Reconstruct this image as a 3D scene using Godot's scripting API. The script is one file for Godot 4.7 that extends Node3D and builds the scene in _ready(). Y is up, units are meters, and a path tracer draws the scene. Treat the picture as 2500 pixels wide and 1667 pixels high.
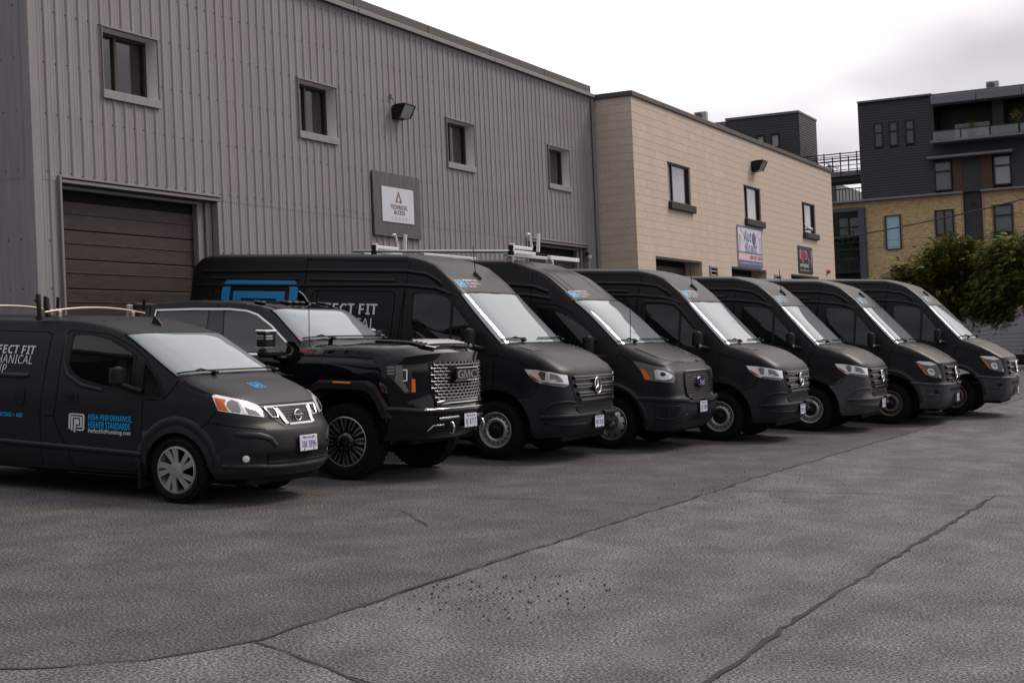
extends Node3D
# ---------------------------------------------------------------- mesh builder
class MB:
	var v := PackedVector3Array()
	var n := PackedVector3Array()
	var c := PackedColorArray()
	var usec := false
	var cur := Color(1, 1, 1)
	func tri(a: Vector3, b: Vector3, d: Vector3, na: Vector3, nb: Vector3, nd: Vector3) -> void:
		var g := (b - a).cross(d - a)
		if g.length_squared() < 1e-16:
			return
		if g.dot(na + nb + nd) > 0.0:
			v.append(a); v.append(d); v.append(b); n.append(na); n.append(nd); n.append(nb)
		else:
			v.append(a); v.append(b); v.append(d); n.append(na); n.append(nb); n.append(nd)
		if usec:
			c.append(cur); c.append(cur); c.append(cur)
	func quad(a: Vector3, b: Vector3, d: Vector3, e: Vector3, nn: Vector3) -> void:
		tri(a, b, d, nn, nn, nn)
		tri(a, d, e, nn, nn, nn)
	func squad(a: Vector3, b: Vector3, d: Vector3, e: Vector3, na: Vector3, nb: Vector3, nd: Vector3, ne: Vector3) -> void:
		tri(a, b, d, na, nb, nd)
		tri(a, d, e, na, nd, ne)
	# box with chamfered edges; half axes may be turned by a basis
	func box(ctr: Vector3, s: Vector3, ch := 0.0, bs := Basis.IDENTITY) -> void:
		var h := s * 0.5
		ch = min(ch, min(h.x, min(h.y, h.z)) * 0.9)
		var ax := [Vector3(1, 0, 0), Vector3(0, 1, 0), Vector3(0, 0, 1)]
		for k in 3:
			var i := (k + 1) % 3
			var j := (k + 2) % 3
			for sg in [-1.0, 1.0]:
				var nn: Vector3 = bs * (ax[k] * sg)
				var p: Array = []
				for q in [[-1, -1], [1, -1], [1, 1], [-1, 1]]:
					p.append(ctr + bs * (ax[k] * sg * h[k] + ax[i] * q[0] * (h[i] - ch) + ax[j] * q[1] * (h[j] - ch)))
				quad(p[0], p[1], p[2], p[3], nn)
			if ch > 0.0:
				for si in [-1.0, 1.0]:
					for sj in [-1.0, 1.0]:
						var nn: Vector3 = bs * (ax[i] * si + ax[j] * sj).normalized()
						var e0: Vector3 = ax[i] * si * h[i] + ax[j] * sj * (h[j] - ch)
						var e1: Vector3 = ax[i] * si * (h[i] - ch) + ax[j] * sj * h[j]
						var l: Vector3 = ax[k] * (h[k] - ch)
						quad(ctr + bs * (e0 - l), ctr + bs * (e0 + l), ctr + bs * (e1 + l), ctr + bs * (e1 - l), nn)
		if ch > 0.0:
			for sx in [-1.0, 1.0]:
				for sy in [-1.0, 1.0]:
					for sz in [-1.0, 1.0]:
						var nn: Vector3 = bs * Vector3(sx, sy, sz).normalized()
						tri(ctr + bs * Vector3(sx * h.x, sy * (h.y - ch), sz * (h.z - ch)), ctr + bs * Vector3(sx * (h.x - ch), sy * h.y, sz * (h.z - ch)), ctr + bs * Vector3(sx * (h.x - ch), sy * (h.y - ch), sz * h.z), nn, nn, nn)
	func tube(pts: Array, r: float, seg := 8, closed := false) -> void:
		var m := pts.size()
		var rings: Array = []
		var up := Vector3.UP
		for i in m:
			var t: Vector3
			if closed:
				t = (pts[(i + 1) % m] - pts[(i + m - 1) % m]).normalized()
			else:
				t = (pts[min(i + 1, m - 1)] - pts[max(i - 1, 0)]).normalized()
			if abs(t.dot(up)) > 0.95:
				up = Vector3(1, 0, 0) if abs(t.x) < 0.9 else Vector3(0, 0, 1)
			var s := t.cross(up).normalized()
			var u := s.cross(t)
			up = u
			var ring: Array = []
			for k in seg:
				var a := TAU * k / seg
				ring.append(s * cos(a) + u * sin(a))
			rings.append(ring)
		for i in (m if closed else m - 1):
			var j := (i + 1) % m
			for k in seg:
				var l := (k + 1) % seg
				squad(pts[i] + rings[i][k] * r, pts[j] + rings[j][k] * r, pts[j] + rings[j][l] * r, pts[i] + rings[i][l] * r, rings[i][k], rings[j][k], rings[j][l], rings[i][l])
		if not closed:
			for e in [0, m - 1]:
				var nn: Vector3 = (pts[0] - pts[1]).normalized() if e == 0 else (pts[m - 1] - pts[m - 2]).normalized()
				for k in range(1, seg - 1):
					tri(pts[e] + rings[e][0] * r, pts[e] + rings[e][k] * r, pts[e] + rings[e][k + 1] * r, nn, nn, nn)
	# profile of (radius, along axis); bs.z is the axis
	func lathe(prof: Array, ctr: Vector3, bs: Basis, seg := 32, flat := false) -> void:
		var m := prof.size()
		var fn: Array = []
		for i in m - 1:
			var d: Vector2 = prof[i + 1] - prof[i]
			fn.append(Vector2(d.y, -d.x).normalized())
		for i in m - 1:
			var n0: Vector2 = fn[i]
			var n1: Vector2 = fn[i]
			if not flat:
				if i > 0 and fn[i - 1].dot(fn[i]) > 0.6:
					n0 = (fn[i - 1] + fn[i]).normalized()
				if i < m - 2 and fn[i + 1].dot(fn[i]) > 0.6:
					n1 = (fn[i + 1] + fn[i]).normalized()
			for k in seg:
				var a0 := TAU * k / seg
				var a1 := TAU * (k + 1) / seg
				var d0 := bs.x * cos(a0) + bs.y * sin(a0)
				var d1 := bs.x * cos(a1) + bs.y * sin(a1)
				var p: Vector2 = prof[i]
				var q: Vector2 = prof[i + 1]
				squad(ctr + d0 * p.x + bs.z * p.y, ctr + d0 * q.x + bs.z * q.y, ctr + d1 * q.x + bs.z * q.y, ctr + d1 * p.x + bs.z * p.y,
					d0 * n0.x + bs.z * n0.y, d0 * n1.x + bs.z * n1.y, d1 * n1.x + bs.z * n1.y, d1 * n0.x + bs.z * n0.y)
	# polygon in the plane (r, u) at o, pushed along nrm by depth (0: a flat face)
	func prism(poly: PackedVector2Array, o: Vector3, r: Vector3, u: Vector3, depth := 0.0) -> void:
		var nn := r.cross(u).normalized()
		var ix := Geometry2D.triangulate_polygon(poly)
		for t in range(0, ix.size(), 3):
			var a := o + r * poly[ix[t]].x + u * poly[ix[t]].y
			var b := o + r * poly[ix[t + 1]].x + u * poly[ix[t + 1]].y
			var d := o + r * poly[ix[t + 2]].x + u * poly[ix[t + 2]].y
			tri(a + nn * depth, b + nn * depth, d + nn * depth, nn, nn, nn)
			if depth > 0.0:
				tri(a, b, d, -nn, -nn, -nn)
		if depth > 0.0:
			var cw := Geometry2D.is_polygon_clockwise(poly)
			for i in poly.size():
				var p: Vector2 = poly[i]
				var q: Vector2 = poly[(i + 1) % poly.size()]
				var e := (q - p).normalized()
				var on := Vector2(e.y, -e.x) * (-1.0 if cw else 1.0)
				var a := o + r * p.x + u * p.y
				var b := o + r * q.x + u * q.y
				quad(a, b, b + nn * depth, a + nn * depth, (r * on.x + u * on.y).normalized())
	func mesh() -> ArrayMesh:
		var am := ArrayMesh.new()
		if v.is_empty():
			return am
		var arr := []
		arr.resize(Mesh.ARRAY_MAX)
		arr[Mesh.ARRAY_VERTEX] = v
		arr[Mesh.ARRAY_NORMAL] = n
		if usec:
			arr[Mesh.ARRAY_COLOR] = c
		am.add_surface_from_arrays(Mesh.PRIMITIVE_TRIANGLES, arr)
		return am

# ---------------------------------------------------------------- nodes
var taken := {}
func numbered(called: String) -> String:
	var k: int = taken.get(called, 0)
	taken[called] = k + 1
	return called if k == 0 else "%s_%03d" % [called, k]

func put(called: String, m, mat: Material, parent: Node = self) -> MeshInstance3D:
	var o := MeshInstance3D.new()
	o.mesh = m.mesh() if m is MB else m
	o.material_override = mat
	if parent == self:
		o.name = numbered(called)
	else:
		o.name = called
		var k := 0
		while parent.has_node(NodePath(String(o.name))):
			k += 1
			o.name = "%s_%03d" % [called, k]
	parent.add_child(o, true)
	if called in ["panel_gap", "window_seal", "windscreen_seal", "side_panel_recess", "roof_groove", "side_crease", "body_crease", "screws", "lettering"]:
		o.set_meta("kind", "stuff")
	return o

func tag(o: Node, label: String, category: String, group := "") -> Node:
	o.set_meta("label", label)
	o.set_meta("category", category)
	if group != "":
		o.set_meta("group", group)
	return o

func thing(called: String, label: String, category: String, at := Vector3.ZERO, group := "") -> Node3D:
	var o := Node3D.new()
	o.name = numbered(called)
	add_child(o)
	o.position = at
	tag(o, label, category, group)
	return o

func sub(called: String, parent: Node) -> Node3D:
	var o := Node3D.new()
	o.name = called
	var k := 0
	while parent.has_node(NodePath(String(o.name))):
		k += 1
		o.name = "%s_%03d" % [called, k]
	parent.add_child(o, true)
	return o

func setting(o: Node) -> Node:
	o.set_meta("kind", "structure")
	return o

func mat(col: Color, rough := 0.6, metal := 0.0, spec := 0.5) -> StandardMaterial3D:
	var m := StandardMaterial3D.new()
	m.albedo_color = col.linear_to_srgb()
	m.roughness = rough
	m.metallic = metal
	m.metallic_specular = spec
	return m

func g(x: float) -> Color:
	return Color(x, x, x)

func V2(a: Array) -> PackedVector2Array:
	var p := PackedVector2Array()
	for i in range(0, a.size(), 2):
		p.append(Vector2(a[i], a[i + 1]))
	return p

func noise_tex(seedv: int, freq: float, lo: Color, hi: Color, size := 512, normal := false, bump := 2.0, oct := 4, contrast := 0.0) -> NoiseTexture2D:
	var f := FastNoiseLite.new()
	f.seed = seedv
	f.frequency = freq
	f.fractal_octaves = oct
	f.noise_type = FastNoiseLite.TYPE_SIMPLEX_SMOOTH
	var t := NoiseTexture2D.new()
	t.width = size; t.height = size
	t.seamless = true
	t.noise = f
	if normal:
		t.as_normal_map = true
		t.bump_strength = bump
	else:
		var gr := Gradient.new()
		gr.offsets = PackedFloat32Array([0.5 - 0.5 * (1.0 - contrast), 0.5 + 0.5 * (1.0 - contrast)])
		gr.colors = PackedColorArray([lo.linear_to_srgb(), hi.linear_to_srgb()])
		t.color_ramp = gr
	return t

func tri_mat(tex: Texture2D, scale: float, rough := 0.8, spec := 0.4, nrm: Texture2D = null, world := true) -> StandardMaterial3D:
	var m := StandardMaterial3D.new()
	m.albedo_texture = tex
	m.uv1_triplanar = true
	m.uv1_world_triplanar = world
	m.uv1_scale = Vector3.ONE * scale
	m.roughness = rough
	m.metallic_specular = spec
	if nrm:
		m.normal_enabled = true
		m.normal_texture = nrm
	return m

# lettering as triangles in a box w wide, h high, centred on the origin
var text_cache := {}
func letters(t: String, w: float, h: float, bold := true, slant := 0.0, fam := "Droid Sans") -> PackedVector3Array:
	var tm := TextMesh.new()
	var f := SystemFont.new()
	f.font_names = PackedStringArray([fam])
	f.font_weight = 700 if bold else 400
	tm.font = f
	tm.text = t
	tm.font_size = 48
	tm.depth = 0.0
	tm.curve_step = 2.0
	var arr := tm.get_mesh_arrays()
	var vs: PackedVector3Array = arr[Mesh.ARRAY_VERTEX]
	var ix = arr[Mesh.ARRAY_INDEX]
	var out := PackedVector3Array()
	var lo := Vector2(1e9, 1e9)
	var hi := Vector2(-1e9, -1e9)
	for p in vs:
		lo = lo.min(Vector2(p.x, p.y)); hi = hi.max(Vector2(p.x, p.y))
	var ctr := (lo + hi) * 0.5
	var sc := Vector2(w, h) / (hi - lo)
	var cnt: int = ix.size() if ix != null and ix.size() > 0 else vs.size()
	for i in cnt:
		var p: Vector3 = vs[ix[i]] if ix != null and ix.size() > 0 else vs[i]
		var q := (Vector2(p.x, p.y) - ctr) * sc
		out.append(Vector3(q.x + slant * q.y, q.y, 0))
	return out

func flat_text(m: MB, t: String, o: Vector3, r: Vector3, u: Vector3, w: float, h: float, bold := true, fam := "Droid Sans") -> void:
	var l := letters(t, w, h, bold, 0.0, fam)
	var nn := r.cross(u).normalized()
	for i in range(0, l.size(), 3):
		m.tri(o + r * l[i].x + u * l[i].y, o + r * l[i + 1].x + u * l[i + 1].y, o + r * l[i + 2].x + u * l[i + 2].y, nn, nn, nn)

# ---------------------------------------------------------------- vehicle bodies
class Frame:
	var r: Vector3
	var u: Vector3
	var d: Vector3
	var bins := {}
	var cell := 0.12

class Body:
	var top: Array        # knots [edge x, edge y, centre x, centre y, roundness, (sharp)]
	var front: Array      # knots [edge y, centre x, centre y, roundness]
	var rear: Array
	var wy: Array         # [height, half width]
	var wx: Array         # [length, change of half width]
	var arches: Array     # [x, y, radius, flare]
	var sill: Array       # [x, y]
	var lines: Array      # lengths where the sheet is cut
	var step := 0.13
	var tv := PackedVector3Array()   # triangle corners
	var tn := PackedVector3Array()
	var tag_s := PackedInt32Array()  # 1 strip, 0 side
	static func pw(tab: Array, x: float, k := 1) -> float:
		var m := tab.size()
		if x <= tab[0][0]: return tab[0][k]
		if x >= tab[m - 1][0]: return tab[m - 1][k]
		for i in m - 1:
			if x <= tab[i + 1][0]:
				var h: float = tab[i + 1][0] - tab[i][0]
				var t: float = (x - tab[i][0]) / h
				var dl: float = (tab[i + 1][k] - tab[i][k]) / h
				var s0 := dl
				var s1 := dl
				if i > 0 and not (tab[i].size() > 5 and tab[i][5] > 0):
					s0 = lim((tab[i][k] - tab[i - 1][k]) / (tab[i][0] - tab[i - 1][0]), dl)
				if i < m - 2 and not (tab[i + 1].size() > 5 and tab[i + 1][5] > 0):
					s1 = lim(dl, (tab[i + 2][k] - tab[i + 1][k]) / (tab[i + 2][0] - tab[i + 1][0]))
				var t2 := t * t
				var t3 := t2 * t
				return (2 * t3 - 3 * t2 + 1) * tab[i][k] + (t3 - 2 * t2 + t) * h * s0 + (-2 * t3 + 3 * t2) * tab[i + 1][k] + (t3 - t2) * h * s1
		return 0.0
	static func lim(a: float, b: float) -> float:
		if a * b <= 0.0: return 0.0
		var avg := (a + b) * 0.5
		return sign(avg) * min(abs(avg), 3.0 * min(abs(a), abs(b)))
	func W(x: float, y: float) -> float:
		var w := pw(wy, y) + pw(wx, x)
		for a in arches:
			var d := Vector2(x - a[0], y - a[1]).length() - float(a[2])
			if d > -0.05:
				w += a[3] * exp(-pow(max(d, 0.0) / 0.07, 2.0))
		return w
	func bottom(x: float) -> float:
		var y := pw(sill, x)
		for a in arches:
			var dx: float = abs(x - a[0])
			if dx < a[2]:
				y = max(y, a[1] + sqrt(a[2] * a[2] - dx * dx))
		return y
	func strip(E: Vector2, Cc: Vector2, nn: float, t: float) -> Vector3:
		var w := W(E.x, E.y)
		var th: float = abs(t) * PI * 0.5
		var sz := pow(sin(th), 2.0 / nn)
		var k := pow(max(cos(th), 0.0), 2.0 / nn)
		if abs(t) > 0.9999: k = 0.0
		var p := E + (Cc - E) * k
		return Vector3(p.x, p.y, w * sz * (1.0 if t >= 0 else -1.0))
	func build() -> void:
		var xs: Array = []
		var x0: float = top[0][0]
		var x1: float = top[top.size() - 1][0]
		for kx in top: xs.append(kx[0])
		var nst := int(ceil((x1 - x0) / step))
		for i in nst: xs.append(x0 + (x1 - x0) * i / nst)
		for a in arches:
			for k in 19:
				var an := PI * k / 18.0
				xs.append(a[0] + cos(an) * a[2])
		for l in lines: xs.append(l)
		xs.sort()
		var ux: Array = []
		for x in xs:
			if x < x0 - 1e-6 or x > x1 + 1e-6: continue
			if ux.is_empty() or x - ux[-1] > 0.012: ux.append(x)
		ux[-1] = x1
		# stations: [E, C, n]
		var st: Array = []
		var rk := rear.duplicate()   # listed bottom to top
		for i in range(0, (rk.size() - 1) * 3):
			var f := i / 3.0
			var a: Array = rk[int(f)]
			var b: Array = rk[int(f) + 1]
			var t := f - int(f)
			st.append([Vector2(x0, lerpf(a[0], b[0], t)), Vector2(lerpf(a[1], b[1], t), lerpf(a[2], b[2], t)), lerpf(a[3], b[3], t)])
		var first := st.size()
		for x in ux:
			st.append([Vector2(x, pw(top, x, 1)), Vector2(pw(top, x, 2), pw(top, x, 3)), pw(top, x, 4)])
		var last := st.size() - 1
		var ft: Array = []
		for q in front: ft.append([-q[0], q[1], q[2], q[3]])
		var ny := 22
		for i in range(1, ny + 1):
			var y: float = lerpf(ft[0][0], ft[ft.size() - 1][0], i / float(ny))
			st.append([Vector2(x1, -y), Vector2(pw(ft, y, 1), pw(ft, y, 2)), pw(ft, y, 3)])
		# strip
		var T: Array = []
		var nh := 11
		for i in range(-nh, nh + 1): T.append(i / float(nh))
		var rows: Array = []
		for s in st:
			var row := PackedVector3Array()
			for t in T: row.append(strip(s[0], s[1], s[2], t))
			rows.append(row)
		for i in rows.size() - 1:
			for j in T.size() - 1:
				_q(rows[i][j], rows[i + 1][j], rows[i + 1][j + 1], rows[i][j + 1], 1)
		# sides
		var nv := 16
		for sg in [-1.0, 1.0]:
			var cols: Array = []
			for i in range(first, last + 1):
				var E: Vector2 = st[i][0]
				var b := bottom(E.x)
				var col := PackedVector3Array()
				for j in nv + 1:
					var y := lerpf(b, E.y, j / float(nv))
					col.append(Vector3(E.x, y, W(E.x, y) * sg))
				cols.append(col)
			for i in cols.size() - 1:
				for j in nv:
					_q(cols[i][j], cols[i + 1][j], cols[i + 1][j + 1], cols[i][j + 1], 0)
		# outward winding and soft normals
		var ctr := Vector3((x0 + x1) * 0.5, 1.0, 0)
		var nt := tv.size() / 3
		var fnm: Array = []
		var adj := {}
		for i in nt:
			var a := tv[i * 3]
			var b := tv[i * 3 + 1]
			var d := tv[i * 3 + 2]
			var nn := (b - a).cross(d - a)
			var m := (a + b + d) / 3.0
			var o := Vector3(0, 0, sign(m.z)) if tag_s[i] == 0 else Vector3(0, m.y - 0.9, m.z * 0.6) + Vector3((m.x - clampf(m.x, x0 + 0.9, x1 - 0.9)) * 1.5, 0, 0)
			if nn.dot(o) < 0.0:
				nn = -nn
			fnm.append(nn)
			for k in 3:
				var key := Vector3i((tv[i * 3 + k] * 2000.0).round())
				if not adj.has(key): adj[key] = []
				adj[key].append(i)
		tn.resize(tv.size())
		for i in nt:
			var fi: Vector3 = fnm[i].normalized()
			for k in 3:
				var key := Vector3i((tv[i * 3 + k] * 2000.0).round())
				var s := Vector3.ZERO
				for j in adj[key]:
					if fnm[j].normalized().dot(fi) > 0.72: s += fnm[j]
				tn[i * 3 + k] = s.normalized() if s.length() > 1e-12 else fi
	# cut triangles along the zero line of h so that sheets part cleanly
	func split(h: Callable) -> void:
		var v2 := PackedVector3Array()
		var n2 := PackedVector3Array()
		var t2 := PackedInt32Array()
		for i in tv.size() / 3:
			var f: Array = []
			for k in 3: f.append(h.call(tv[i * 3 + k]))
			var neg := 0
			for q in f:
				if q < 0.0: neg += 1
			if neg == 0 or neg == 3:
				for k in 3:
					v2.append(tv[i * 3 + k]); n2.append(tn[i * 3 + k])
				t2.append(tag_s[i])
				continue
			var lone := 0
			for k in 3:
				if (f[k] < 0.0) == (neg == 1): lone = k
			var a := i * 3 + lone
			var b := i * 3 + (lone + 1) % 3
			var c := i * 3 + (lone + 2) % 3
			var tb: float = f[lone] / (f[lone] - f[(lone + 1) % 3])
			var tc: float = f[lone] / (f[lone] - f[(lone + 2) % 3])
			var pb := tv[a].lerp(tv[b], tb)
			var pc := tv[a].lerp(tv[c], tc)
			var nb := tn[a].lerp(tn[b], tb).normalized()
			var nc := tn[a].lerp(tn[c], tc).normalized()
			for q in [[tv[a], pb, pc, tn[a], nb, nc], [pb, tv[b], tv[c], nb, tn[b], tn[c]], [pb, tv[c], pc, nb, tn[c], nc]]:
				for k in 3:
					v2.append(q[k]); n2.append(q[k + 3])
				t2.append(tag_s[i])
		tv = v2; tn = n2; tag_s = t2
	func _q(a: Vector3, b: Vector3, c: Vector3, d: Vector3, tg: int) -> void:
		if (b - a).cross(c - a).length() > 1e-9:
			tv.append(a); tv.append(b); tv.append(c); tag_s.append(tg)
		if (c - a).cross(d - a).length() > 1e-9:
			tv.append(a); tv.append(c); tv.append(d); tag_s.append(tg)
	func frame(r: Vector3, u: Vector3) -> Frame:
		var f := Frame.new()
		f.r = r.normalized(); f.u = u.normalized(); f.d = f.r.cross(f.u)
		for i in tv.size() / 3:
			var nn := tn[i * 3] + tn[i * 3 + 1] + tn[i * 3 + 2]
			if nn.dot(f.d) < 0.05: continue
			var lo := Vector2(1e9, 1e9)
			var hi := Vector2(-1e9, -1e9)
			for k in 3:
				var q := Vector2(tv[i * 3 + k].dot(f.r), tv[i * 3 + k].dot(f.u))
				lo = lo.min(q); hi = hi.max(q)
			for ix in range(floori(lo.x / f.cell), floori(hi.x / f.cell) + 1):
				for iy in range(floori(lo.y / f.cell), floori(hi.y / f.cell) + 1):
					var key := Vector2i(ix, iy)
					if not f.bins.has(key): f.bins[key] = PackedInt32Array()
					f.bins[key].append(i)
		return f
	# point and normal on the body over (a, b) of the frame
	func hit(f: Frame, q: Vector2) -> Array:
		var best := -1e9
		var res: Array = []
		var near := 1e9
		var nres: Array = []
		for i in f.bins.get(Vector2i(floori(q.x / f.cell), floori(q.y / f.cell)), PackedInt32Array()):
			var A := tv[i * 3]
			var B := tv[i * 3 + 1]
			var C := tv[i * 3 + 2]
			var a := Vector2(A.dot(f.r), A.dot(f.u))
			var b := Vector2(B.dot(f.r), B.dot(f.u))
			var c := Vector2(C.dot(f.r), C.dot(f.u))
			var den := (b - a).cross(c - a)
			if abs(den) < 1e-12: continue
			var w1 := (q - a).cross(c - a) / den
			var w2 := (b - a).cross(q - a) / den
			var w0 := 1.0 - w1 - w2
			var worst: float = max(-w0, max(-w1, -w2))
			if worst < 1e-4:
				var P := A * w0 + B * w1 + C * w2
				var dep := P.dot(f.d)
				if dep > best:
					best = dep
					res = [P, (tn[i * 3] * w0 + tn[i * 3 + 1] * w1 + tn[i * 3 + 2] * w2).normalized()]
			elif res.is_empty() and worst < near:
				near = worst
				var k0 := clampf(w0, 0, 1)
				var k1 := clampf(w1, 0, 1)
				var k2 := clampf(w2, 0, 1)
				var s := k0 + k1 + k2
				nres = [(A * k0 + B * k1 + C * k2) / s, tn[i * 3]]
		if res.is_empty():
			return nres
		return res
	func at(f: Frame, x: float, y: float, off := 0.0) -> Vector3:
		var h := hit(f, Vector2(x, y))
		if h.is_empty(): return f.r * x + f.u * y + f.d * 0.9
		return h[0] + h[1] * off
	# sheet that hugs the body over a polygon of the frame
	func panel(m: MB, f: Frame, poly: PackedVector2Array, off: float, cs := 0.11, skirt := 0.0) -> void:
		var lo := poly[0]
		var hi := poly[0]
		for q in poly:
			lo = lo.min(q); hi = hi.max(q)
		var nx: int = max(1, int(ceil((hi.x - lo.x) / cs)))
		var ny: int = max(1, int(ceil((hi.y - lo.y) / cs)))
		var cw := (hi.x - lo.x) / nx
		var chh := (hi.y - lo.y) / ny
		for ix in nx:
			for iy in ny:
				var a := lo + Vector2(ix * cw, iy * chh)
				var cell := PackedVector2Array([a, a + Vector2(cw, 0), a + Vector2(cw, chh), a + Vector2(0, chh)])
				for piece in Geometry2D.intersect_polygons(poly, cell):
					var idx := Geometry2D.triangulate_polygon(piece)
					var P: Array = []
					for q in piece: P.append(hit(f, q))
					for t in range(0, idx.size(), 3):
						var h0: Array = P[idx[t]]
						var h1: Array = P[idx[t + 1]]
						var h2: Array = P[idx[t + 2]]
						if h0.is_empty() or h1.is_empty() or h2.is_empty(): continue
						m.tri(h0[0] + h0[1] * off, h1[0] + h1[1] * off, h2[0] + h2[1] * off, h0[1], h1[1], h2[1])
		if skirt > 0.0:
			var pl := Array(poly)
			pl.append(poly[0])
			ribbon(m, f, pl, 0.0, off, skirt)
	# strip along a polyline: width wd at height off; skirt>0 builds only an edge wall; crown raises the middle
	func ribbon(m: MB, f: Frame, pts: Array, wd: float, off: float, skirt := 0.0, crown := 0.0) -> void:
		var H: Array = []
		for i in pts.size() - 1:
			var a: Vector2 = pts[i]
			var b: Vector2 = pts[i + 1]
			var k: int = max(1, int(ceil(a.distance_to(b) / 0.08)))
			for j in k:
				H.append(hit(f, a.lerp(b, j / float(k))))
		H.append(hit(f, pts[pts.size() - 1]))
		var G: Array = []
		for h in H:
			if not h.is_empty(): G.append(h)
		for i in G.size() - 1:
			var ta: Vector3 = (G[min(i + 1, G.size() - 1)][0] - G[max(i - 1, 0)][0]).normalized()
			var tb: Vector3 = (G[min(i + 2, G.size() - 1)][0] - G[i][0]).normalized()
			var na: Vector3 = G[i][1]
			var nb: Vector3 = G[i + 1][1]
			var pa: Vector3 = G[i][0]
			var pb: Vector3 = G[i + 1][0]
			var sa := ta.cross(na).normalized()
			var sb := tb.cross(nb).normalized()
			if skirt > 0.0:
				m.quad(pa + na * off, pb + nb * off, pb + nb * (off - skirt), pa + na * (off - skirt), sa)
				continue
			var ha := sa * wd * 0.5
			var hb := sb * wd * 0.5
			if crown == 0.0:
				m.squad(pa - ha + na * off, pb - hb + nb * off, pb + hb + nb * off, pa + ha + na * off, na, nb, nb, na)
			else:
				var prof := [[-1.0, off], [-0.55, off + crown * 0.8], [0.0, off + crown], [0.55, off + crown * 0.8], [1.0, off]]
				for k in 4:
					var u0: Array = prof[k]
					var u1: Array = prof[k + 1]
					var t0: float = lerpf(-0.9, 0.9, k / 4.0)
					var t1: float = lerpf(-0.9, 0.9, (k + 1) / 4.0)
					m.squad(pa + ha * u0[0] + na * u0[1], pb + hb * u0[0] + nb * u0[1], pb + hb * u1[0] + nb * u1[1], pa + ha * u1[0] + na * u1[1],
						(na + sa * t0).normalized(), (nb + sb * t0).normalized(), (nb + sb * t1).normalized(), (na + sa * t1).normalized())
	func text(m: MB, f: Frame, l: PackedVector3Array, o: Vector2, off: float) -> void:
		for i in range(0, l.size(), 3):
			var h: Array = []
			for k in 3: h.append(hit(f, o + Vector2(l[i + k].x, l[i + k].y)))
			if h[0].is_empty() or h[1].is_empty() or h[2].is_empty(): continue
			m.tri(h[0][0] + h[0][1] * off, h[1][0] + h[1][1] * off, h[2][0] + h[2][1] * off, h[0][1], h[1][1], h[2][1])
	# the skin as named sheets; pick(centre, strip) names each triangle
	func sheets(pick: Callable) -> Dictionary:
		var out := {}
		for i in tv.size() / 3:
			var cc := (tv[i * 3] + tv[i * 3 + 1] + tv[i * 3 + 2]) / 3.0
			var nm: String = pick.call(cc, tag_s[i] == 1)
			if not out.has(nm): out[nm] = MB.new()
			out[nm].tri(tv[i * 3], tv[i * 3 + 1], tv[i * 3 + 2], tn[i * 3], tn[i * 3 + 1], tn[i * 3 + 2])
		return out
const BODY_SPRINTER := {
		"top": [[-4.9, 2.4, -4.94, 2.52, 4], [-4.8, 2.5, -4.84, 2.61, 4], [-4.6, 2.545, -4.62, 2.66, 4], [-1.45, 2.555, -1.5, 2.665, 4.5], [-1.22, 2.54, -1.2, 2.6, 5], [-1.03, 2.465, -0.98, 2.53, 5], [-0.9, 2.375, -0.83, 2.42, 5], [-0.77, 2.25, -0.67, 2.3, 5], [-0.66, 2.125, -0.51, 2.165, 4], [-0.44, 1.89, -0.26, 1.935, 3.6], [-0.22, 1.665, -0.01, 1.7, 3.6], [-0.02, 1.47, 0.19, 1.505, 3.8, 1], [0.1, 1.4, 0.3, 1.485, 4], [0.34, 1.31, 0.52, 1.435, 3.6], [0.55, 1.22, 0.72, 1.35, 3.6], [0.61, 1.17, 0.9, 1.245, 3.6], [0.64, 1.12, 0.97, 1.165, 3.8]],
		"front": [[1.12, 0.97, 1.165, 3.8], [1, 0.985, 1, 4], [0.85, 1, 0.84, 4], [0.74, 0.99, 0.74, 4], [0.66, 1, 0.66, 4], [0.6, 1.04, 0.61, 3.8], [0.5, 1.04, 0.51, 3.8], [0.4, 0.98, 0.41, 3.6], [0.31, 0.9, 0.34, 3.4]],
		"rear": [[0.38, -4.97, 0.38, 5], [1.4, -4.99, 1.4, 5], [2.2, -4.96, 2.25, 5], [2.4, -4.94, 2.52, 4]],
		"wy": [[0.25, 0.93], [0.45, 0.985], [0.9, 0.995], [1.3, 0.985], [1.5, 0.97], [1.9, 0.925], [2.2, 0.88], [2.45, 0.84], [2.6, 0.81]],
		"wx": [[-5, -0.03], [-4.6, 0], [-1.2, 0], [-0.6, -0.02], [0, -0.02], [0.4, -0.02], [0.64, -0.05]],
		"arches": [[0, 0.385, 0.525, 0.012], [-3.665, 0.385, 0.525, 0.012]],
		"sill": [[-5, 0.4], [-4.2, 0.38], [-0.5, 0.34], [0.7, 0.31]],
		"lines": [-1.42, -2.98, -0.02]}
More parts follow.
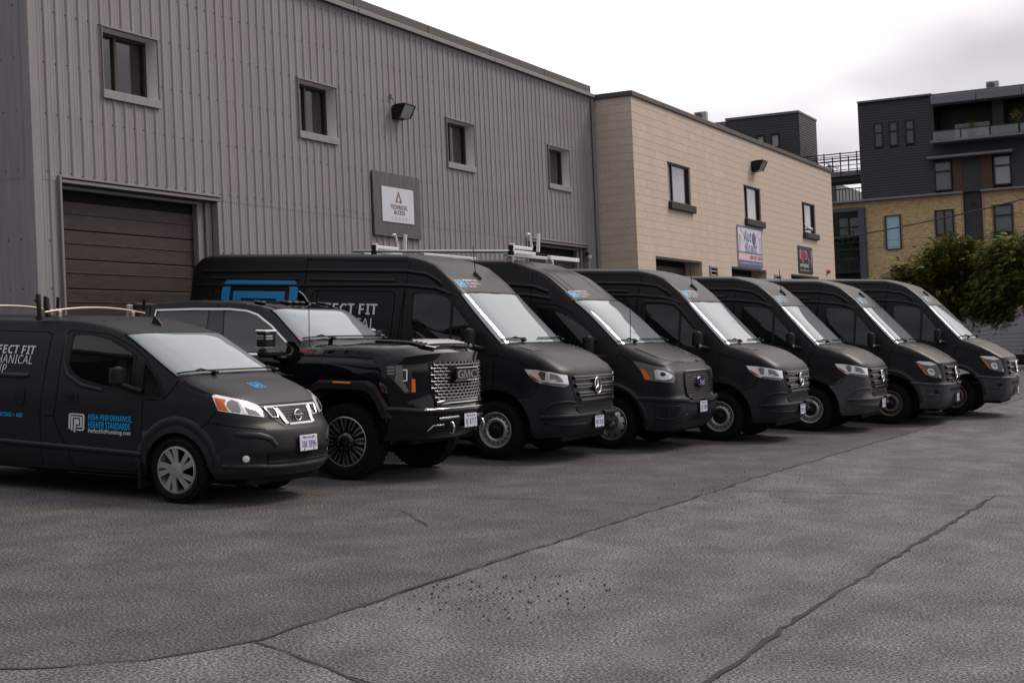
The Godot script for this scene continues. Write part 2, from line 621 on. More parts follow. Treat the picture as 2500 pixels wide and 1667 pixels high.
const BODY_OLD := {
		"top": [[-4.9, 2.4, -4.94, 2.52, 4], [-4.8, 2.5, -4.84, 2.61, 4], [-4.6, 2.545, -4.62, 2.66, 4], [-1.45, 2.555, -1.5, 2.665, 4.5], [-1.22, 2.54, -1.2, 2.6, 5], [-1.03, 2.465, -0.98, 2.53, 5], [-0.9, 2.375, -0.83, 2.42, 5], [-0.77, 2.25, -0.67, 2.3, 5], [-0.66, 2.125, -0.51, 2.165, 4], [-0.44, 1.89, -0.26, 1.935, 3.6], [-0.22, 1.665, -0.01, 1.7, 3.6], [-0.02, 1.47, 0.19, 1.505, 3.8, 1], [0.1, 1.42, 0.28, 1.485, 4], [0.34, 1.33, 0.48, 1.42, 3.8], [0.55, 1.24, 0.68, 1.32, 3.8], [0.62, 1.19, 0.84, 1.235, 4], [0.66, 1.14, 0.95, 1.165, 4.2]],
		"front": [[1.14, 0.95, 1.165, 4.2], [1, 0.975, 1, 4.2], [0.85, 0.99, 0.85, 4.2], [0.8, 1, 0.8, 4], [0.75, 1.04, 0.76, 4], [0.6, 1.03, 0.61, 4], [0.45, 1, 0.46, 4], [0.36, 0.95, 0.38, 4], [0.31, 0.88, 0.33, 4]],
		"rear": [[0.38, -4.97, 0.38, 5], [1.4, -4.99, 1.4, 5], [2.2, -4.96, 2.25, 5], [2.4, -4.94, 2.52, 4]],
		"wy": [[0.25, 0.93], [0.45, 0.985], [0.9, 0.995], [1.3, 0.985], [1.5, 0.97], [1.9, 0.925], [2.2, 0.88], [2.45, 0.84], [2.6, 0.81]],
		"wx": [[-5, -0.03], [-4.6, 0], [-1.2, 0], [-0.6, -0.02], [0, -0.02], [0.4, -0.02], [0.64, -0.05]],
		"arches": [[0, 0.385, 0.54, 0.03], [-3.665, 0.385, 0.54, 0.02]],
		"sill": [[-5, 0.4], [-4.2, 0.38], [-0.5, 0.34], [0.7, 0.31]],
		"lines": [-1.42, -2.98, -0.02]}
const BODY_TRANSIT := {
		"top": [[-4.75, 2.42, -4.79, 2.53, 4], [-4.64, 2.53, -4.68, 2.62, 4], [-4.45, 2.58, -4.5, 2.69, 4], [-1.75, 2.58, -1.8, 2.69, 4.5], [-1.58, 2.56, -1.62, 2.665, 5], [-1.32, 2.475, -1.32, 2.57, 5], [-1.11, 2.37, -1.06, 2.46, 5], [-0.92, 2.22, -0.83, 2.3, 5], [-0.72, 2.07, -0.57, 2.12, 4], [-0.54, 1.95, -0.37, 2, 3.6], [-0.33, 1.765, -0.13, 1.81, 3.6], [-0.17, 1.62, 0.04, 1.66, 3.6], [0, 1.455, 0.23, 1.5, 3.8, 1], [0.15, 1.35, 0.36, 1.45, 4], [0.34, 1.24, 0.6, 1.36, 3.8], [0.55, 1.16, 0.84, 1.25, 3.8], [0.64, 1.12, 0.86, 1.19, 4], [0.66, 1.08, 0.92, 1.14, 4.4]],
		"front": [[1.08, 0.92, 1.14, 4.4], [1, 0.94, 1.04, 4.6], [0.85, 0.97, 0.87, 4.6], [0.76, 0.98, 0.78, 4.6], [0.72, 1.03, 0.74, 4.6], [0.6, 1.03, 0.61, 4.6], [0.48, 1, 0.49, 4.6], [0.38, 0.96, 0.4, 4.6], [0.29, 0.9, 0.31, 4.6]],
		"rear": [[0.38, -4.82, 0.38, 5], [1.4, -4.83, 1.4, 5], [2.2, -4.8, 2.25, 5], [2.42, -4.79, 2.53, 4]],
		"wy": [[0.25, 0.94], [0.45, 0.99], [0.9, 1.01], [1.3, 1], [1.5, 0.975], [1.9, 0.92], [2.2, 0.87], [2.45, 0.82], [2.6, 0.79]],
		"wx": [[-4.9, -0.03], [-4.5, 0], [-1.2, 0], [-0.6, -0.01], [0, -0.015], [0.4, -0.02], [0.66, -0.05]],
		"arches": [[0, 0.37, 0.5, 0.03], [-3.75, 0.37, 0.5, 0.02]],
		"sill": [[-5, 0.4], [-4.2, 0.36], [-0.5, 0.32], [0.7, 0.3]],
		"lines": [-1.35, -2.8, -0.02]}
const BODY_SMALL := {
		"top": [[-3.6, 1.55, -3.64, 1.64, 4], [-3.5, 1.64, -3.54, 1.73, 4], [-3.3, 1.67, -3.33, 1.77, 3.6], [-1.95, 1.69, -1.9, 1.79, 3.6], [-1.5, 1.69, -1.4, 1.79, 4], [-1.25, 1.675, -1.08, 1.755, 4], [-1.05, 1.655, -0.85, 1.7, 4.5], [-0.83, 1.605, -0.6, 1.64, 3.8], [-0.58, 1.48, -0.36, 1.52, 3.4], [-0.38, 1.36, -0.14, 1.395, 3.4], [-0.14, 1.205, 0.11, 1.25, 4, 1], [0, 1.135, 0.22, 1.205, 3.4], [0.2, 1.06, 0.4, 1.15, 3], [0.36, 0.985, 0.6, 1.06, 2.8], [0.42, 0.93, 0.72, 0.97, 2.7]],
		"front": [[0.93, 0.72, 0.97, 2.7], [0.86, 0.8, 0.87, 2.6], [0.78, 0.85, 0.79, 2.5], [0.74, 0.9, 0.75, 2.5], [0.66, 0.93, 0.67, 2.5], [0.52, 0.94, 0.53, 2.5], [0.45, 0.9, 0.46, 2.5], [0.36, 0.9, 0.37, 2.5], [0.31, 0.88, 0.32, 2.5], [0.25, 0.8, 0.27, 2.5]],
		"rear": [[0.3, -3.66, 0.3, 5], [1, -3.69, 1, 5], [1.45, -3.66, 1.5, 5], [1.55, -3.64, 1.64, 4]],
		"wy": [[0.2, 0.8], [0.32, 0.85], [0.6, 0.865], [0.95, 0.86], [1.05, 0.845], [1.3, 0.8], [1.55, 0.745], [1.7, 0.7]],
		"wx": [[-3.7, -0.03], [-3.3, 0], [-1.1, 0], [-0.5, -0.015], [-0.1, -0.03], [0.2, -0.035], [0.42, -0.06]],
		"arches": [[0, 0.325, 0.365, 0.02], [-2.925, 0.325, 0.365, 0.015]],
		"sill": [[-3.7, 0.26], [-2.5, 0.23], [-0.4, 0.25], [0.5, 0.25]],
		"lines": [-1.5, -2.6, -0.42]}
const BODY_TRUCK := {
		"top": [[-4.95, 1.36, -4.98, 1.4, 6], [-4.85, 1.38, -4.86, 1.43, 8], [-3.14, 1.385, -3.14, 1.44, 8, 1], [-3.06, 1.45, -3.06, 1.5, 6], [-2.95, 1.84, -2.97, 1.89, 5], [-2.85, 1.895, -2.86, 1.94, 4.5], [-2.6, 1.925, -2.62, 1.975, 4.5], [-2.1, 1.94, -2.12, 1.995, 4.5], [-1.6, 1.935, -1.58, 1.99, 4.5], [-1.4, 1.915, -1.34, 1.96, 4.5], [-1.2, 1.865, -1.07, 1.905, 4.5], [-0.96, 1.7, -0.79, 1.74, 3.6], [-0.72, 1.5, -0.51, 1.55, 3.8, 1], [-0.62, 1.375, -0.46, 1.5, 5], [-0.3, 1.372, -0.18, 1.525, 5], [0, 1.372, 0.15, 1.545, 4.8], [0.22, 1.365, 0.45, 1.545, 4], [0.38, 1.35, 0.76, 1.515, 3], [0.45, 1.335, 0.93, 1.45, 2.4]],
		"front": [[1.335, 0.93, 1.45, 2.4], [1.28, 0.945, 1.36, 2.2], [1.1, 0.965, 1.12, 2.2], [0.95, 0.98, 0.95, 2.2], [0.87, 1, 0.87, 2.2], [0.82, 1.05, 0.82, 2], [0.6, 1.05, 0.6, 2], [0.52, 0.98, 0.53, 2], [0.46, 0.9, 0.48, 2]],
		"rear": [[0.6, -5, 0.6, 7], [1, -5, 1, 7], [1.3, -5, 1.32, 7], [1.36, -4.98, 1.4, 6]],
		"wy": [[0.4, 0.97], [0.8, 1], [1.1, 1.01], [1.32, 0.995], [1.385, 0.96], [1.46, 0.925], [1.6, 0.88], [1.9, 0.785]],
		"wx": [[-5, 0], [-4.5, 0], [0, 0], [0.45, -0.02]],
		"arches": [[0, 0.43, 0.575, 0], [-3.95, 0.43, 0.575, 0]],
		"sill": [[-5, 0.6], [-0.6, 0.52], [0.4, 0.47], [0.8, 0.46]],
		"lines": [-1.8, -2.88, -0.66]}
const BUMPS := [[18.0, 5.5, 0.006], [20.5, 6.1, 0.0], [23.0, 6.9, -0.02], [26.1, 7.5, -0.04], [28.7, 8.4, -0.02], [31.0, 9.2, 0.055]]
# extra on the body: points on the rounded strip between the edge and the centre line
class Strip:
	var b: Body
	func pt(ex: float, t: float) -> Vector3:
		return b.strip(Vector2(ex, Body.pw(b.top, ex, 1)), Vector2(Body.pw(b.top, ex, 2), Body.pw(b.top, ex, 3)), Body.pw(b.top, ex, 4), t)
	func nr(ex: float, t: float) -> Vector3:
		var a := pt(ex + 0.004, t) - pt(ex - 0.004, t)
		var c := pt(ex, min(t + 0.004, 0.999)) - pt(ex, max(t - 0.004, -0.999))
		var n := a.cross(c).normalized()
		return n if n.y > 0 else -n
	func panel(m: MB, x0: float, x1: float, t0: float, t1: float, off: float, nx := 12, nt := 28) -> void:
		var P: Array = []
		for i in nx + 1:
			var row: Array = []
			for j in nt + 1:
				var ex := lerpf(x0, x1, i / float(nx))
				var t := lerpf(t0, t1, j / float(nt))
				var n := nr(ex, t)
				row.append([pt(ex, t) + n * off, n])
			P.append(row)
		for i in nx:
			for j in nt:
				var a = P[i][j]; var c = P[i + 1][j]; var d = P[i + 1][j + 1]; var e = P[i][j + 1]
				m.squad(a[0], c[0], d[0], e[0], a[1], c[1], d[1], e[1])
	func line(m: MB, pts: Array, wd: float, off: float) -> void:
		var G: Array = []
		for i in pts.size() - 1:
			for k in 6: G.append(pts[i].lerp(pts[i + 1], k / 6.0))
		G.append(pts[-1])
		for i in G.size() - 1:
			var a := pt(G[i].x, G[i].y)
			var c := pt(G[i + 1].x, G[i + 1].y)
			var na := nr(G[i].x, G[i].y)
			var nc := nr(G[i + 1].x, G[i + 1].y)
			var s := (c - a).cross(na).normalized() * wd * 0.5
			m.squad(a - s + na * off, c - s + nc * off, c + s + nc * off, a + s + na * off, na, nc, nc, na)

class Veh:
	var root: Node3D
	var b: Body
	var st: Strip
	var s := {}      # side frames by +1 (right) and -1 (left)
	var dg := {}     # frames that look at the front corners
	var f: Frame     # front
	var t: Frame     # top

const SLOPE := -0.0705
var M := {}
var wheel_cache := {}

func vehicle_basis() -> Basis:
	var fx := Vector3(0, SLOPE, 1).normalized()
	var z := Vector3(-1, 0, 0)
	return Basis(fx, z.cross(fx), z)

func ground_y(x: float, z: float) -> float:
	var y: float = 0.021 + SLOPE * maxf(z, -1.0)
	for q in BUMPS:
		y += q[2] * exp(-((x - q[0]) * (x - q[0]) + (z - q[1]) * (z - q[1])) / 3.2)
	return y

func new_vehicle(called: String, label: String, category: String, group: String, data: Dictionary, cuts := []) -> Veh:
	var V := Veh.new()
	V.root = thing(called, label, category, Vector3.ZERO, group)
	var b := Body.new()
	b.top = data.top; b.front = data.front; b.rear = data.rear; b.wy = data.wy; b.wx = data.wx
	b.arches = data.arches; b.sill = data.sill; b.lines = data.lines
	b.build()
	for h in cuts: b.split(h)
	V.b = b
	V.st = Strip.new()
	V.st.b = b
	for k in [1, -1]:
		V.s[k] = b.frame(Vector3(k, 0, 0), Vector3.UP)
		V.dg[k] = b.frame(Vector3(k, 0, -1), Vector3.UP)
	V.f = b.frame(Vector3(0, 0, -1), Vector3.UP)
	V.t = b.frame(Vector3(0, 0, -1), Vector3(-1, 0, 0))
	return V

func mirror2(a: Array, k: int) -> PackedVector2Array:
	var p := PackedVector2Array()
	for i in range(0, a.size(), 2): p.append(Vector2(a[i] * k, a[i + 1]))
	return p

func both(V: Veh, diag: bool, called: String, material: Material, pts: Array, off: float, cs := 0.11, skirt := 0.0, parent = null) -> Array:
	var out: Array = []
	for k in [1, -1]:
		var m := MB.new()
		V.b.panel(m, V.dg[k] if diag else V.s[k], mirror2(pts, k), off, cs, skirt)
		out.append(put(called, m, material, parent[out.size()] if parent is Array else V.root))
	return out

func seam_lines(V: Veh, m: MB, lists: Array, wd := 0.011, off := 0.0025) -> void:
	for l in lists:
		for k in [1, -1]:
			V.b.ribbon(m, V.s[k], Array(mirror2(l, k)), wd, off)

func creases(V: Veh, m: MB, lists: Array, wd := 0.05, crown := 0.011) -> void:
	for l in lists:
		for k in [1, -1]:
			V.b.ribbon(m, V.s[k], Array(mirror2(l, k)), wd, 0.0, 0.0, crown)

# the same polygon with each corner rounded by radius r
func round_poly(a: Array, r: float) -> Array:
	var p: Array = []
	for i in range(0, a.size(), 2): p.append(Vector2(a[i], a[i + 1]))
	var o: Array = []
	var n := p.size()
	for i in n:
		var c: Vector2 = p[i]
		var d0: Vector2 = p[(i + n - 1) % n] - c
		var d1: Vector2 = p[(i + 1) % n] - c
		var k: float = min(r, min(d0.length(), d1.length()) * 0.45)
		var s := c + d0.normalized() * k
		var e := c + d1.normalized() * k
		for j in 5:
			var t := j / 4.0
			var q := s.lerp(c, t).lerp(c.lerp(e, t), t)
			o.append(q.x); o.append(q.y)
	return o

func smooth_poly(a: Array, it := 2, closed := true) -> Array:
	var p: Array = []
	for i in range(0, a.size(), 2): p.append(Vector2(a[i], a[i + 1]))
	for q in it:
		var o: Array = []
		var n := p.size()
		for i in (n if closed else n - 1):
			var c: Vector2 = p[i]
			var d: Vector2 = p[(i + 1) % n]
			if not closed and i == 0: o.append(c)
			o.append(c.lerp(d, 0.22)); o.append(c.lerp(d, 0.78))
			if not closed and i == n - 2: o.append(d)
		p = o
	var r: Array = []
	for v in p: r.append(v.x); r.append(v.y)
	return r

# polygon of a thick polyline with square mitres, for the three strokes of the monogram
func stroke(pts: Array, w: float, round_k := 0.0) -> PackedVector2Array:
	var l: Array = []
	var r: Array = []
	var P: Array = []
	for i in range(0, pts.size(), 2): P.append(Vector2(pts[i], pts[i + 1]))
	if round_k > 0.0:
		var Q: Array = [P[0]]
		for i in range(1, P.size() - 1):
			var a: Vector2 = P[i] + (P[i - 1] - P[i]).normalized() * round_k
			var c: Vector2 = P[i] + (P[i + 1] - P[i]).normalized() * round_k
			for k in 5:
				var t := k / 4.0
				Q.append(a.lerp(P[i], t).lerp(P[i].lerp(c, t), t))
		Q.append(P[-1])
		P = Q
	for i in P.size():
		var d0: Vector2 = (P[i] - P[max(i - 1, 0)]).normalized()
		var d1: Vector2 = (P[min(i + 1, P.size() - 1)] - P[i]).normalized()
		if i == 0: d0 = d1
		if i == P.size() - 1: d1 = d0
		var n0 := Vector2(-d0.y, d0.x)
		var n1 := Vector2(-d1.y, d1.x)
		var mm := (n0 + n1).normalized()
		mm *= w * 0.5 / max(mm.dot(n0), 0.35)
		l.append(P[i] + mm); r.append(P[i] - mm)
	r.reverse()
	return PackedVector2Array(l + r)

func monogram(V: Veh, m: MB, fr: Frame, o: Vector2, sx: float, sy: float, off := 0.004, slant := 0.0) -> void:
	var S := [[0.055, 0.10, 0.055, 1.165, 0.945, 1.165, 0.945, 0.065, 0.52, 0.065], [0.21, 0.0, 0.21, 0.965, 0.78, 0.965, 0.79, 0.29, 0.51, 0.29], [0.395, -0.10, 0.395, 0.765, 0.61, 0.765, 0.61, 0.49, 0.445, 0.49]]
	for i in 3:
		var poly := stroke(S[i], 0.107, 0.12 if i == 0 else 0.0)
		var q := PackedVector2Array()
		for p in poly: q.append(o + Vector2(p.x * sx + slant * p.y * sy, p.y * sy))
		V.b.panel(m, fr, q, off, 0.15)

# ---------------------------------------------------------------- wheels
func wheel_meshes(kind: String) -> Array:
	if wheel_cache.has(kind): return wheel_cache[kind]
	var R := 0.385; var w := 0.235; var rr := 0.226
	if kind == "nv": R = 0.325; w = 0.19; rr = 0.226
	if kind == "truck": R = 0.43; w = 0.275; rr = 0.275
	if kind == "transit": R = 0.37; w = 0.225; rr = 0.236
	var I := Basis.IDENTITY
	var ty := MB.new()
	var hw := w * 0.5
	var prof := [Vector2(rr, hw - 0.022), Vector2(rr + 0.006, hw - 0.004), Vector2(rr + 0.03, hw + 0.004), Vector2(lerpf(rr, R, 0.55), hw + 0.006), Vector2(R - 0.045, hw), Vector2(R - 0.018, hw - 0.014), Vector2(R - 0.004, hw - 0.034), Vector2(R, hw - 0.055)]
	var full: Array = []
	for p in prof: full.append(Vector2(p.x, p.y))
	var gr := [0.6, 0.55, 0.2, 0.15, -0.15, -0.2, -0.55, -0.6]
	for i in gr.size():
		var q: float = gr[i] * (hw - 0.05)
		full.append(Vector2(R if i % 4 in [0, 3] else R - 0.009, q))
	for i in range(prof.size() - 1, -1, -1): full.append(Vector2(prof[i].x, -prof[i].y))
	full.reverse()
	ty.lathe(full, Vector3.ZERO, I, 72)
	# raised ring and tread lugs
	var nl := 46 if kind == "truck" else 60
	for i in nl:
		var a := TAU * i / nl
		var d := Vector3(cos(a), sin(a), 0)
		var tt := Vector3(-sin(a), cos(a), 0)
		var bs := Basis(tt, d, Vector3(0, 0, 1)) if true else I
		bs = Basis(d, tt, Vector3(0, 0, 1))
		var lw := TAU * R / nl * 0.62
		for sg in [1.0, -1.0]:
			ty.box(d * (R - 0.012) + Vector3(0, 0, sg * (hw - 0.04 - (0.012 if i % 2 == 0 else 0.0))), Vector3(0.026, lw, 0.075), 0.006, bs)
			ty.box(d * (R - 0.003) + tt * lw * 0.7 + Vector3(0, 0, sg * hw * 0.32), Vector3(0.013, lw, 0.05), 0.003, bs)
		if kind == "truck":
			ty.box(d * (R - 0.05) + Vector3(0, 0, hw + 0.002), Vector3(0.03, lw * 0.8, 0.012), 0.004, bs)
	ty.lathe([Vector2(rr + 0.05, hw + 0.009), Vector2(rr + 0.046, hw + 0.009), Vector2(rr + 0.042, hw + 0.005)], Vector3.ZERO, I, 48)
	var rim := MB.new()
	var dark := MB.new()
	var cap := MB.new()
	dark.lathe([Vector2(0.0, -0.05), Vector2(rr - 0.02, -0.05), Vector2(rr - 0.012, hw - 0.03)], Vector3.ZERO, I, 40)
	# rim barrel and lip
	rim.lathe([Vector2(rr - 0.03, -hw + 0.02), Vector2(rr - 0.026, hw - 0.05), Vector2(rr - 0.016, hw - 0.03), Vector2(rr - 0.012, hw - 0.008), Vector2(rr + 0.002, hw - 0.002), Vector2(rr + 0.008, hw - 0.006), Vector2(rr + 0.006, hw - 0.02)], Vector3.ZERO, I, 56)
	if kind in ["steel", "rusty"]:
		rim.lathe([Vector2(rr - 0.02, hw - 0.075), Vector2(rr - 0.035, hw - 0.07), Vector2(rr - 0.052, hw - 0.045), Vector2(rr - 0.075, hw - 0.028), Vector2(rr - 0.082, hw - 0.02), Vector2(rr - 0.092, hw - 0.018), Vector2(rr - 0.1, hw - 0.03), Vector2(0.06, hw - 0.045), Vector2(0.0, hw - 0.045)], Vector3.ZERO, I, 56)
		for i in 16:
			var a := TAU * (i + 0.5) / 16
			var d := Vector3(cos(a), sin(a), 0)
			dark.lathe([Vector2(0.0125, -0.004), Vector2(0.0125, 0.0025), Vector2(0.0, 0.0025)], d * (rr - 0.0575) + Vector3(0, 0, hw - 0.041), Basis(Vector3(-sin(a), cos(a), 0), (d * 0.75 - Vector3(0, 0, 0.62)).normalized(), (d * 0.62 + Vector3(0, 0, 0.75)).normalized()), 10)
		cap.lathe([Vector2(0.108, hw - 0.034), Vector2(0.104, hw - 0.022), Vector2(0.07, hw - 0.024), Vector2(0.045, hw - 0.016), Vector2(0.03, hw - 0.005), Vector2(0.0, hw - 0.004)], Vector3.ZERO, I, 32)
		for i in 6:
			var a := TAU * i / 6
			cap.box(Vector3(cos(a), sin(a), 0) * 0.078 + Vector3(0, 0, hw - 0.022), Vector3(0.026, 0.02, 0.012), 0.005, Basis(Vector3(cos(a), sin(a), 0), Vector3(-sin(a), cos(a), 0), Vector3(0, 0, 1)))
	elif kind == "transit":
		rim.lathe([Vector2(rr - 0.02, hw - 0.075), Vector2(rr - 0.03, hw - 0.06), Vector2(rr - 0.055, hw - 0.04), Vector2(rr - 0.085, hw - 0.034), Vector2(rr - 0.1, hw - 0.02), Vector2(0.09, hw - 0.014), Vector2(0.05, hw - 0.014), Vector2(0.048, hw + 0.012), Vector2(0.04, hw + 0.018), Vector2(0.0, hw + 0.018)], Vector3.ZERO, I, 48)
		for i in 10:
			var a := TAU * (i + 0.5) / 10
			dark.lathe([Vector2(0.017, -0.006), Vector2(0.017, 0.003), Vector2(0.0, 0.003)], Vector3(cos(a), sin(a), 0) * (rr - 0.057) + Vector3(0, 0, hw - 0.039), I, 12)
		for i in 5:
			var a := TAU * (i + 0.25) / 5
			dark.lathe([Vector2(0.018, -0.01), Vector2(0.018, 0.003), Vector2(0.0, 0.003)], Vector3(cos(a), sin(a), 0) * 0.078 + Vector3(0, 0, hw - 0.014), I, 12)
			cap.lathe([Vector2(0.009, 0), Vector2(0.009, 0.01), Vector2(0.0, 0.012)], Vector3(cos(a), sin(a), 0) * 0.078 + Vector3(0, 0, hw - 0.012), I, 6)
		cap.lathe([Vector2(0.038, hw + 0.017), Vector2(0.036, hw + 0.021), Vector2(0.0, hw + 0.021)], Vector3.ZERO, I, 24)
	elif kind == "nv":
		rim.lathe([Vector2(rr - 0.004, hw - 0.02), Vector2(rr - 0.002, hw + 0.004), Vector2(rr - 0.012, hw + 0.008), Vector2(rr - 0.016, hw - 0.004)], Vector3.ZERO, I, 48)
		for i in 5:
			var a0 := TAU * (i + 0.3) / 5
			for e in [[-0.30, 1.0, 0.032], [0.17, 1.0, 0.027]]:
				var a: float = a0 + e[0]
				var P := PackedVector2Array()
				var d := Vector2(cos(a), sin(a))
				var lead := Vector2(cos(a - 0.38), sin(a - 0.38))
				var q := Vector2(-d.y, d.x)
				P = PackedVector2Array([lead * 0.055 - q * 0.016, d * (rr - 0.012) - q * (e[2] + 0.002), d * (rr - 0.006), d * (rr - 0.012) + q * e[2], lead * 0.06 + q * 0.022])
				rim.prism(P, Vector3(0, 0, hw - 0.012), Vector3(1, 0, 0), Vector3(0, 1, 0), 0.016)
		rim.lathe([Vector2(0.082, hw - 0.012), Vector2(0.078, hw + 0.008), Vector2(0.04, hw + 0.016), Vector2(0.0, hw + 0.017)], Vector3.ZERO, I, 32)
		cap.lathe([Vector2(0.027, hw + 0.014), Vector2(0.025, hw + 0.021), Vector2(0.021, hw + 0.021), Vector2(0.019, hw + 0.018), Vector2(0.0, hw + 0.018)], Vector3.ZERO, I, 24)
	else:
		for i in 12:
			var a := TAU * (i + 0.5) / 12
			var d := Vector2(cos(a), sin(a))
			var q := Vector2(-d.y, d.x)
			# bright edges of the spokes with a dark pocket between them
			for sg in [-1.0, 1.0]:
				var P := PackedVector2Array([d * 0.115 + q * sg * 0.006, d * 0.16 + q * sg * 0.012, d * (rr - 0.012) + q * sg * 0.018, d * (rr - 0.012) + q * sg * (0.044 if i % 2 == 0 else 0.036), d * (rr - 0.075) + q * sg * 0.036, d * 0.15 + q * sg * 0.022])
				rim.prism(P, Vector3(0, 0, hw - 0.022), Vector3(1, 0, 0), Vector3(0, 1, 0), 0.018)
			cap.prism(PackedVector2Array([d * 0.05 - q * 0.014, d * (rr - 0.02) - q * 0.018, d * (rr - 0.02) + q * 0.018, d * 0.05 + q * 0.014]), Vector3(0, 0, hw - 0.03), Vector3(1, 0, 0), Vector3(0, 1, 0), 0.016)
		cap.lathe([Vector2(rr - 0.016, hw - 0.03), Vector2(rr - 0.018, hw - 0.004), Vector2(rr - 0.03, hw - 0.03)], Vector3.ZERO, I, 48)
		cap.lathe([Vector2(0.11, hw - 0.03), Vector2(0.1, hw - 0.01), Vector2(0.06, hw + 0.004), Vector2(0.055, hw + 0.03), Vector2(0.0, hw + 0.034)], Vector3.ZERO, I, 32)
		for i in 8:
			var a := TAU * i / 8
			rim.lathe([Vector2(0.008, 0), Vector2(0.008, 0.012), Vector2(0, 0.014)], Vector3(cos(a), sin(a), 0) * 0.083 + Vector3(0, 0, hw - 0.004), I, 6)
	wheel_cache[kind] = [ty.mesh(), rim.mesh(), dark.mesh(), cap.mesh(), R]
	return wheel_cache[kind]

func add_wheels(V: Veh, kind: String, xs: Array, zc: float) -> void:
	var q := wheel_meshes(kind)
	for x in xs:
		for k in [1, -1]:
			var w := sub("wheel", V.root)
			w.position = Vector3(x, q[4], k * zc)
			if k < 0: w.rotation.y = PI
			w.rotation.z = 0.35 * k + x * 0.2
			put("tyre", q[0], M.tyre, w)
			put("rim", q[1], {"steel": M.steel, "rusty": M.rusty, "transit": M.transit_rim, "nv": M.nv_rim, "truck": M.truck_rim}[kind], w)
			put("rim_openings", q[2], M.black, w)
			put("hub_cap", q[3], M.black_plastic if kind in ["steel", "rusty"] else (M.gloss_black if kind == "truck" else M.nv_rim), w)

func underside(V: Veh, x0: float, x1: float, y0: float, y1: float, hw: float) -> void:
	var m := MB.new()
	m.box(Vector3((x0 + x1) * 0.5, (y0 + y1) * 0.5, 0), Vector3(x1 - x0, y1 - y0, hw * 2.0), 0.02)
	for a in V.b.arches:
		for k in [1, -1]:
			# arch lining
			for i in 18:
				var a0: float = PI * i / 18.0
				var a1: float = PI * (i + 1) / 18.0
				var r: float = a[2] + 0.004
				var p0 := Vector3(a[0] + cos(a0) * r, max(a[1] + sin(a0) * r, y0), 0)
				var p1 := Vector3(a[0] + cos(a1) * r, max(a[1] + sin(a1) * r, y0), 0)
				var za := Vector3(0, 0, k * (V.b.W(p0.x, p0.y) - 0.006))
				var zb := Vector3(0, 0, k * (V.b.W(p1.x, p1.y) - 0.006))
				var zi := Vector3(0, 0, k * (hw - 0.05))
				var nn := -Vector3(cos((a0 + a1) * 0.5), sin((a0 + a1) * 0.5), 0)
				m.quad(p0 + za, p1 + zb, p1 + zi, p0 + zi, nn)
	put("underbody", m, M.black, V.root)

# exhaust-side axle bits below the floor
func plate(V: Veh, x: float, y: float, t: String, tilt := 0.06, frame := false) -> void:
	var m := MB.new()
	var bs := Basis(Vector3(0, 0, 1), tilt)
	m.box(Vector3(x, y, 0), Vector3(0.008, 0.155, 0.305), 0.003, bs)
	var pl := put("number_plate", m, M.plate_white, V.root)
	var k := MB.new()
	var o := Vector3(x, y, 0) + bs * Vector3(0.0065, -0.012, 0)
	flat_text(k, t, o, Vector3(0, 0, -1), bs * Vector3.UP, 0.25, 0.07, false)
	put("number", k, M.plate_blue, pl)
	var h := MB.new()
	flat_text(h, "Beautiful British Columbia", o + bs * Vector3(0, 0.066, 0), Vector3(0, 0, -1), bs * Vector3.UP, 0.2, 0.018, true)
	put("motto", h, M.plate_blue, pl)
	var sc := MB.new()
	for sy in [-1.0, 1.0]:
		for sz in [-1.0, 1.0]:
			sc.lathe([Vector2(0.007, 0), Vector2(0.006, 0.005), Vector2(0, 0.006)], Vector3(x, y, 0) + bs * Vector3(0.004, sy * 0.062, sz * 0.085), Basis(Vector3(0, 1, 0), Vector3(0, 0, 1), Vector3(1, 0, 0)), 8)
	put("bolts", sc, M.black, pl)
	if frame:
		var fm := MB.new()
		for e in [[0.083, 0.0, 0.014, 0.33], [-0.083, 0.0, 0.022, 0.33]]:
			fm.box(Vector3(x, y, 0) + bs * Vector3(0.001, e[0], 0), Vector3(0.016, e[2], e[3]), 0.004, bs)
		for sz in [-1.0, 1.0]: fm.box(Vector3(x, y, sz * 0.159) , Vector3(0.016, 0.17, 0.012), 0.004, bs)
		put("plate_frame", fm, M.black_plastic, V.root)

func side_name(V: Veh, fr: Frame, k: int, x0: float, x1: float, ytop: float, hh: float, gap: float, parent: Node, slant := 0.0) -> void:
	# three lines of the firm's name, left edge at x0 (right side) and mirrored reading order on the left side
	var w := x1 - x0
	var a0 := x0 if k > 0 else -x1
	var lines := [["PERFECT FIT", w, true], ["MECHANICAL", w * 0.985, false], ["GROUP", w * 0.52, false]]
	for i in 3:
		var m := MB.new()
		V.b.text(m, fr, letters(lines[i][0], lines[i][1], hh, lines[i][2], slant), Vector2(a0 + lines[i][1] * 0.5, ytop - hh * 0.5 - i * gap), 0.004)
		put("lettering", m, M.letter, parent)

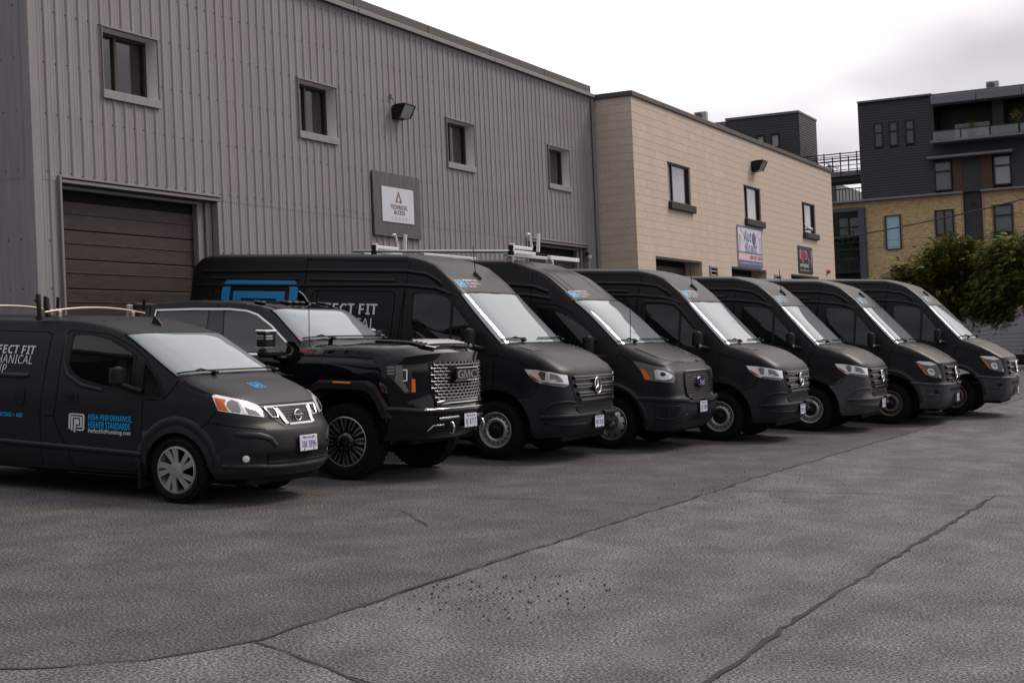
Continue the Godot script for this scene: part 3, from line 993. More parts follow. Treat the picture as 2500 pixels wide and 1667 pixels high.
func mirror_arm(V: Veh, k: int, ctr: Vector3, size: Vector3, root_pt: Vector3, signal_lamp := true) -> void:
	var m := sub("door_mirror", V.root)
	var h := MB.new()
	var c := Vector3(ctr.x, ctr.y, ctr.z * k)
	# rounded shell
	var ny := 10
	var nz := 14
	var P: Array = []
	for i in ny + 1:
		var v: float = -1.0 + 2.0 * i / ny
		var row: Array = []
		for j in nz + 1:
			var a := TAU * j / nz
			var ca := cos(a); var sa := sin(a)
			var e := 0.55
			var p := Vector2(sign(ca) * pow(abs(ca), e), sign(sa) * pow(abs(sa), e))
			var s := pow(max(1.0 - pow(abs(v), 5.0), 0.0), 0.3) * (1.0 - 0.08 * v)
			row.append(c + Vector3(p.x * size.x * 0.5 * s, v * size.y * 0.5, p.y * size.z * 0.5 * s))
		P.append(row)
	for i in ny:
		for j in nz:
			var ms := []
			for q in [[i, j], [i + 1, j], [i + 1, j + 1], [i, j + 1]]:
				var d: Vector3 = P[q[0]][q[1]] - c
				ms.append(Vector3(d.x / (size.x * size.x), pow(d.y / size.y * 2.0, 5) * 0.7 / size.y, d.z / (size.z * size.z)).normalized())
			h.squad(P[i][j], P[i + 1][j], P[i + 1][j + 1], P[i][j + 1], ms[0], ms[1], ms[2], ms[3])
	put("mirror_housing", h, M.trim, m)
	var gl := MB.new()
	gl.box(c + Vector3(-size.x * 0.5 + 0.002, 0.0, 0), Vector3(0.008, size.y * 0.8, size.z * 0.8), 0.003)
	put("mirror_glass", gl, M.glass, m)
	var ar := MB.new()
	var r := Vector3(root_pt.x, root_pt.y, root_pt.z * k)
	var to := c + Vector3(0.01, -size.y * 0.42, -k * size.z * 0.1)
	ar.tube([r, r.lerp(to, 0.5) + Vector3(0, -0.005, 0), to], 0.03, 8)
	put("mirror_arm", ar, M.trim, m)
	if signal_lamp:
		var s := MB.new()
		s.box(c + Vector3(size.x * 0.45, -size.y * 0.42, k * size.z * 0.25), Vector3(0.03, 0.05, 0.06), 0.01)
		put("indicator", s, M.clear_lamp, m)

func wiper(V: Veh, ex: float, t0: float, t1: float) -> void:
	var m := MB.new()
	var a: Array = []
	for i in 9:
		var t := lerpf(t0, t1, i / 8.0)
		a.append(V.st.pt(ex + 0.0, t) + V.st.nr(ex, t) * 0.022)
	m.tube(a, 0.009, 6)
	var p: Vector3 = V.st.pt(ex + 0.03, lerpf(t0, t1, 0.9)) + Vector3(0.02, 0.02, 0)
	m.tube([p, a[5] + Vector3(0.01, 0.02, 0), a[4]], 0.008, 6)
	m.box(p, Vector3(0.06, 0.04, 0.07), 0.015)
	put("wiper", m, M.black_plastic, V.root)

func emblem_star(V: Veh, c: Vector3, r: float, tilt: float) -> void:
	var m := MB.new()
	var bs := Basis(Vector3(0, 0, 1), tilt)
	var ring: Array = []
	for i in 32:
		var a := TAU * i / 32
		ring.append(c + bs * Vector3(0, cos(a) * r, sin(a) * r))
	m.tube(ring, r * 0.085, 8, true)
	for i in 3:
		var a := TAU * i / 3
		var d := bs * Vector3(0, cos(a), sin(a))
		var q := bs * Vector3(0, -sin(a), cos(a))
		var nx := bs * Vector3(1, 0, 0)
		var tip := c + d * r * 0.94
		for sg in [-1.0, 1.0]:
			var w: Vector3 = c + (bs * Vector3(0, cos(a + sg * PI / 3), sin(a + sg * PI / 3))) * r * 0.16
			var nn: Vector3 = (nx + q * sg * 0.8).normalized()
			m.tri(c + nx * r * 0.13, tip + nx * 0.004, w, nn, nn, nn)
	put("emblem", m, M.chrome, V.root)
	var bk := MB.new()
	bk.lathe([Vector2(r, -0.03), Vector2(r * 1.0, 0.0), Vector2(0, 0.0)], c, Basis(bs * Vector3(0, 1, 0), bs * Vector3(0, 0, 1), bs * Vector3(1, 0, 0)), 28)
	put("emblem_dish", bk, M.gloss_black, V.root)
func high_van_common(V: Veh) -> void:
	var b := V.b
	# windscreen with its dark border
	var m := MB.new()
	V.st.panel(m, -0.645, -0.03, -0.875, 0.875, 0.005)
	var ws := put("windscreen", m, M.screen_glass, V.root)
	m = MB.new()
	for l in [[Vector2(-0.65, -0.92), Vector2(-0.65, 0.92)], [Vector2(-0.65, 0.893), Vector2(-0.03, 0.893)], [Vector2(-0.65, -0.893), Vector2(-0.03, -0.893)], [Vector2(-0.022, -0.92), Vector2(-0.022, 0.92)]]:
		V.st.line(m, l, 0.03, 0.007)
	put("windscreen_seal", m, M.black, V.root)
	wiper(V, -0.075, 0.78, 0.12)
	wiper(V, -0.075, 0.0, -0.6)
	m = MB.new()
	m.box(b.at(V.t, 0, 0.78, 0.015), Vector3(0.15, 0.045, 0.07), 0.02, Basis(Vector3(0, 0, 1), -0.75))
	put("roof_aerial_base", m, M.black_plastic, V.root)

func roof_badge(V: Veh, fw: Frame, a: float, bb: float) -> void:
	var d := sub("roof_badge", V.root)
	var m := MB.new()
	monogram(V, m, fw, Vector2(a, bb), 0.165, 0.125, 0.006)
	put("monogram", m, M.cyan_pale, d)
	var rows := [["PERFECT FIT", 0.42, true], ["MECHANICAL", 0.42, false], ["GROUP", 0.22, false]]
	for i in 3:
		var k := MB.new()
		V.b.text(k, fw, letters(rows[i][0], rows[i][1], 0.043, rows[i][2]), Vector2(a + 0.2 + rows[i][1] * 0.5, bb + 0.135 - i * 0.062), 0.006)
		put("lettering", k, M.letter, d)

func big_side_print(V: Veh) -> void:
	for k in [1, -1]:
		var m := MB.new()
		var x0 := -4.37
		monogram(V, m, V.s[k], Vector2(x0 if k > 0 else 3.08, 1.18), 1.28, 0.93, 0.005)
		put("side_monogram", m, M.cyan, V.root)
		side_name(V, V.s[k], k, -2.99, -1.80, 1.98, 0.145, 0.195, V.root)

func make_new_van() -> Veh:
	var V := new_vehicle("panel_van", "", "van", "", BODY_SPRINTER, [func(p: Vector3) -> float: return p.y - lerpf(0.82, 1.0, clampf((p.x - 0.4) / 0.22, 0, 1)) if p.x > 0.2 else 1.0])
	var b := V.b
	var sh := b.sheets(func(c: Vector3, strip: bool) -> String:
		if strip and c.x > 0.0 and c.y > 1.135 and c.y < 1.5: return "bonnet"
		if c.x > 0.33 and c.y < lerpf(0.82, 1.0, clampf((c.x - 0.4) / 0.22, 0, 1)) : return "front_bumper"
		if not strip and c.x > -1.42 and c.x < -0.02 and c.y > 0.45 and c.y < 2.2: return "front_door_" + ("r" if c.z > 0 else "l")
		if not strip and c.x > -2.98 and c.x < -1.42 and c.y > 0.45 and c.y < 2.55: return "sliding_door_" + ("r" if c.z > 0 else "l")
		return "body")
	var names := {"front_door_r": "front_door", "front_door_l": "front_door", "sliding_door_r": "sliding_door", "sliding_door_l": "rear_side_panel"}
	for key in sh:
		put(names.get(key, key), sh[key], M.plastic_body if key == "front_bumper" else M.paint, V.root)
	underside(V, -4.85, 0.85, 0.26, 0.62, 0.72)
	high_van_common(V)
	van_side_relief(V)
	# door glass
	both(V, false, "door_window", M.side_glass, round_poly([-1.25, 2.125, -0.98, 2.125, -0.79, 2.09, -0.70, 2.03, -0.69, 1.49, -1.19, 1.55, -1.25, 1.72], 0.06), 0.005)
	both(V, false, "quarter_window", M.side_glass, [-0.655, 1.975, -0.54, 1.86, -0.40, 1.715, -0.29, 1.59, -0.30, 1.43, -0.65, 1.475], 0.005)
	both(V, false, "mirror_sail", M.black_plastic, [-0.285, 1.585, -0.06, 1.345, -0.30, 1.40], 0.012, 0.11, 0.012)
	var seal := MB.new()
	seam_lines(V, seal, [[-1.265, 2.14, -0.98, 2.14, -0.78, 2.105, -0.66, 2.0, -0.54, 1.88, -0.40, 1.735, -0.27, 1.6, -0.055, 1.34, -0.66, 1.46, -1.2, 1.535, -1.265, 1.73, -1.265, 2.14], [-0.675, 2.03, -0.67, 1.47]], 0.024, 0.009)
	put("window_seal", seal, M.black_plastic, V.root)
	# lamps
	var hl := both(V, true, "headlight", M.lamp_chrome, [-0.388, 1.185, -0.258, 1.18, -0.129, 1.159, -0.003, 1.13, 0.101, 1.119, 0.122, 1.005, 0.063, 0.972, -0.083, 0.987, -0.212, 1.01, -0.279, 1.041, -0.346, 1.113], 0.012, 0.06, 0.012)
	both(V, true, "amber_reflector", M.amber_red, [-0.346, 1.126, -0.329, 1.124, -0.239, 1.05, -0.205, 1.03, -0.284, 1.047], 0.016, 0.06, 0.0, hl)
	both(V, true, "headlight_lower_trim", M.lamp_grey, [-0.188, 1.035, -0.08, 1.022, 0.11, 1.007, 0.063, 0.975, -0.083, 0.99, -0.212, 1.012], 0.016, 0.06, 0.0, hl)
	both(V, true, "reflector_bowl", M.lamp_dark, [-0.245, 1.138, -0.215, 1.166, -0.168, 1.152, -0.172, 1.06, -0.2, 1.055], 0.016, 0.06, 0.0, hl)
	both(V, true, "reflector_bowl", M.lamp_dark, [-0.124, 1.142, -0.038, 1.122, 0.03, 1.06, 0.035, 1.03, -0.068, 1.042, -0.12, 1.07], 0.016, 0.06, 0.0, hl)
	both(V, true, "headlight_bar", M.lamp_white, [-0.1, 1.065, -0.055, 1.06, -0.055, 1.045, -0.1, 1.05], 0.02, 0.06, 0.0, hl)
	# grille
	var m := MB.new()
	b.panel(m, V.f, V2([-0.735, 1.115, -0.6, 1.135, 0.6, 1.135, 0.735, 1.115, 0.63, 0.84, 0.55, 0.765, 0.42, 0.742, -0.42, 0.742, -0.55, 0.765, -0.63, 0.84]), 0.006, 0.09, 0.006)
	var gr := put("grille", m, M.gloss_dark, V.root)
	for e in [[1.085, 0.66, 0.045], [0.985, 0.63, 0.05], [0.88, 0.57, 0.05], [0.805, 0.5, 0.02]]:
		m = MB.new()
		b.ribbon(m, V.f, [Vector2(-e[1], e[0]), Vector2(e[1], e[0])], e[2], 0.012, 0.0, 0.026)
		put("grille_slat", m, M.trim_shine, gr)
		m = MB.new()
		b.ribbon(m, V.f, [Vector2(-e[1] + 0.02, e[0] - e[2] * 0.5), Vector2(e[1] - 0.02, e[0] - e[2] * 0.5)], 0.01, 0.026, 0.0, 0.004)
		put("grille_strip", m, M.dull_chrome, gr)
	emblem_star(V, Vector3(1.035, 0.975, 0), 0.103, 0.09)
	# bumper relief
	m = MB.new()
	for k in [1, -1]:
		b.ribbon(m, V.dg[k], Array(mirror2([-0.20, 0.585, -0.06, 0.595, 0.33, 0.6, 0.62, 0.605], k)), 0.05, 0.0, 0.0, 0.05)
		b.ribbon(m, V.dg[k], Array(mirror2([-0.20, 0.59, -0.175, 0.66, -0.139, 0.723, -0.048, 0.775, 0.118, 0.785, 0.26, 0.77], k)), 0.035, 0.0, 0.0, 0.02)
		b.ribbon(m, V.dg[k], Array(mirror2([-0.18, 0.525, -0.07, 0.5, 0.47, 0.49], k)), 0.03, 0.0, 0.0, 0.02)
	put("bumper_step", m, M.plastic_body, V.root)
	m = MB.new()
	b.panel(m, V.f, V2([-0.6, 0.715, 0.6, 0.715, 0.55, 0.63, -0.55, 0.63]), 0.004, 0.1)
	put("lower_intake", m, M.black, V.root)
	# bonnet vents
	for k in [1, -1]:
		m = MB.new()
		b.panel(m, V.t, V2([0.86 * k, -0.26, 0.62 * k, -0.34, 0.62 * k, -0.52, 0.84 * k, -0.42]), 0.004, 0.08)
		var vt := put("bonnet_vent", m, M.vent_dark, V.root)
		for i in 4:
			m = MB.new()
			var y := lerpf(-0.29, -0.47, i / 3.0)
			b.ribbon(m, V.t, [Vector2(0.84 * k, y + 0.025), Vector2(0.64 * k, y - 0.035)], 0.016, 0.005, 0.0, 0.01)
			put("louvre", m, M.paint, vt)
	m = MB.new()
	seam_lines(V, m, [[-0.05, 1.36, 0.236, 1.29, 0.385, 1.262, 0.50, 1.215, 0.56, 1.19], [0.30, 0.815, 0.45, 0.83, 0.53, 0.87, 0.575, 0.93, 0.60, 0.985]], 0.01)
	put("panel_gap", m, M.gap, V.root)
	plate(V, 1.065, 0.505, "PW 7016", 0.05, true)
	for k in [1, -1]: mirror_arm(V, k, Vector3(-0.30, 1.575, 1.15), Vector3(0.13, 0.25, 0.21), Vector3(-0.17, 1.43, 0.97))
	var fw := b.frame(Vector3(0, 0, -1), Vector3(-0.7, 0.714, 0))
	roof_badge(V, fw, -0.80, 2.0)
	big_side_print(V)
	add_wheels(V, "steel", [0.0, -3.665], 0.82)
	return V

func van_side_relief(V: Veh) -> void:
	var m := MB.new()
	creases(V, m, [[-4.75, 2.40, -2.94, 2.425, -1.41, 2.425, -1.10, 2.39, -0.93, 2.31, -0.85, 2.25], [-4.6, 2.30, -3.1, 2.30], [-2.9, 2.30, -1.57, 2.295], [-4.85, 2.20, -3.0, 2.215, -1.41, 2.235, -0.95, 2.205, -0.70, 2.125]], 0.05, 0.012)
	creases(V, m, [[-4.9, 0.93, -4.25, 0.96], [-3.08, 0.96, -0.6, 0.95]], 0.07, 0.012)
	put("side_crease", m, M.paint, V.root)
	m = MB.new()
	seam_lines(V, m, [[-4.75, 2.375, -2.94, 2.40, -1.41, 2.40, -1.10, 2.365, -0.95, 2.285, -0.87, 2.22]], 0.016, 0.003)  # no gap: shade under the upper crease, painted as a dark line
	seam_lines(V, m, [[-1.36, 2.55, -1.40, 2.23, -1.455, 1.52, -1.455, 0.5], [-2.99, 2.585, -2.99, 0.6], [-2.98, 2.575, -1.40, 2.555], [-4.9, 2.175, -1.40, 2.21, -0.97, 2.18, -0.74, 2.10], [0.03, 1.38, -0.02, 1.3, -0.02, 0.95], [-1.40, 2.19, -1.40, 0.5, -0.55, 0.5]], 0.012)  # real gaps, plus a dark line of painted shade under the lowest crease
	put("panel_gap", m, M.gap, V.root)
	m = MB.new()
	for r in [[-2.86, -1.54], [-4.62, -3.15]]:
		seam_lines(V, m, [round_poly([r[0], 2.15, r[1], 2.15, r[1] - 0.04, 1.22, r[0], 1.22], 0.1) + [r[0] + 0.1, 2.15]], 0.014, 0.002)
	put("side_panel_recess", m, M.gap, V.root)
	m = MB.new()
	for k in [1, -1]:
		m.box(Vector3(-1.24, 1.05, k * 1.0), Vector3(0.2, 0.06, 0.035), 0.012)
	put("door_handle", m, M.trim, V.root)
func make_old_van() -> Veh:
	var V := new_vehicle("older_panel_van", "", "van", "", BODY_OLD, [func(p: Vector3) -> float: return p.y - 0.79 if p.x > 0.2 else 1.0])
	var b := V.b
	var sh := b.sheets(func(c: Vector3, strip: bool) -> String:
		if strip and c.x > 0.0 and c.y > 1.15 and c.y < 1.5: return "bonnet"
		if c.x > 0.36 and c.y < 0.79: return "front_bumper"
		if not strip and c.x > -1.42 and c.x < -0.02 and c.y > 0.45 and c.y < 2.2: return "front_door_" + ("r" if c.z > 0 else "l")
		if not strip and c.x > -2.98 and c.x < -1.42 and c.y > 0.45 and c.y < 2.55: return "sliding_door_" + ("r" if c.z > 0 else "l")
		return "body")
	var names := {"front_door_r": "front_door", "front_door_l": "front_door", "sliding_door_r": "sliding_door", "sliding_door_l": "rear_side_panel"}
	for key in sh: put(names.get(key, key), sh[key], M.plastic_old if key == "front_bumper" else M.paint, V.root)
	underside(V, -4.85, 0.85, 0.26, 0.62, 0.72)
	high_van_common(V)
	van_side_relief(V)
	both(V, false, "door_window", M.side_glass, round_poly([-1.24, 2.13, -0.96, 2.13, -0.77, 2.095, -0.71, 2.05, -0.70, 1.48, -1.2, 1.57], 0.05), 0.005)
	both(V, false, "quarter_window", M.side_glass, [-0.66, 2.005, -0.52, 1.87, -0.36, 1.67, -0.30, 1.59, -0.31, 1.42, -0.66, 1.465], 0.005)
	both(V, false, "mirror_sail", M.black_plastic, [-0.29, 1.59, -0.04, 1.34, -0.31, 1.40], 0.012, 0.11, 0.012)
	var m := MB.new()
	seam_lines(V, m, [[-1.26, 2.145, -0.95, 2.145, -0.75, 2.11, -0.64, 2.02, -0.50, 1.885, -0.35, 1.70, -0.04, 1.335, -0.66, 1.445, -1.215, 1.55, -1.26, 2.145], [-0.68, 2.04, -0.68, 1.46]], 0.024, 0.009)
	put("window_seal", m, M.black_plastic, V.root)
	var hl := both(V, true, "headlight", M.lamp_grey, [-0.365, 1.173, -0.297, 1.188, -0.154, 1.181, -0.058, 1.125, 0.0, 0.99, 0.031, 0.876, -0.118, 0.897, -0.212, 0.94, -0.287, 1.056], 0.012, 0.06, 0.012)
	both(V, true, "amber_reflector", M.amber, [-0.335, 1.126, -0.31, 1.124, -0.195, 0.945, -0.215, 0.943, -0.283, 1.05], 0.016, 0.06, 0.0, hl)
	both(V, true, "headlight_upper_lens", M.lamp_chrome, [-0.355, 1.172, -0.297, 1.182, -0.157, 1.175, -0.075, 1.13, -0.155, 1.108, -0.275, 1.13], 0.016, 0.06, 0.0, hl)
	both(V, true, "reflector_bowl", M.lamp_chrome, [-0.2, 1.03, -0.17, 1.058, -0.13, 1.055, -0.1, 1.0, -0.097, 0.945, -0.13, 0.93, -0.17, 0.945], 0.016, 0.06, 0.0, hl)
	both(V, true, "reflector_bowl", M.lamp_dark, [-0.185, 1.025, -0.13, 1.02, -0.115, 0.985, -0.15, 0.995], 0.02, 0.06, 0.0, hl)
	both(V, true, "small_reflector", M.lamp_chrome, [-0.035, 0.945, -0.01, 0.94, 0.01, 0.895, -0.02, 0.9], 0.016, 0.06, 0.0, hl)
	m = MB.new()
	b.panel(m, V.f, V2([-0.72, 1.115, -0.6, 1.13, 0.6, 1.13, 0.72, 1.115, 0.64, 0.84, 0.56, 0.795, -0.56, 0.795, -0.64, 0.84]), 0.006, 0.09, 0.006)
	var gr := put("grille", m, M.gloss_dark, V.root)
	for e in [[1.07, 0.67, 0.055], [0.965, 0.645, 0.055], [0.86, 0.61, 0.055]]:
		m = MB.new()
		b.ribbon(m, V.f, [Vector2(-e[1], e[0]), Vector2(e[1], e[0])], e[2], 0.01, 0.0, 0.03)
		put("grille_slat", m, M.trim_shine, gr)
	m = MB.new()
	b.ribbon(m, V.f, [Vector2(-0.3, 0.8), Vector2(0.3, 0.8)], 0.02, 0.02, 0.0, 0.012)
	put("grille_strip", m, M.dull_chrome, gr)
	emblem_star(V, Vector3(1.035, 0.975, 0), 0.11, 0.1)
	m = MB.new()
	for k in [1, -1]:
		b.ribbon(m, V.dg[k], Array(mirror2([-0.43, 0.785, -0.15, 0.765, 0.18, 0.765, 0.66, 0.765], k)), 0.05, 0.0, 0.0, 0.025)
		b.ribbon(m, V.dg[k], Array(mirror2([-0.203, 0.57, 0.03, 0.572], k)), 0.03, 0.0, 0.0, 0.02)
		b.ribbon(m, V.dg[k], Array(mirror2([-0.203, 0.57, -0.163, 0.632, -0.131, 0.682, -0.036, 0.685, 0.021, 0.58], k)), 0.02, 0.0, 0.0, 0.014)
	put("bumper_step", m, M.plastic_old, V.root)
	both(V, true, "fog_lamp_cover", M.trim, round_poly([-0.1, 0.665, -0.045, 0.668, -0.03, 0.61, -0.09, 0.6], 0.02), 0.012, 0.06, 0.012)
	m = MB.new()
	b.panel(m, V.f, V2([-0.56, 0.705, 0.56, 0.705, 0.52, 0.64, -0.52, 0.64]), 0.004, 0.1)
	put("lower_intake", m, M.black, V.root)
	for k in [1, -1]:
		m = MB.new()
		b.panel(m, V.t, V2([0.80 * k, -0.20, 0.40 * k, -0.32, 0.52 * k, -0.47, 0.8 * k, -0.35]), 0.004, 0.08)
		put("bonnet_vent", m, M.vent_dark, V.root)
	m = MB.new()
	# a lengthwise fold on each side of the bonnet, and the flared arch edges
	for k in [1, -1]:
		b.ribbon(m, V.t, [Vector2(0.82 * k, -0.2), Vector2(0.72 * k, -0.55), Vector2(0.6 * k, -0.82)], 0.05, 0.0, 0.0, 0.012)
		for ax in [0.0, -3.665]:
			var arc: Array = []
			for i in 17:
				var an := PI * (0.02 + 0.96 * i / 16.0)
				arc.append(Vector2((ax + cos(an) * 0.575) * k, 0.385 + sin(an) * 0.6))
			b.ribbon(m, V.s[k], arc, 0.085, 0.0, 0.0, 0.014)
	put("arch_flare", m, M.paint, V.root)
	m = MB.new()
	seam_lines(V, m, [[-0.02, 1.34, 0.2, 1.30, 0.40, 1.25, 0.46, 1.20], [0.36, 0.795, 0.6, 0.795]], 0.01)
	put("panel_gap", m, M.gap, V.root)
	plate(V, 1.075, 0.515, "LE 6410", 0.03, true)
	for k in [1, -1]: mirror_arm(V, k, Vector3(-0.32, 1.56, 1.14), Vector3(0.12, 0.27, 0.19), Vector3(-0.19, 1.44, 0.97))
	var fw := b.frame(Vector3(0, 0, -1), Vector3(-0.7, 0.714, 0))
	roof_badge(V, fw, -0.76, 2.0)
	big_side_print(V)
	add_wheels(V, "rusty", [0.0, -3.665], 0.82)
	return V

func make_transit() -> Veh:
	var V := new_vehicle("ribbed_roof_van", "matte black high roof van with ladder rack and honeycomb grille, beside the first big van", "van", "black high roof vans in the row", BODY_TRANSIT, [func(p: Vector3) -> float: return p.y - 0.755 if p.x > 0.2 else 1.0])
	var b := V.b
	var sh := b.sheets(func(c: Vector3, strip: bool) -> String:
		if strip and c.x > 0.02 and c.y > 1.11 and c.y < 1.48: return "bonnet"
		if c.x > 0.40 and c.y < 0.755: return "front_bumper"
		if not strip and c.x > -1.35 and c.x < -0.02 and c.y > 0.45 and c.y < 2.05: return "front_door_" + ("r" if c.z > 0 else "l")
		if not strip and c.x > -2.8 and c.x < -1.35 and c.y > 0.45 and c.y < 2.3: return "sliding_door_" + ("r" if c.z > 0 else "l")
		return "body")
	var names := {"front_door_r": "front_door", "front_door_l": "front_door", "sliding_door_r": "sliding_door", "sliding_door_l": "rear_side_panel"}
	for key in sh: put(names.get(key, key), sh[key], M.plastic_body if key == "front_bumper" else M.paint, V.root)
	underside(V, -4.7, 0.82, 0.26, 0.62, 0.72)
	var m := MB.new()
	V.st.panel(m, -0.70, -0.01, -0.875, 0.875, 0.005)
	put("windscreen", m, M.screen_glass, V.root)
	m = MB.new()
	for l in [[Vector2(-0.71, -0.92), Vector2(-0.71, 0.92)], [Vector2(-0.71, 0.893), Vector2(-0.01, 0.893)], [Vector2(-0.71, -0.893), Vector2(-0.01, -0.893)], [Vector2(-0.004, -0.92), Vector2(-0.004, 0.92)]]:
		V.st.line(m, l, 0.03, 0.007)
	put("windscreen_seal", m, M.black, V.root)
	wiper(V, -0.05, 0.8, 0.2)
	wiper(V, -0.05, 0.1, -0.5)
	m = MB.new()
	# pressed ribs that run down the front of the roof
	for zt in [0.78, 0.52, 0.22, -0.08, -0.38, -0.66]:
		V.st.line(m, [Vector2(-4.3, zt), Vector2(-1.3, zt), Vector2(-0.86, zt)], 0.016, 0.004)
	put("roof_groove", m, M.gap, V.root)
	m = MB.new()
	creases(V, m, [[-4.6, 2.30, -1.84, 2.33, -1.3, 2.295, -1.05, 2.22], [-4.7, 2.14, -1.4, 2.17, -1.0, 2.12]], 0.06, 0.014)
	creases(V, m, [[-4.7, 0.8, -4.3, 0.85], [-3.2, 0.85, -0.55, 0.85]], 0.08, 0.014)
	put("side_crease", m, M.paint, V.root)
	m = MB.new()
	seam_lines(V, m, [[-4.6, 2.27, -1.84, 2.30, -1.3, 2.265, -1.05, 2.19], [-1.33, 2.56, -1.318, 2.1, -1.40, 1.5, -1.40, 0.5, -0.55, 0.5], [-2.8, 2.3, -2.8, 0.5], [-1.318, 2.05, -0.9, 2.03, -0.6, 1.9], [0.15, 1.40, 0.0, 1.2, -0.02, 0.92], [0.12, 1.36, 0.24, 1.3, 0.30, 1.25]], 0.012)  # the line below the upper crease is painted shade; the others are gaps
	put("panel_gap", m, M.gap, V.root)
	both(V, false, "door_window", M.side_glass, round_poly([-1.21, 1.99, -0.94, 1.965, -0.68, 1.88, -0.50, 1.77, -0.30, 1.6, -0.22, 1.53, -0.3, 1.40, -1.14, 1.52], 0.04), 0.005)
	both(V, false, "mirror_sail", M.black_plastic, [-0.24, 1.5, 0.022, 1.375, 0.16, 1.19, -0.11, 1.2, -0.3, 1.36], 0.012, 0.11, 0.012)
	m = MB.new()
	seam_lines(V, m, [[-1.225, 2.005, -0.93, 1.98, -0.66, 1.895, -0.485, 1.785, -0.2, 1.52, -0.3, 1.385, -1.155, 1.5, -1.225, 2.005]], 0.026, 0.008)
	put("window_seal", m, M.black_plastic, V.root)
	var hl := both(V, true, "headlight", M.lamp_grey, [-0.463, 1.266, -0.251, 1.209, -0.045, 1.162, 0.03, 1.119, 0.05, 1.049, 0.024, 0.972, -0.143, 0.983, -0.33, 1.004, -0.374, 1.125], 0.012, 0.06, 0.012)
	both(V, true, "amber_reflector", M.amber, [-0.374, 1.165, -0.339, 1.155, -0.255, 1.02, -0.325, 1.015, -0.366, 1.125], 0.016, 0.06, 0.0, hl)
	both(V, true, "reflector_bowl", M.lamp_chrome, [-0.228, 1.14, -0.19, 1.155, -0.12, 1.136, -0.03, 1.09, 0.007, 1.067, -0.03, 1.03, -0.115, 1.012, -0.203, 1.019], 0.016, 0.06, 0.0, hl)
	both(V, true, "projector", M.lamp_black, [-0.15, 1.12, -0.11, 1.115, -0.09, 1.08, -0.13, 1.06, -0.16, 1.08], 0.02, 0.06, 0.0, hl)
	# grille with honeycomb
	m = MB.new()
	var gp := V2([-0.49, 1.115, 0.49, 1.115, 0.56, 0.93, 0.5, 0.75, 0.42, 0.725, -0.42, 0.725, -0.5, 0.75, -0.56, 0.93])
	b.panel(m, V.f, gp, 0.006, 0.09, 0.006)
	var gr := put("grille", m, M.gloss_dark, V.root)
	m = MB.new()
	for j in 11:
		var y := 0.755 + j * 0.034
		for i in 26:
			var z := -0.5 + i * 0.04 + (0.02 if j % 2 == 0 else 0.0)
			if not Geometry2D.is_point_in_polygon(Vector2(z, y), gp) or not Geometry2D.is_point_in_polygon(Vector2(z + 0.03, y), gp): continue
			b.ribbon(m, V.f, [Vector2(z - 0.018, y - 0.009), Vector2(z, y + 0.007), Vector2(z + 0.018, y - 0.009)], 0.007, 0.012, 0.0, 0.006)
	var hc := put("honeycomb", m, M.black_plastic, gr)
	hc.set_meta("kind", "stuff")
	m = MB.new()
	b.ribbon(m, V.f, Array(gp) + [gp[0]], 0.028, 0.01, 0.0, 0.014)
	put("grille_frame", m, M.trim, gr)
	m = MB.new()
	b.ribbon(m, V.f, [Vector2(-0.48, 1.122), Vector2(0.48, 1.122)], 0.016, 0.02, 0.0, 0.008)
	put("grille_strip", m, M.dull_chrome, gr)
	m = MB.new()
	var bs := Basis(Vector3(0, 0.075, 0), Vector3(0, 0, 0.15), Vector3(1, 0, 0))
	m.lathe([Vector2(1.0, -0.05), Vector2(1.0, 0.025), Vector2(0.9, 0.03)], Vector3(0.99, 0.965, 0), bs, 28)
	put("emblem_ring", m, M.chrome, V.root)
	m = MB.new()
	m.lathe([Vector2(0.9, 0.028), Vector2(0.5, 0.034), Vector2(0.0, 0.036)], Vector3(0.99, 0.965, 0), bs, 28)
	put("emblem_oval", m, M.emblem_blue, V.root)
	m = MB.new()
	flat_text(m, "Ford", Vector3(1.032, 0.965, 0), Vector3(0, 0, -1), Vector3.UP, 0.19, 0.08, false, "Droid Serif")
	put("emblem_script", m, M.letter, V.root)
	# bumper
	m = MB.new()
	for k in [1, -1]:
		b.ribbon(m, V.dg[k], Array(mirror2([-0.43, 0.735, -0.24, 0.74, 0.155, 0.735, 0.29, 0.72, 0.357, 0.695, 0.65, 0.695], k)), 0.07, 0.0, 0.0, 0.03)
		b.ribbon(m, V.dg[k], Array(mirror2(round_poly([-0.22, 0.64, 0.14, 0.65, 0.05, 0.47, -0.18, 0.465], 0.05), k)), 0.03, 0.0, 0.0, 0.02)
		b.ribbon(m, V.dg[k], Array(mirror2([0.17, 0.4, 0.24, 0.5, 0.32, 0.525], k)), 0.03, 0.0, 0.0, 0.02)
	put("bumper_step", m, M.plastic_body, V.root)
	both(V, true, "fog_lamp_blank", M.black_plastic, round_poly([-0.16, 0.615, 0.09, 0.62, 0.03, 0.5, -0.14, 0.495], 0.04), 0.004, 0.08)
	m = MB.new()
	b.panel(m, V.f, V2([-0.42, 0.51, 0.42, 0.51, 0.46, 0.42, -0.46, 0.42]), 0.004, 0.1)
	put("lower_intake", m, M.black, V.root)
	m = MB.new()
	for k in [1, -1]:
		for ax in [0.0, -3.75]:
			var arc: Array = []
			for i in 17:
				var an := PI * (0.03 + 0.94 * i / 16.0)
				arc.append(Vector2((ax + cos(an) * 0.545) * k, 0.37 + sin(an) * 0.545))
			b.ribbon(m, V.s[k], arc, 0.075, 0.0, 0.0, 0.014)
	put("arch_flare", m, M.paint, V.root)
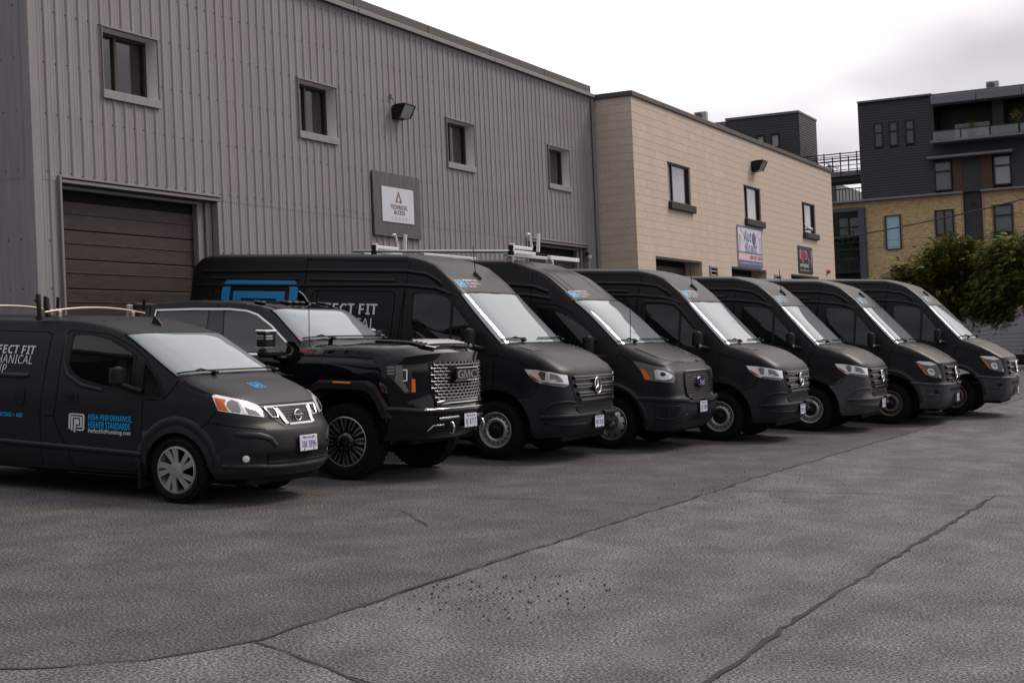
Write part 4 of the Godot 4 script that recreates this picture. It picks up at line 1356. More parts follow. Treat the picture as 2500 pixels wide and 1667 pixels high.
	for q in [[0.74, 0.46, -0.54, -0.64], [0.1, -0.12, -0.61, -0.67]]:
		m = MB.new()
		b.panel(m, V.t, V2([q[0], q[2], q[1] + 0.06, q[2], q[1], q[3], q[0] - 0.06, q[3]]), 0.004, 0.08)
		put("bonnet_vent", m, M.vent_dark, V.root)
	m = MB.new()
	for k in [1, -1]:
		b.ribbon(m, V.t, [Vector2(0.85 * k, -0.3), Vector2(0.8 * k, -0.6), Vector2(0.62 * k, -0.8), Vector2(0.3 * k, -0.83)], 0.05, 0.0, 0.0, 0.014)
	put("bonnet_fold", m, M.paint, V.root)
	plate(V, 1.06, 0.615, "LN 7068", 0.05)
	for k in [1, -1]: mirror_arm(V, k, Vector3(-0.27, 1.46, 1.17), Vector3(0.13, 0.30, 0.2), Vector3(-0.1, 1.30, 0.98))
	m = MB.new()
	m.tube([Vector3(0.19, 1.43, 0.72), Vector3(0.18, 1.70, 0.72), Vector3(0.17, 1.98, 0.72)], 0.006, 6)
	m.lathe([Vector2(0.025, 0), Vector2(0.012, 0.07), Vector2(0.0, 0.075)], Vector3(0.19, 1.39, 0.72), Basis(Vector3(1, 0, 0), Vector3(0, 0, -1), Vector3(0, 1, 0)), 10)
	put("aerial", m, M.black_plastic, V.root)
	var fw := b.frame(Vector3(0, 0, -1), Vector3(-0.7, 0.714, 0))
	roof_badge(V, fw, -0.82, 1.975)
	side_name(V, V.s[1], 1, -2.75, -1.60, 1.95, 0.14, 0.19, V.root)
	side_name(V, V.s[-1], -1, -2.75, -1.60, 1.95, 0.14, 0.19, V.root)
	# ladder rack on the roof
	var rk := sub("ladder_rack", V.root)
	var zr := 0.62
	for x in [-1.75, -3.15, -4.2]:
		m = MB.new()
		m.box(Vector3(x, 2.755, 0), Vector3(0.07, 0.05, 1.75), 0.008)
		for s in [-1.0, 1.0]: m.box(Vector3(x, 2.69, s * 0.72), Vector3(0.12, 0.09, 0.06), 0.01)
		put("crossbar", m, M.alu, rk)
	for q in [[-1.62, 0.78], [-3.95, 0.78]]:
		# fold-down clamp at the near side of the front and rear bars
		m = MB.new()
		m.box(Vector3(q[0] - 0.05, 2.80, 0.45), Vector3(0.05, 0.05, 0.85), 0.008)
		m.box(Vector3(q[0] - 0.05, 2.87, 0.5), Vector3(0.05, 0.05, 0.72), 0.008)
		m.box(Vector3(q[0] - 0.02, 2.84, 0.88), Vector3(0.07, 0.16, 0.05), 0.008)
		m.tube([Vector3(q[0] - 0.05, 2.89, 0.12), Vector3(q[0] - 0.05, 3.05, 0.2), Vector3(q[0] - 0.05, 3.09, 0.23), Vector3(q[0] - 0.05, 3.085, 0.30)], 0.02, 8)
		m.box(Vector3(q[0] - 0.03, 2.97, -0.06), Vector3(0.05, 0.28, 0.035), 0.006)
		put("ladder_clamp", m, M.white_paint, rk)
		m = MB.new()
		m.box(Vector3(q[0] - 0.02, 2.86, 0.92), Vector3(0.075, 0.075, 0.03), 0.008)
		m.box(Vector3(q[0] - 0.02, 2.78, 0.91), Vector3(0.085, 0.07, 0.05), 0.008)
		m.box(Vector3(q[0] - 0.03, 2.98, -0.09), Vector3(0.045, 0.09, 0.03), 0.008)
		put("rubber_end", m, M.black_plastic, rk)
	m = MB.new()
	m.tube([Vector3(-4.35, 2.80, 0.9), Vector3(-1.66, 2.80, 0.9)], 0.024, 10)
	put("rotating_bar", m, M.alu, rk)
	m = MB.new()
	m.box(Vector3(-1.35, 2.74, -0.35), Vector3(0.06, 0.06, 1.1), 0.006)
	put("roof_rail", m, M.white_paint, rk)
	add_wheels(V, "transit", [0.0, -3.75], 0.83)
	return V

func make_small_van() -> Veh:
	var V := new_vehicle("compact_van", "matte charcoal compact van in front with blue slogan on its door", "van", "", BODY_SMALL)
	var b := V.b
	var sh := b.sheets(func(c: Vector3, strip: bool) -> String:
		if strip and c.x > 0.02 and c.y > 0.965 and c.y < 1.21 and abs(c.z) < 0.76: return "bonnet"
		if c.x > 0.26 and c.y < 0.77 and (c.x > 0.34 or c.y < 0.7): return "front_bumper"
		if not strip and c.x > -1.50 and c.x < -0.42 and c.y > 0.3 and c.y < 1.62: return "front_door_" + ("r" if c.z > 0 else "l")
		if not strip and c.x > -2.6 and c.x < -1.50 and c.y > 0.27 and c.y < 1.61: return "sliding_door_" + ("r" if c.z > 0 else "l")
		return "body")
	var names := {"front_door_r": "front_door", "front_door_l": "front_door", "sliding_door_r": "sliding_door", "sliding_door_l": "sliding_door"}
	for key in sh: put(names.get(key, key), sh[key], M.paint_char, V.root)
	underside(V, -3.5, 0.7, 0.19, 0.5, 0.62)
	var m := MB.new()
	V.st.panel(m, -0.81, -0.15, -0.885, 0.885, 0.004)
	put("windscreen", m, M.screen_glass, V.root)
	m = MB.new()
	for l in [[Vector2(-0.82, -0.93), Vector2(-0.82, 0.93)], [Vector2(-0.82, 0.92), Vector2(-0.15, 0.92)], [Vector2(-0.82, -0.92), Vector2(-0.15, -0.92)], [Vector2(-0.142, -0.93), Vector2(-0.142, 0.93)]]:
		V.st.line(m, l, 0.022, 0.006)
	put("windscreen_seal", m, M.black, V.root)
	wiper(V, -0.17, 0.85, 0.1)
	wiper(V, -0.17, 0.12, -0.6)
	m = MB.new()
	for zt in [0.5, 0.2, -0.1, -0.4]: V.st.line(m, [Vector2(-3.2, zt), Vector2(-1.25, zt)], 0.02, 0.003)
	put("roof_groove", m, M.gap, V.root)
	both(V, false, "door_window", M.side_glass, round_poly([-1.385, 1.6, -1.16, 1.6, -0.94, 1.56, -0.74, 1.485, -0.6, 1.42, -0.59, 1.065, -0.93, 1.115, -1.2, 1.165, -1.33, 1.235, -1.38, 1.30], 0.04), 0.004)
	both(V, false, "quarter_window", M.side_glass, [-0.45, 1.345, -0.31, 1.215, -0.2, 1.07, -0.2, 1.02, -0.44, 1.04], 0.004)
	m = MB.new()
	seam_lines(V, m, [[-1.40, 1.615, -1.15, 1.615, -0.93, 1.575, -0.73, 1.5, -0.575, 1.415, -0.57, 1.05, -0.93, 1.098, -1.21, 1.15, -1.345, 1.225, -1.398, 1.30, -1.40, 1.615], [-0.455, 1.365, -0.3, 1.23, -0.185, 1.06, -0.19, 1.0, -0.455, 1.025, -0.455, 1.365]], 0.022, 0.008)
	put("window_seal", m, M.black_plastic, V.root)
	both(V, false, "door_pillar_trim", M.black_plastic, [-0.575, 1.40, -0.47, 1.345, -0.47, 1.05, -0.575, 1.06], 0.006)
	m = MB.new()
	seam_lines(V, m, [[-1.41, 1.645, -1.46, 1.64, -1.485, 1.6, -1.51, 1.27, -1.50, 0.99, -1.53, 0.78, -1.45, 0.6, -1.34, 0.45, -1.32, 0.36, -1.27, 0.27, -0.5, 0.275, -0.43, 0.33, -0.42, 0.9, -0.43, 1.38, -0.62, 1.5, -0.95, 1.62, -1.41, 1.645],
		[-1.68, 1.61, -1.71, 0.78, -1.68, 0.26], [-2.6, 1.62, -1.74, 1.62, -1.68, 1.59], [-1.53, 0.78, -1.66, 0.775], [-0.40, 0.99, -0.18, 1.0, -0.09, 1.10, -0.02, 1.19], [0.02, 1.165, 0.15, 1.12, 0.30, 1.075]], 0.009)
	for k in [1, -1]:
		b.ribbon(m, V.dg[k], Array(mirror2([-0.44, 0.68, -0.325, 0.811, -0.261, 0.908], k)), 0.009, 0.0025)
		b.ribbon(m, V.dg[k], Array(mirror2([-0.325, 0.80, -0.05, 0.765, 0.2, 0.745], k)), 0.009, 0.0025)
	V.st.line(m, [Vector2(-0.06, 0.88), Vector2(0.15, 0.86), Vector2(0.34, 0.8), Vector2(0.415, 0.6)], 0.009, 0.0025)
	V.st.line(m, [Vector2(-0.06, -0.88), Vector2(0.15, -0.86), Vector2(0.34, -0.8), Vector2(0.415, -0.6)], 0.009, 0.0025)
	V.st.line(m, [Vector2(0.415, 0.6), Vector2(0.419, 0.0), Vector2(0.415, -0.6)], 0.009, 0.0025)
	put("panel_gap", m, M.gap, V.root)
	m = MB.new()
	creases(V, m, [[-3.3, 0.50, -1.4, 0.47, -0.42, 0.45], [-2.5, 1.165, -1.96, 1.165, -1.9, 1.175]], 0.06, 0.01)
	creases(V, m, [[-1.47, 1.60, -1.47, 1.3, -1.40, 1.19, -1.2, 1.10, -0.93, 1.06]], 0.05, 0.012)
	for k in [1, -1]:
		for ax in [0.0, -2.925]:
			var arc: Array = []
			for i in 17:
				var an := PI * (0.04 + 0.92 * i / 16.0)
				arc.append(Vector2((ax + cos(an) * 0.45) * k, 0.33 + sin(an) * 0.47))
			b.ribbon(m, V.s[k], arc, 0.16, -0.002, 0.0, 0.006)
		b.ribbon(m, V.f, [Vector2(-0.76 * k, 0.70), Vector2(-0.6 * k, 0.685), Vector2(-0.5 * k, 0.65), Vector2(-0.44 * k, 0.58)], 0.07, -0.002, 0.0, 0.012)
		b.ribbon(m, V.f, [Vector2(-0.8 * k, 0.39), Vector2(-0.6 * k, 0.385), Vector2(-0.4 * k, 0.37), Vector2(0.0, 0.365)], 0.05, 0.0, 0.0, 0.018)
	put("body_crease", m, M.paint_char, V.root)
	var hl := both(V, true, "headlight", M.lamp_chrome, [-0.291, 1.056, -0.262, 1.067, -0.069, 1.028, 0.05, 1.0, 0.135, 0.965, 0.185, 0.91, 0.2, 0.853, 0.029, 0.88, -0.241, 0.921], 0.008, 0.05, 0.008)
	both(V, true, "amber_reflector", M.amber, [-0.275, 1.04, -0.17, 1.022, -0.188, 0.985, -0.15, 0.915, -0.236, 0.928], 0.011, 0.05, 0.0, hl)
	both(V, true, "reflector_bowl", M.lamp_dark, [-0.16, 1.0, -0.12, 1.02, -0.06, 1.0, -0.035, 0.93, -0.04, 0.9, -0.12, 0.912, -0.165, 0.96], 0.011, 0.05, 0.0, hl)
	both(V, true, "reflector_bowl", M.lamp_dark, [-0.02, 0.985, 0.06, 0.965, 0.13, 0.9, 0.16, 0.868, 0.04, 0.885], 0.011, 0.05, 0.0, hl)
	both(V, true, "headlight_bar", M.lamp_white, [-0.055, 1.012, -0.035, 1.008, 0.03, 0.888, 0.0, 0.892], 0.014, 0.05, 0.0, hl)
	# grille: three openings in a bright frame
	m = MB.new()
	b.panel(m, V.f, V2([-0.44, 0.945, 0.44, 0.945, 0.42, 0.842, 0.34, 0.81, 0.28, 0.757, -0.28, 0.757, -0.34, 0.81, -0.42, 0.842]), 0.004, 0.06, 0.004)
	var gr := put("grille", m, M.gloss_dark, V.root)
	m = MB.new()
	for j in 7:
		for i in 19:
			var q := Vector2(-0.4 + i * 0.044 + (0.022 if j % 2 == 0 else 0.0), 0.775 + j * 0.025)
			if abs(q.x) > 0.2 and (abs(q.x) < 0.28 or q.y < 0.84 or abs(q.x) > 0.4): continue
			b.ribbon(m, V.f, [q + Vector2(-0.014, -0.006), q + Vector2(0, 0.006), q + Vector2(0.014, -0.006)], 0.007, 0.008, 0.0, 0.005)
	put("grille_mesh", m, M.trim_shine, gr).set_meta("kind", "stuff")
	for k in [1, -1]:
		m = MB.new()
		b.panel(m, V.f, mirror2([-0.30, 0.93, -0.245, 0.93, -0.19, 0.775, -0.25, 0.775], k), 0.014, 0.05, 0.012)
		put("grille_bar", m, M.chrome, gr)
		m = MB.new()
		b.ribbon(m, V.f, Array(mirror2([-0.43, 0.94, -0.31, 0.935, -0.29, 0.90, -0.305, 0.845, -0.385, 0.85, -0.43, 0.94], k)), 0.016, 0.01, 0.0, 0.008)
		put("grille_side_frame", m, M.chrome, gr)
	m = MB.new()
	b.ribbon(m, V.f, [Vector2(-0.43, 0.945), Vector2(0.43, 0.945)], 0.016, 0.01, 0.0, 0.008)
	b.ribbon(m, V.f, [Vector2(-0.2, 0.775), Vector2(0.2, 0.775)], 0.026, 0.01, 0.0, 0.01)
	put("grille_frame", m, M.chrome, gr)
	m = MB.new()
	var ring: Array = []
	for i in 28:
		var a := TAU * i / 28
		ring.append(Vector3(0.835 - sin(a) * 0.008, 0.857 + sin(a) * 0.052, cos(a) * 0.058))
	m.tube(ring, 0.008, 8, true)
	m.box(Vector3(0.84, 0.857, 0), Vector3(0.014, 0.024, 0.145), 0.004)
	put("emblem", m, M.chrome, V.root)
	m = MB.new()
	flat_text(m, "NISSAN", Vector3(0.8485, 0.857, 0), Vector3(0, 0, -1), Vector3.UP, 0.12, 0.014)
	put("emblem_letters", m, M.ink, V.root)
	both(V, false, "door_handle", M.trim, round_poly([-1.44, 1.02, -1.22, 1.02, -1.215, 0.97, -1.24, 0.93, -1.43, 0.93], 0.03), 0.006, 0.08, 0.006)
	both(V, false, "handle_recess", M.black, round_poly([-1.39, 0.995, -1.27, 0.995, -1.265, 0.955, -1.37, 0.955], 0.02), 0.009, 0.08)
	both(V, false, "sliding_door_handle", M.trim, round_poly([-2.06, 1.045, -1.92, 1.045, -1.935, 0.865, -2.04, 0.87], 0.03), 0.008, 0.08, 0.008)
	m = MB.new()
	b.panel(m, V.f, V2([-0.52, 0.515, 0.52, 0.515, 0.5, 0.415, -0.5, 0.415]), 0.004, 0.1)
	put("lower_intake", m, M.black, V.root)
	for y in [0.455, 0.425]:
		m = MB.new()
		b.ribbon(m, V.f, [Vector2(-0.5, y), Vector2(0.5, y)], 0.016, 0.006, 0.0, 0.008)
		put("intake_slat", m, M.trim, V.root)
	for k in [1, -1]:
		var h: Array = b.hit(V.f, Vector2(-0.7 * k, 0.467))
		m = MB.new()
		m.lathe([Vector2(0.034, -0.005), Vector2(0.034, 0.008), Vector2(0.02, 0.013), Vector2(0.0, 0.015)], h[0], Basis(h[1].cross(Vector3.UP).normalized(), h[1].cross(Vector3.UP).normalized().cross(h[1]) * -1.0, h[1]), 20)
		put("fog_lamp", m, M.lamp_white, V.root)
	plate(V, 0.965, 0.59, "XM 3896", 0.08)
	for k in [1, -1]: mirror_arm(V, k, Vector3(-0.62, 1.22, 0.975), Vector3(0.11, 0.19, 0.17), Vector3(-0.44, 1.07, 0.84), false)
	# prints
	m = MB.new()
	monogram(V, m, V.s[1], Vector2(-1.33, 0.645), 0.205, 0.142, 0.004)
	put("door_monogram", m, M.letter, V.root)
	m = MB.new()
	monogram(V, m, V.s[-1], Vector2(1.12, 0.645), 0.205, 0.142, 0.004)
	put("door_monogram", m, M.letter, V.root)
	for k in [1, -1]:
		for e in [["HIGH PERFORMANCE,", 0.535, 0.066, 0.786, true, 0], ["HIGHER STANDARDS", 0.515, 0.066, 0.716, true, 0], ["PerfectFitPlumbing.com", 0.52, 0.055, 0.648, true, 1]]:
			m = MB.new()
			b.text(m, V.s[k], letters(e[0], e[1], e[2], e[4]), Vector2((-1.075 if k > 0 else 0.545) + e[1] * 0.5, e[3]), 0.004)
			put("lettering", m, M.letter if e[5] == 1 else M.cyan_bright, V.root)
		side_name(V, V.s[k], k, -2.60, -1.87, 1.475, 0.088, 0.1, V.root, 0.12)
		m = MB.new()
		b.text(m, V.s[k], letters("PLUMBING + HEATING + AIR", 0.72, 0.042), Vector2((-2.66 if k > 0 else 1.94) + 0.36, 0.765), 0.004)
		put("lettering", m, M.cyan_bright, V.root)
	m = MB.new()
	monogram(V, m, V.t, Vector2(-0.24, -0.50), 0.19, 0.11, 0.004)
	put("bonnet_monogram", m, M.cyan, V.root)
	m = MB.new()
	m.prism(V2([0, 0, 0.17, 0, 0.06, 0.06, 0.0, 0.075]), Vector3(-0.98, 1.735, 0.012), Vector3(1, -0.35, 0).normalized(), Vector3(0.35, 1, 0).normalized(), 0.024)
	put("roof_fin", m, M.paint_char, V.root)
	# ladder bars
	var rk := sub("roof_rack", V.root)
	for x in [-1.75, -3.0]:
		m = MB.new()
		var P: Array = []
		for i in 13:
			var z := lerpf(-0.78, 0.78, i / 12.0)
			P.append(Vector3(x, 1.875 - 0.055 * (z / 0.78) * (z / 0.78), z))
		m.tube(P, 0.013, 8)
		for s in [-1.0, 1.0]:
			m.box(Vector3(x, 1.80, s * 0.57), Vector3(0.05, 0.075, 0.05), 0.006)
			m.box(Vector3(x + 0.05, 1.755, s * 0.58), Vector3(0.22, 0.02, 0.07), 0.005)
		put("crossbar", m, M.alu_warm, rk)
		for e in [0.77, -0.77]:
			m = MB.new()
			m.box(Vector3(x, 1.92, e), Vector3(0.04, 0.13, 0.02), 0.005)
			put("end_stop", m, M.black_plastic, rk)
	m = MB.new()
	m.box(Vector3(-1.86, 1.875, 0.74), Vector3(0.035, 0.27, 0.05), 0.008, Basis(Vector3(0, 0, 1), 0.12))
	m.box(Vector3(-1.77, 1.875, 0.72), Vector3(0.045, 0.2, 0.05), 0.008, Basis(Vector3(0, 0, 1), 0.15))
	m.tube([Vector3(-1.89, 1.92, 0.74), Vector3(-1.92, 1.95, 0.74)], 0.012, 6)
	m.tube([Vector3(-1.87, 1.78, 0.74), Vector3(-1.9, 1.76, 0.74), Vector3(-1.87, 1.74, 0.74)], 0.012, 6)
	put("ladder_clamp", m, M.trim, rk)
	for k in [1.0, -1.0]:
		m = MB.new()
		m.box(Vector3(-2.4, 1.735, k * 0.62), Vector3(1.75, 0.014, 0.03), 0.004)
		put("roof_rail", m, M.alu, rk)
	m = MB.new()
	m.box(Vector3(-0.42, 0.25, 0.78), Vector3(0.02, 0.26, 0.2), 0.006)
	m.box(Vector3(-0.42, 0.25, -0.78), Vector3(0.02, 0.26, 0.2), 0.006)
	put("mud_flap", m, M.black_plastic, V.root)
	add_wheels(V, "nv", [0.0, -2.925], 0.745)
	return V

func make_pickup() -> Veh:
	var V := new_vehicle("pickup_truck", "glossy black crew cab pickup with chrome mesh grille and towing mirrors", "pickup", "", BODY_TRUCK)
	var b := V.b
	var sh := b.sheets(func(c: Vector3, strip: bool) -> String:
		if strip and c.x > -0.55 and c.y > 1.38 and c.y < 1.56: return "bonnet"
		if c.x > 0.42 and c.y < 0.83: return "front_bumper"
		if c.x < -3.1: return "cargo_bed"
		if not strip and c.x > -1.80 and c.x < -0.66 and c.y > 0.55 and c.y < 1.9: return "front_door_" + ("r" if c.z > 0 else "l")
		if not strip and c.x > -2.88 and c.x < -1.80 and c.y > 0.55 and c.y < 1.9: return "rear_door_" + ("r" if c.z > 0 else "l")
		return "body")
	var names := {"front_door_r": "front_door", "front_door_l": "front_door", "rear_door_r": "rear_door", "rear_door_l": "rear_door"}
	for key in sh: put(names.get(key, key), sh[key], M.truck_paint, V.root)
	underside(V, -4.9, 0.75, 0.42, 0.8, 0.72)
	var m := MB.new()
	V.st.panel(m, -1.19, -0.735, -0.885, 0.885, 0.004)
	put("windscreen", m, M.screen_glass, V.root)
	m = MB.new()
	for l in [[Vector2(-1.2, -0.93), Vector2(-1.2, 0.93)], [Vector2(-1.2, 0.92), Vector2(-0.73, 0.92)], [Vector2(-1.2, -0.92), Vector2(-0.73, -0.92)], [Vector2(-0.728, -0.93), Vector2(-0.728, 0.93)]]:
		V.st.line(m, l, 0.024, 0.006)
	put("windscreen_seal", m, M.black, V.root)
	wiper(V, -0.755, 0.8, 0.1)
	wiper(V, -0.755, 0.1, -0.6)
	both(V, false, "front_door_window", M.truck_glass, round_poly([-1.79, 1.86, -1.47, 1.85, -1.32, 1.81, -1.1, 1.685, -0.87, 1.515, -0.775, 1.455, -0.755, 1.40, -1.70, 1.395], 0.03), 0.004)
	both(V, false, "rear_door_window", M.truck_glass, round_poly([-2.76, 1.83, -2.02, 1.86, -2.0, 1.40, -2.78, 1.395], 0.03), 0.004)
	both(V, false, "door_pillar_trim", M.gloss_black, [-2.0, 1.87, -1.81, 1.87, -1.72, 1.40, -1.98, 1.40], 0.005)
	for k in [1, -1]:
		m = MB.new()
		b.ribbon(m, V.s[k], Array(mirror2([-2.82, 1.37, -2.80, 1.853, -2.229, 1.877, -1.723, 1.885, -1.472, 1.869, -1.316, 1.827, -1.09, 1.702, -0.858, 1.532, -0.754, 1.464, -0.728, 1.42, -0.74, 1.385, -0.79, 1.372, -2.82, 1.37], k)), 0.022, 0.008)
		put("window_bright_trim", m, M.chrome, V.root)
	m = MB.new()
	seam_lines(V, m, [[-1.89, 1.93, -1.89, 1.72, -1.80, 1.35, -1.80, 0.6], [-2.9, 1.9, -2.88, 1.3, -2.88, 0.9], [-0.80, 1.47, -0.66, 1.37, -0.62, 1.2, -0.61, 0.95], [-3.1, 1.36, -3.1, 0.7], [-2.88, 0.6, -0.7, 0.6], [-0.6, 1.375, 0.1, 1.382, 0.36, 1.37], [0.36, 1.35, 0.40, 1.33]], 0.012)
	put("panel_gap", m, M.gap, V.root)
	m = MB.new()
	creases(V, m, [[-3.0, 1.12, -1.4, 1.15, -0.66, 1.13], [-4.8, 1.2, -3.2, 1.2]], 0.1, 0.02)
	put("side_crease", m, M.truck_paint, V.root)
	# side vent with light bar
	both(V, false, "side_vent", M.gloss_black, [-0.644, 1.461, -0.356, 1.465, -0.276, 1.429, -0.305, 1.394, -0.624, 1.392], 0.012, 0.08, 0.012)
	both(V, false, "vent_light", M.red_lamp, [-0.62, 1.425, -0.43, 1.427, -0.43, 1.41, -0.62, 1.408], 0.015, 0.08)
	# wheel arch extensions
	for ax in [0.0, -3.95]:
		for k in [1, -1]:
			m = MB.new()
			var P := [-0.60, 0.62, -0.531, 0.899, -0.419, 1.058, -0.322, 1.115, 0.305, 1.130, 0.41, 1.079, 0.551, 0.865, 0.60, 0.72]
			var Q := [-0.55, 0.62, -0.46, 0.86, -0.37, 0.98, -0.293, 1.02, 0.26, 1.025, 0.36, 0.98, 0.45, 0.86, 0.52, 0.72]
			for i in range(0, P.size() - 2, 2):
				var h0: Array = b.hit(V.s[k], Vector2((P[i] + ax) * k, P[i + 1]))
				var h1: Array = b.hit(V.s[k], Vector2((P[i + 2] + ax) * k, P[i + 3]))
				var zz := Vector3(0, 0, k * 0.055)
				var o0: Vector3 = h0[0]
				var o1: Vector3 = h1[0]
				var i0 := Vector3(Q[i] + ax, Q[i + 1], k * 1.045)
				var i1 := Vector3(Q[i + 2] + ax, Q[i + 3], k * 1.045)
				var m0 := o0.lerp(Vector3(i0.x, i0.y, o0.z), 0.25) + zz
				var m1 := o1.lerp(Vector3(i1.x, i1.y, o1.z), 0.25) + zz
				m.quad(o0, o1, m1, m0, ((m1 - o0).cross(o1 - m0)).normalized() * (1.0 if ((m1 - o0).cross(o1 - m0)).dot(Vector3(0, 0.5, k)) > 0 else -1.0))
				m.quad(m0, m1, i1, i0, Vector3(0, 0, k))
				m.quad(i0, i1, i1 - Vector3(0, 0, k * 0.2), i0 - Vector3(0, 0, k * 0.2), Vector3(-(i0.x + i1.x) * 0.5 + ax, 0.43 - i0.y, 0).normalized())
			put("wheel_arch_flare", m, M.trim, V.root)
	m = MB.new()
	for k in [1, -1]:
		m.box(Vector3(0.0, 1.095, k * 1.055), Vector3(0.23, 0.022, 0.03), 0.006)
	put("side_marker", m, M.amber, V.root)
	# lamps
	var hl := both(V, true, "headlight", M.lamp_black, [-0.314, 1.313, -0.121, 1.317, 0.14, 1.314, 0.14, 1.27, -0.06, 1.258, 0.017, 1.006, -0.13, 0.995, -0.256, 1.143, -0.325, 1.233], 0.01, 0.05, 0.01)
	both(V, true, "headlight_housing", M.lamp_grey, [-0.225, 1.305, -0.15, 1.308, -0.14, 1.13, -0.07, 1.02, -0.12, 1.008, -0.235, 1.14, -0.22, 1.2], 0.013, 0.05, 0.0, hl)
	for y in [1.28, 1.245, 1.21]:
		both(V, true, "lamp_fin", M.lamp_dark, [-0.305, y + 0.01, -0.235, y + 0.012, -0.235, y - 0.006, -0.305, y - 0.006], 0.014, 0.05, 0.0, hl)
	both(V, true, "daytime_lamp", M.lamp_white, [-0.145, 1.262, -0.097, 1.263, -0.097, 1.133, -0.145, 1.131, -0.145, 1.143, -0.11, 1.145, -0.11, 1.25, -0.145, 1.25], 0.017, 0.05, 0.0, hl)
	both(V, true, "amber_lamp", M.amber, [-0.047, 1.156, -0.006, 1.156, 0.002, 1.012, -0.044, 1.01], 0.015, 0.05, 0.0, hl)
	# grille of stacked bright links
	m = MB.new()
	var gp := V2([-0.62, 1.335, 0.62, 1.335, 0.60, 0.98, 0.55, 0.885, -0.55, 0.885, -0.60, 0.98])
	b.panel(m, V.f, gp, 0.004, 0.09, 0.004)
	var gr := put("grille", m, M.black, V.root)
	var pitch := 0.0365
	for j in 12:
		var y := 0.905 + j * pitch
		var row := sub("grille_row", gr)
		m = MB.new()
		for i in 17:
			var z := -0.74 + i * 0.092 + (0.046 if j % 2 == 0 else 0.0)
			if not Geometry2D.is_point_in_polygon(Vector2(z, y), gp) or not Geometry2D.is_point_in_polygon(Vector2(z + 0.07, y), gp): continue
			if j >= 6 and j <= 10 and z + 0.07 > -0.27 and z < 0.27: continue
			var zc := z + 0.035
			b.ribbon(m, V.f, [Vector2(z, y), Vector2(z + 0.078, y)], 0.010, 0.02, 0.0, 0.008)
		put("link", m, M.dull_chrome, row)
		m = MB.new()
		for i in 17:
			var z := -0.74 + i * 0.092 + (0.046 if j % 2 == 0 else 0.0)
			if not Geometry2D.is_point_in_polygon(Vector2(z, y + 0.02), gp) or not Geometry2D.is_point_in_polygon(Vector2(z + 0.07, y), gp): continue
			if j >= 5 and j <= 10 and z + 0.07 > -0.27 and z < 0.27: continue
			b.ribbon(m, V.f, [Vector2(z + 0.012, y), Vector2(z + 0.016, y + pitch)], 0.022, 0.01, 0.0, 0.008)
		put("link_upright", m, M.dark_chrome, row)
	m = MB.new()
	b.ribbon(m, V.f, [Vector2(-0.55, 0.87), Vector2(-0.36, 0.895), Vector2(0.36, 0.895), Vector2(0.55, 0.87)], 0.06, 0.012, 0.0, 0.03)
	put("grille_lower_trim", m, M.gloss_black, gr)
	m = MB.new()
	b.ribbon(m, V.f, [Vector2(-0.56, 0.858), Vector2(-0.34, 0.872), Vector2(0.34, 0.872), Vector2(0.56, 0.858)], 0.018, 0.02, 0.0, 0.012)
	put("grille_strip", m, M.chrome, gr)
	m = MB.new()
	m.box(Vector3(1.005, 1.2, 0), Vector3(0.04, 0.13, 0.5), 0.01, Basis(Vector3(0, 0, 1), 0.06))
	put("badge_plate", m, M.gloss_black, V.root)
	m = MB.new()
	for e in [[0.072, 0.012, 0.52], [-0.072, 0.012, 0.52]]: m.box(Vector3(1.01, 1.2 + e[0], 0), Vector3(0.045, e[1], e[2]), 0.004, Basis(Vector3(0, 0, 1), 0.06))
	put("badge_frame", m, M.chrome, V.root)
	m = MB.new()
	var up := Vector3(-0.06, 1, 0).normalized()
	for e in [["G", 0.16], ["M", 0.0], ["C", -0.16]]: flat_text(m, e[0], Vector3(1.029, 1.2, e[1]), Vector3(0, 0, -1), up, 0.145, 0.095)
	put("badge_letters", m, M.chrome, V.root)
	# bumper
	m = MB.new()
	for k in [1, -1]:
		b.ribbon(m, V.dg[k], Array(mirror2([-0.36, 0.81, -0.2, 0.815, 0.0, 0.80, 0.3, 0.79, 0.75, 0.80], k)), 0.07, 0.0, 0.0, 0.04)
	put("bumper_step", m, M.truck_paint, V.root)
	m = MB.new()
	b.ribbon(m, V.f, [Vector2(-0.72, 0.812), Vector2(-0.4, 0.815), Vector2(0.4, 0.815), Vector2(0.72, 0.812)], 0.014, 0.035, 0.0, 0.012)
	put("bumper_strip", m, M.chrome, V.root)
	m = MB.new()
	b.panel(m, V.f, V2([-0.52, 0.745, 0.52, 0.745, 0.48, 0.56, -0.48, 0.56]), 0.004, 0.1)
	put("lower_intake", m, M.black, V.root)
	for k in [1, -1]:
		m = MB.new()
		b.ribbon(m, V.f, [Vector2(-0.53 * k, 0.708), Vector2(-0.22 * k, 0.722)], 0.03, 0.012, 0.0, 0.012)
		b.ribbon(m, V.f, [Vector2(-0.66 * k, 0.58), Vector2(-0.6 * k, 0.635), Vector2(-0.46 * k, 0.64)], 0.012, 0.01, 0.0, 0.01)
		put("bumper_bar", m, M.dull_chrome, V.root)
		m = MB.new()
		var ring: Array = []
		for i in 14:
			var a := lerpf(-1.9, 1.9, i / 13.0)
			ring.append(Vector3(1.03 + cos(a) * 0.035, 0.605 + sin(a) * 0.062, 0.37 * k))
		m.tube(ring, 0.014, 8)
		put("tow_hook", m, M.chrome, V.root)
	plate(V, 1.085, 0.675, "RF 8217", 0.06)
	# bonnet scoop
	m = MB.new()
	b.panel(m, V.t, V2([-0.50, -0.1, 0.50, -0.1, 0.54, -0.72, 0.4, -0.80, -0.4, -0.80, -0.54, -0.72]), 0.022, 0.1, 0.022)
	put("bonnet_bulge", m, M.truck_paint, V.root)
	m = MB.new()
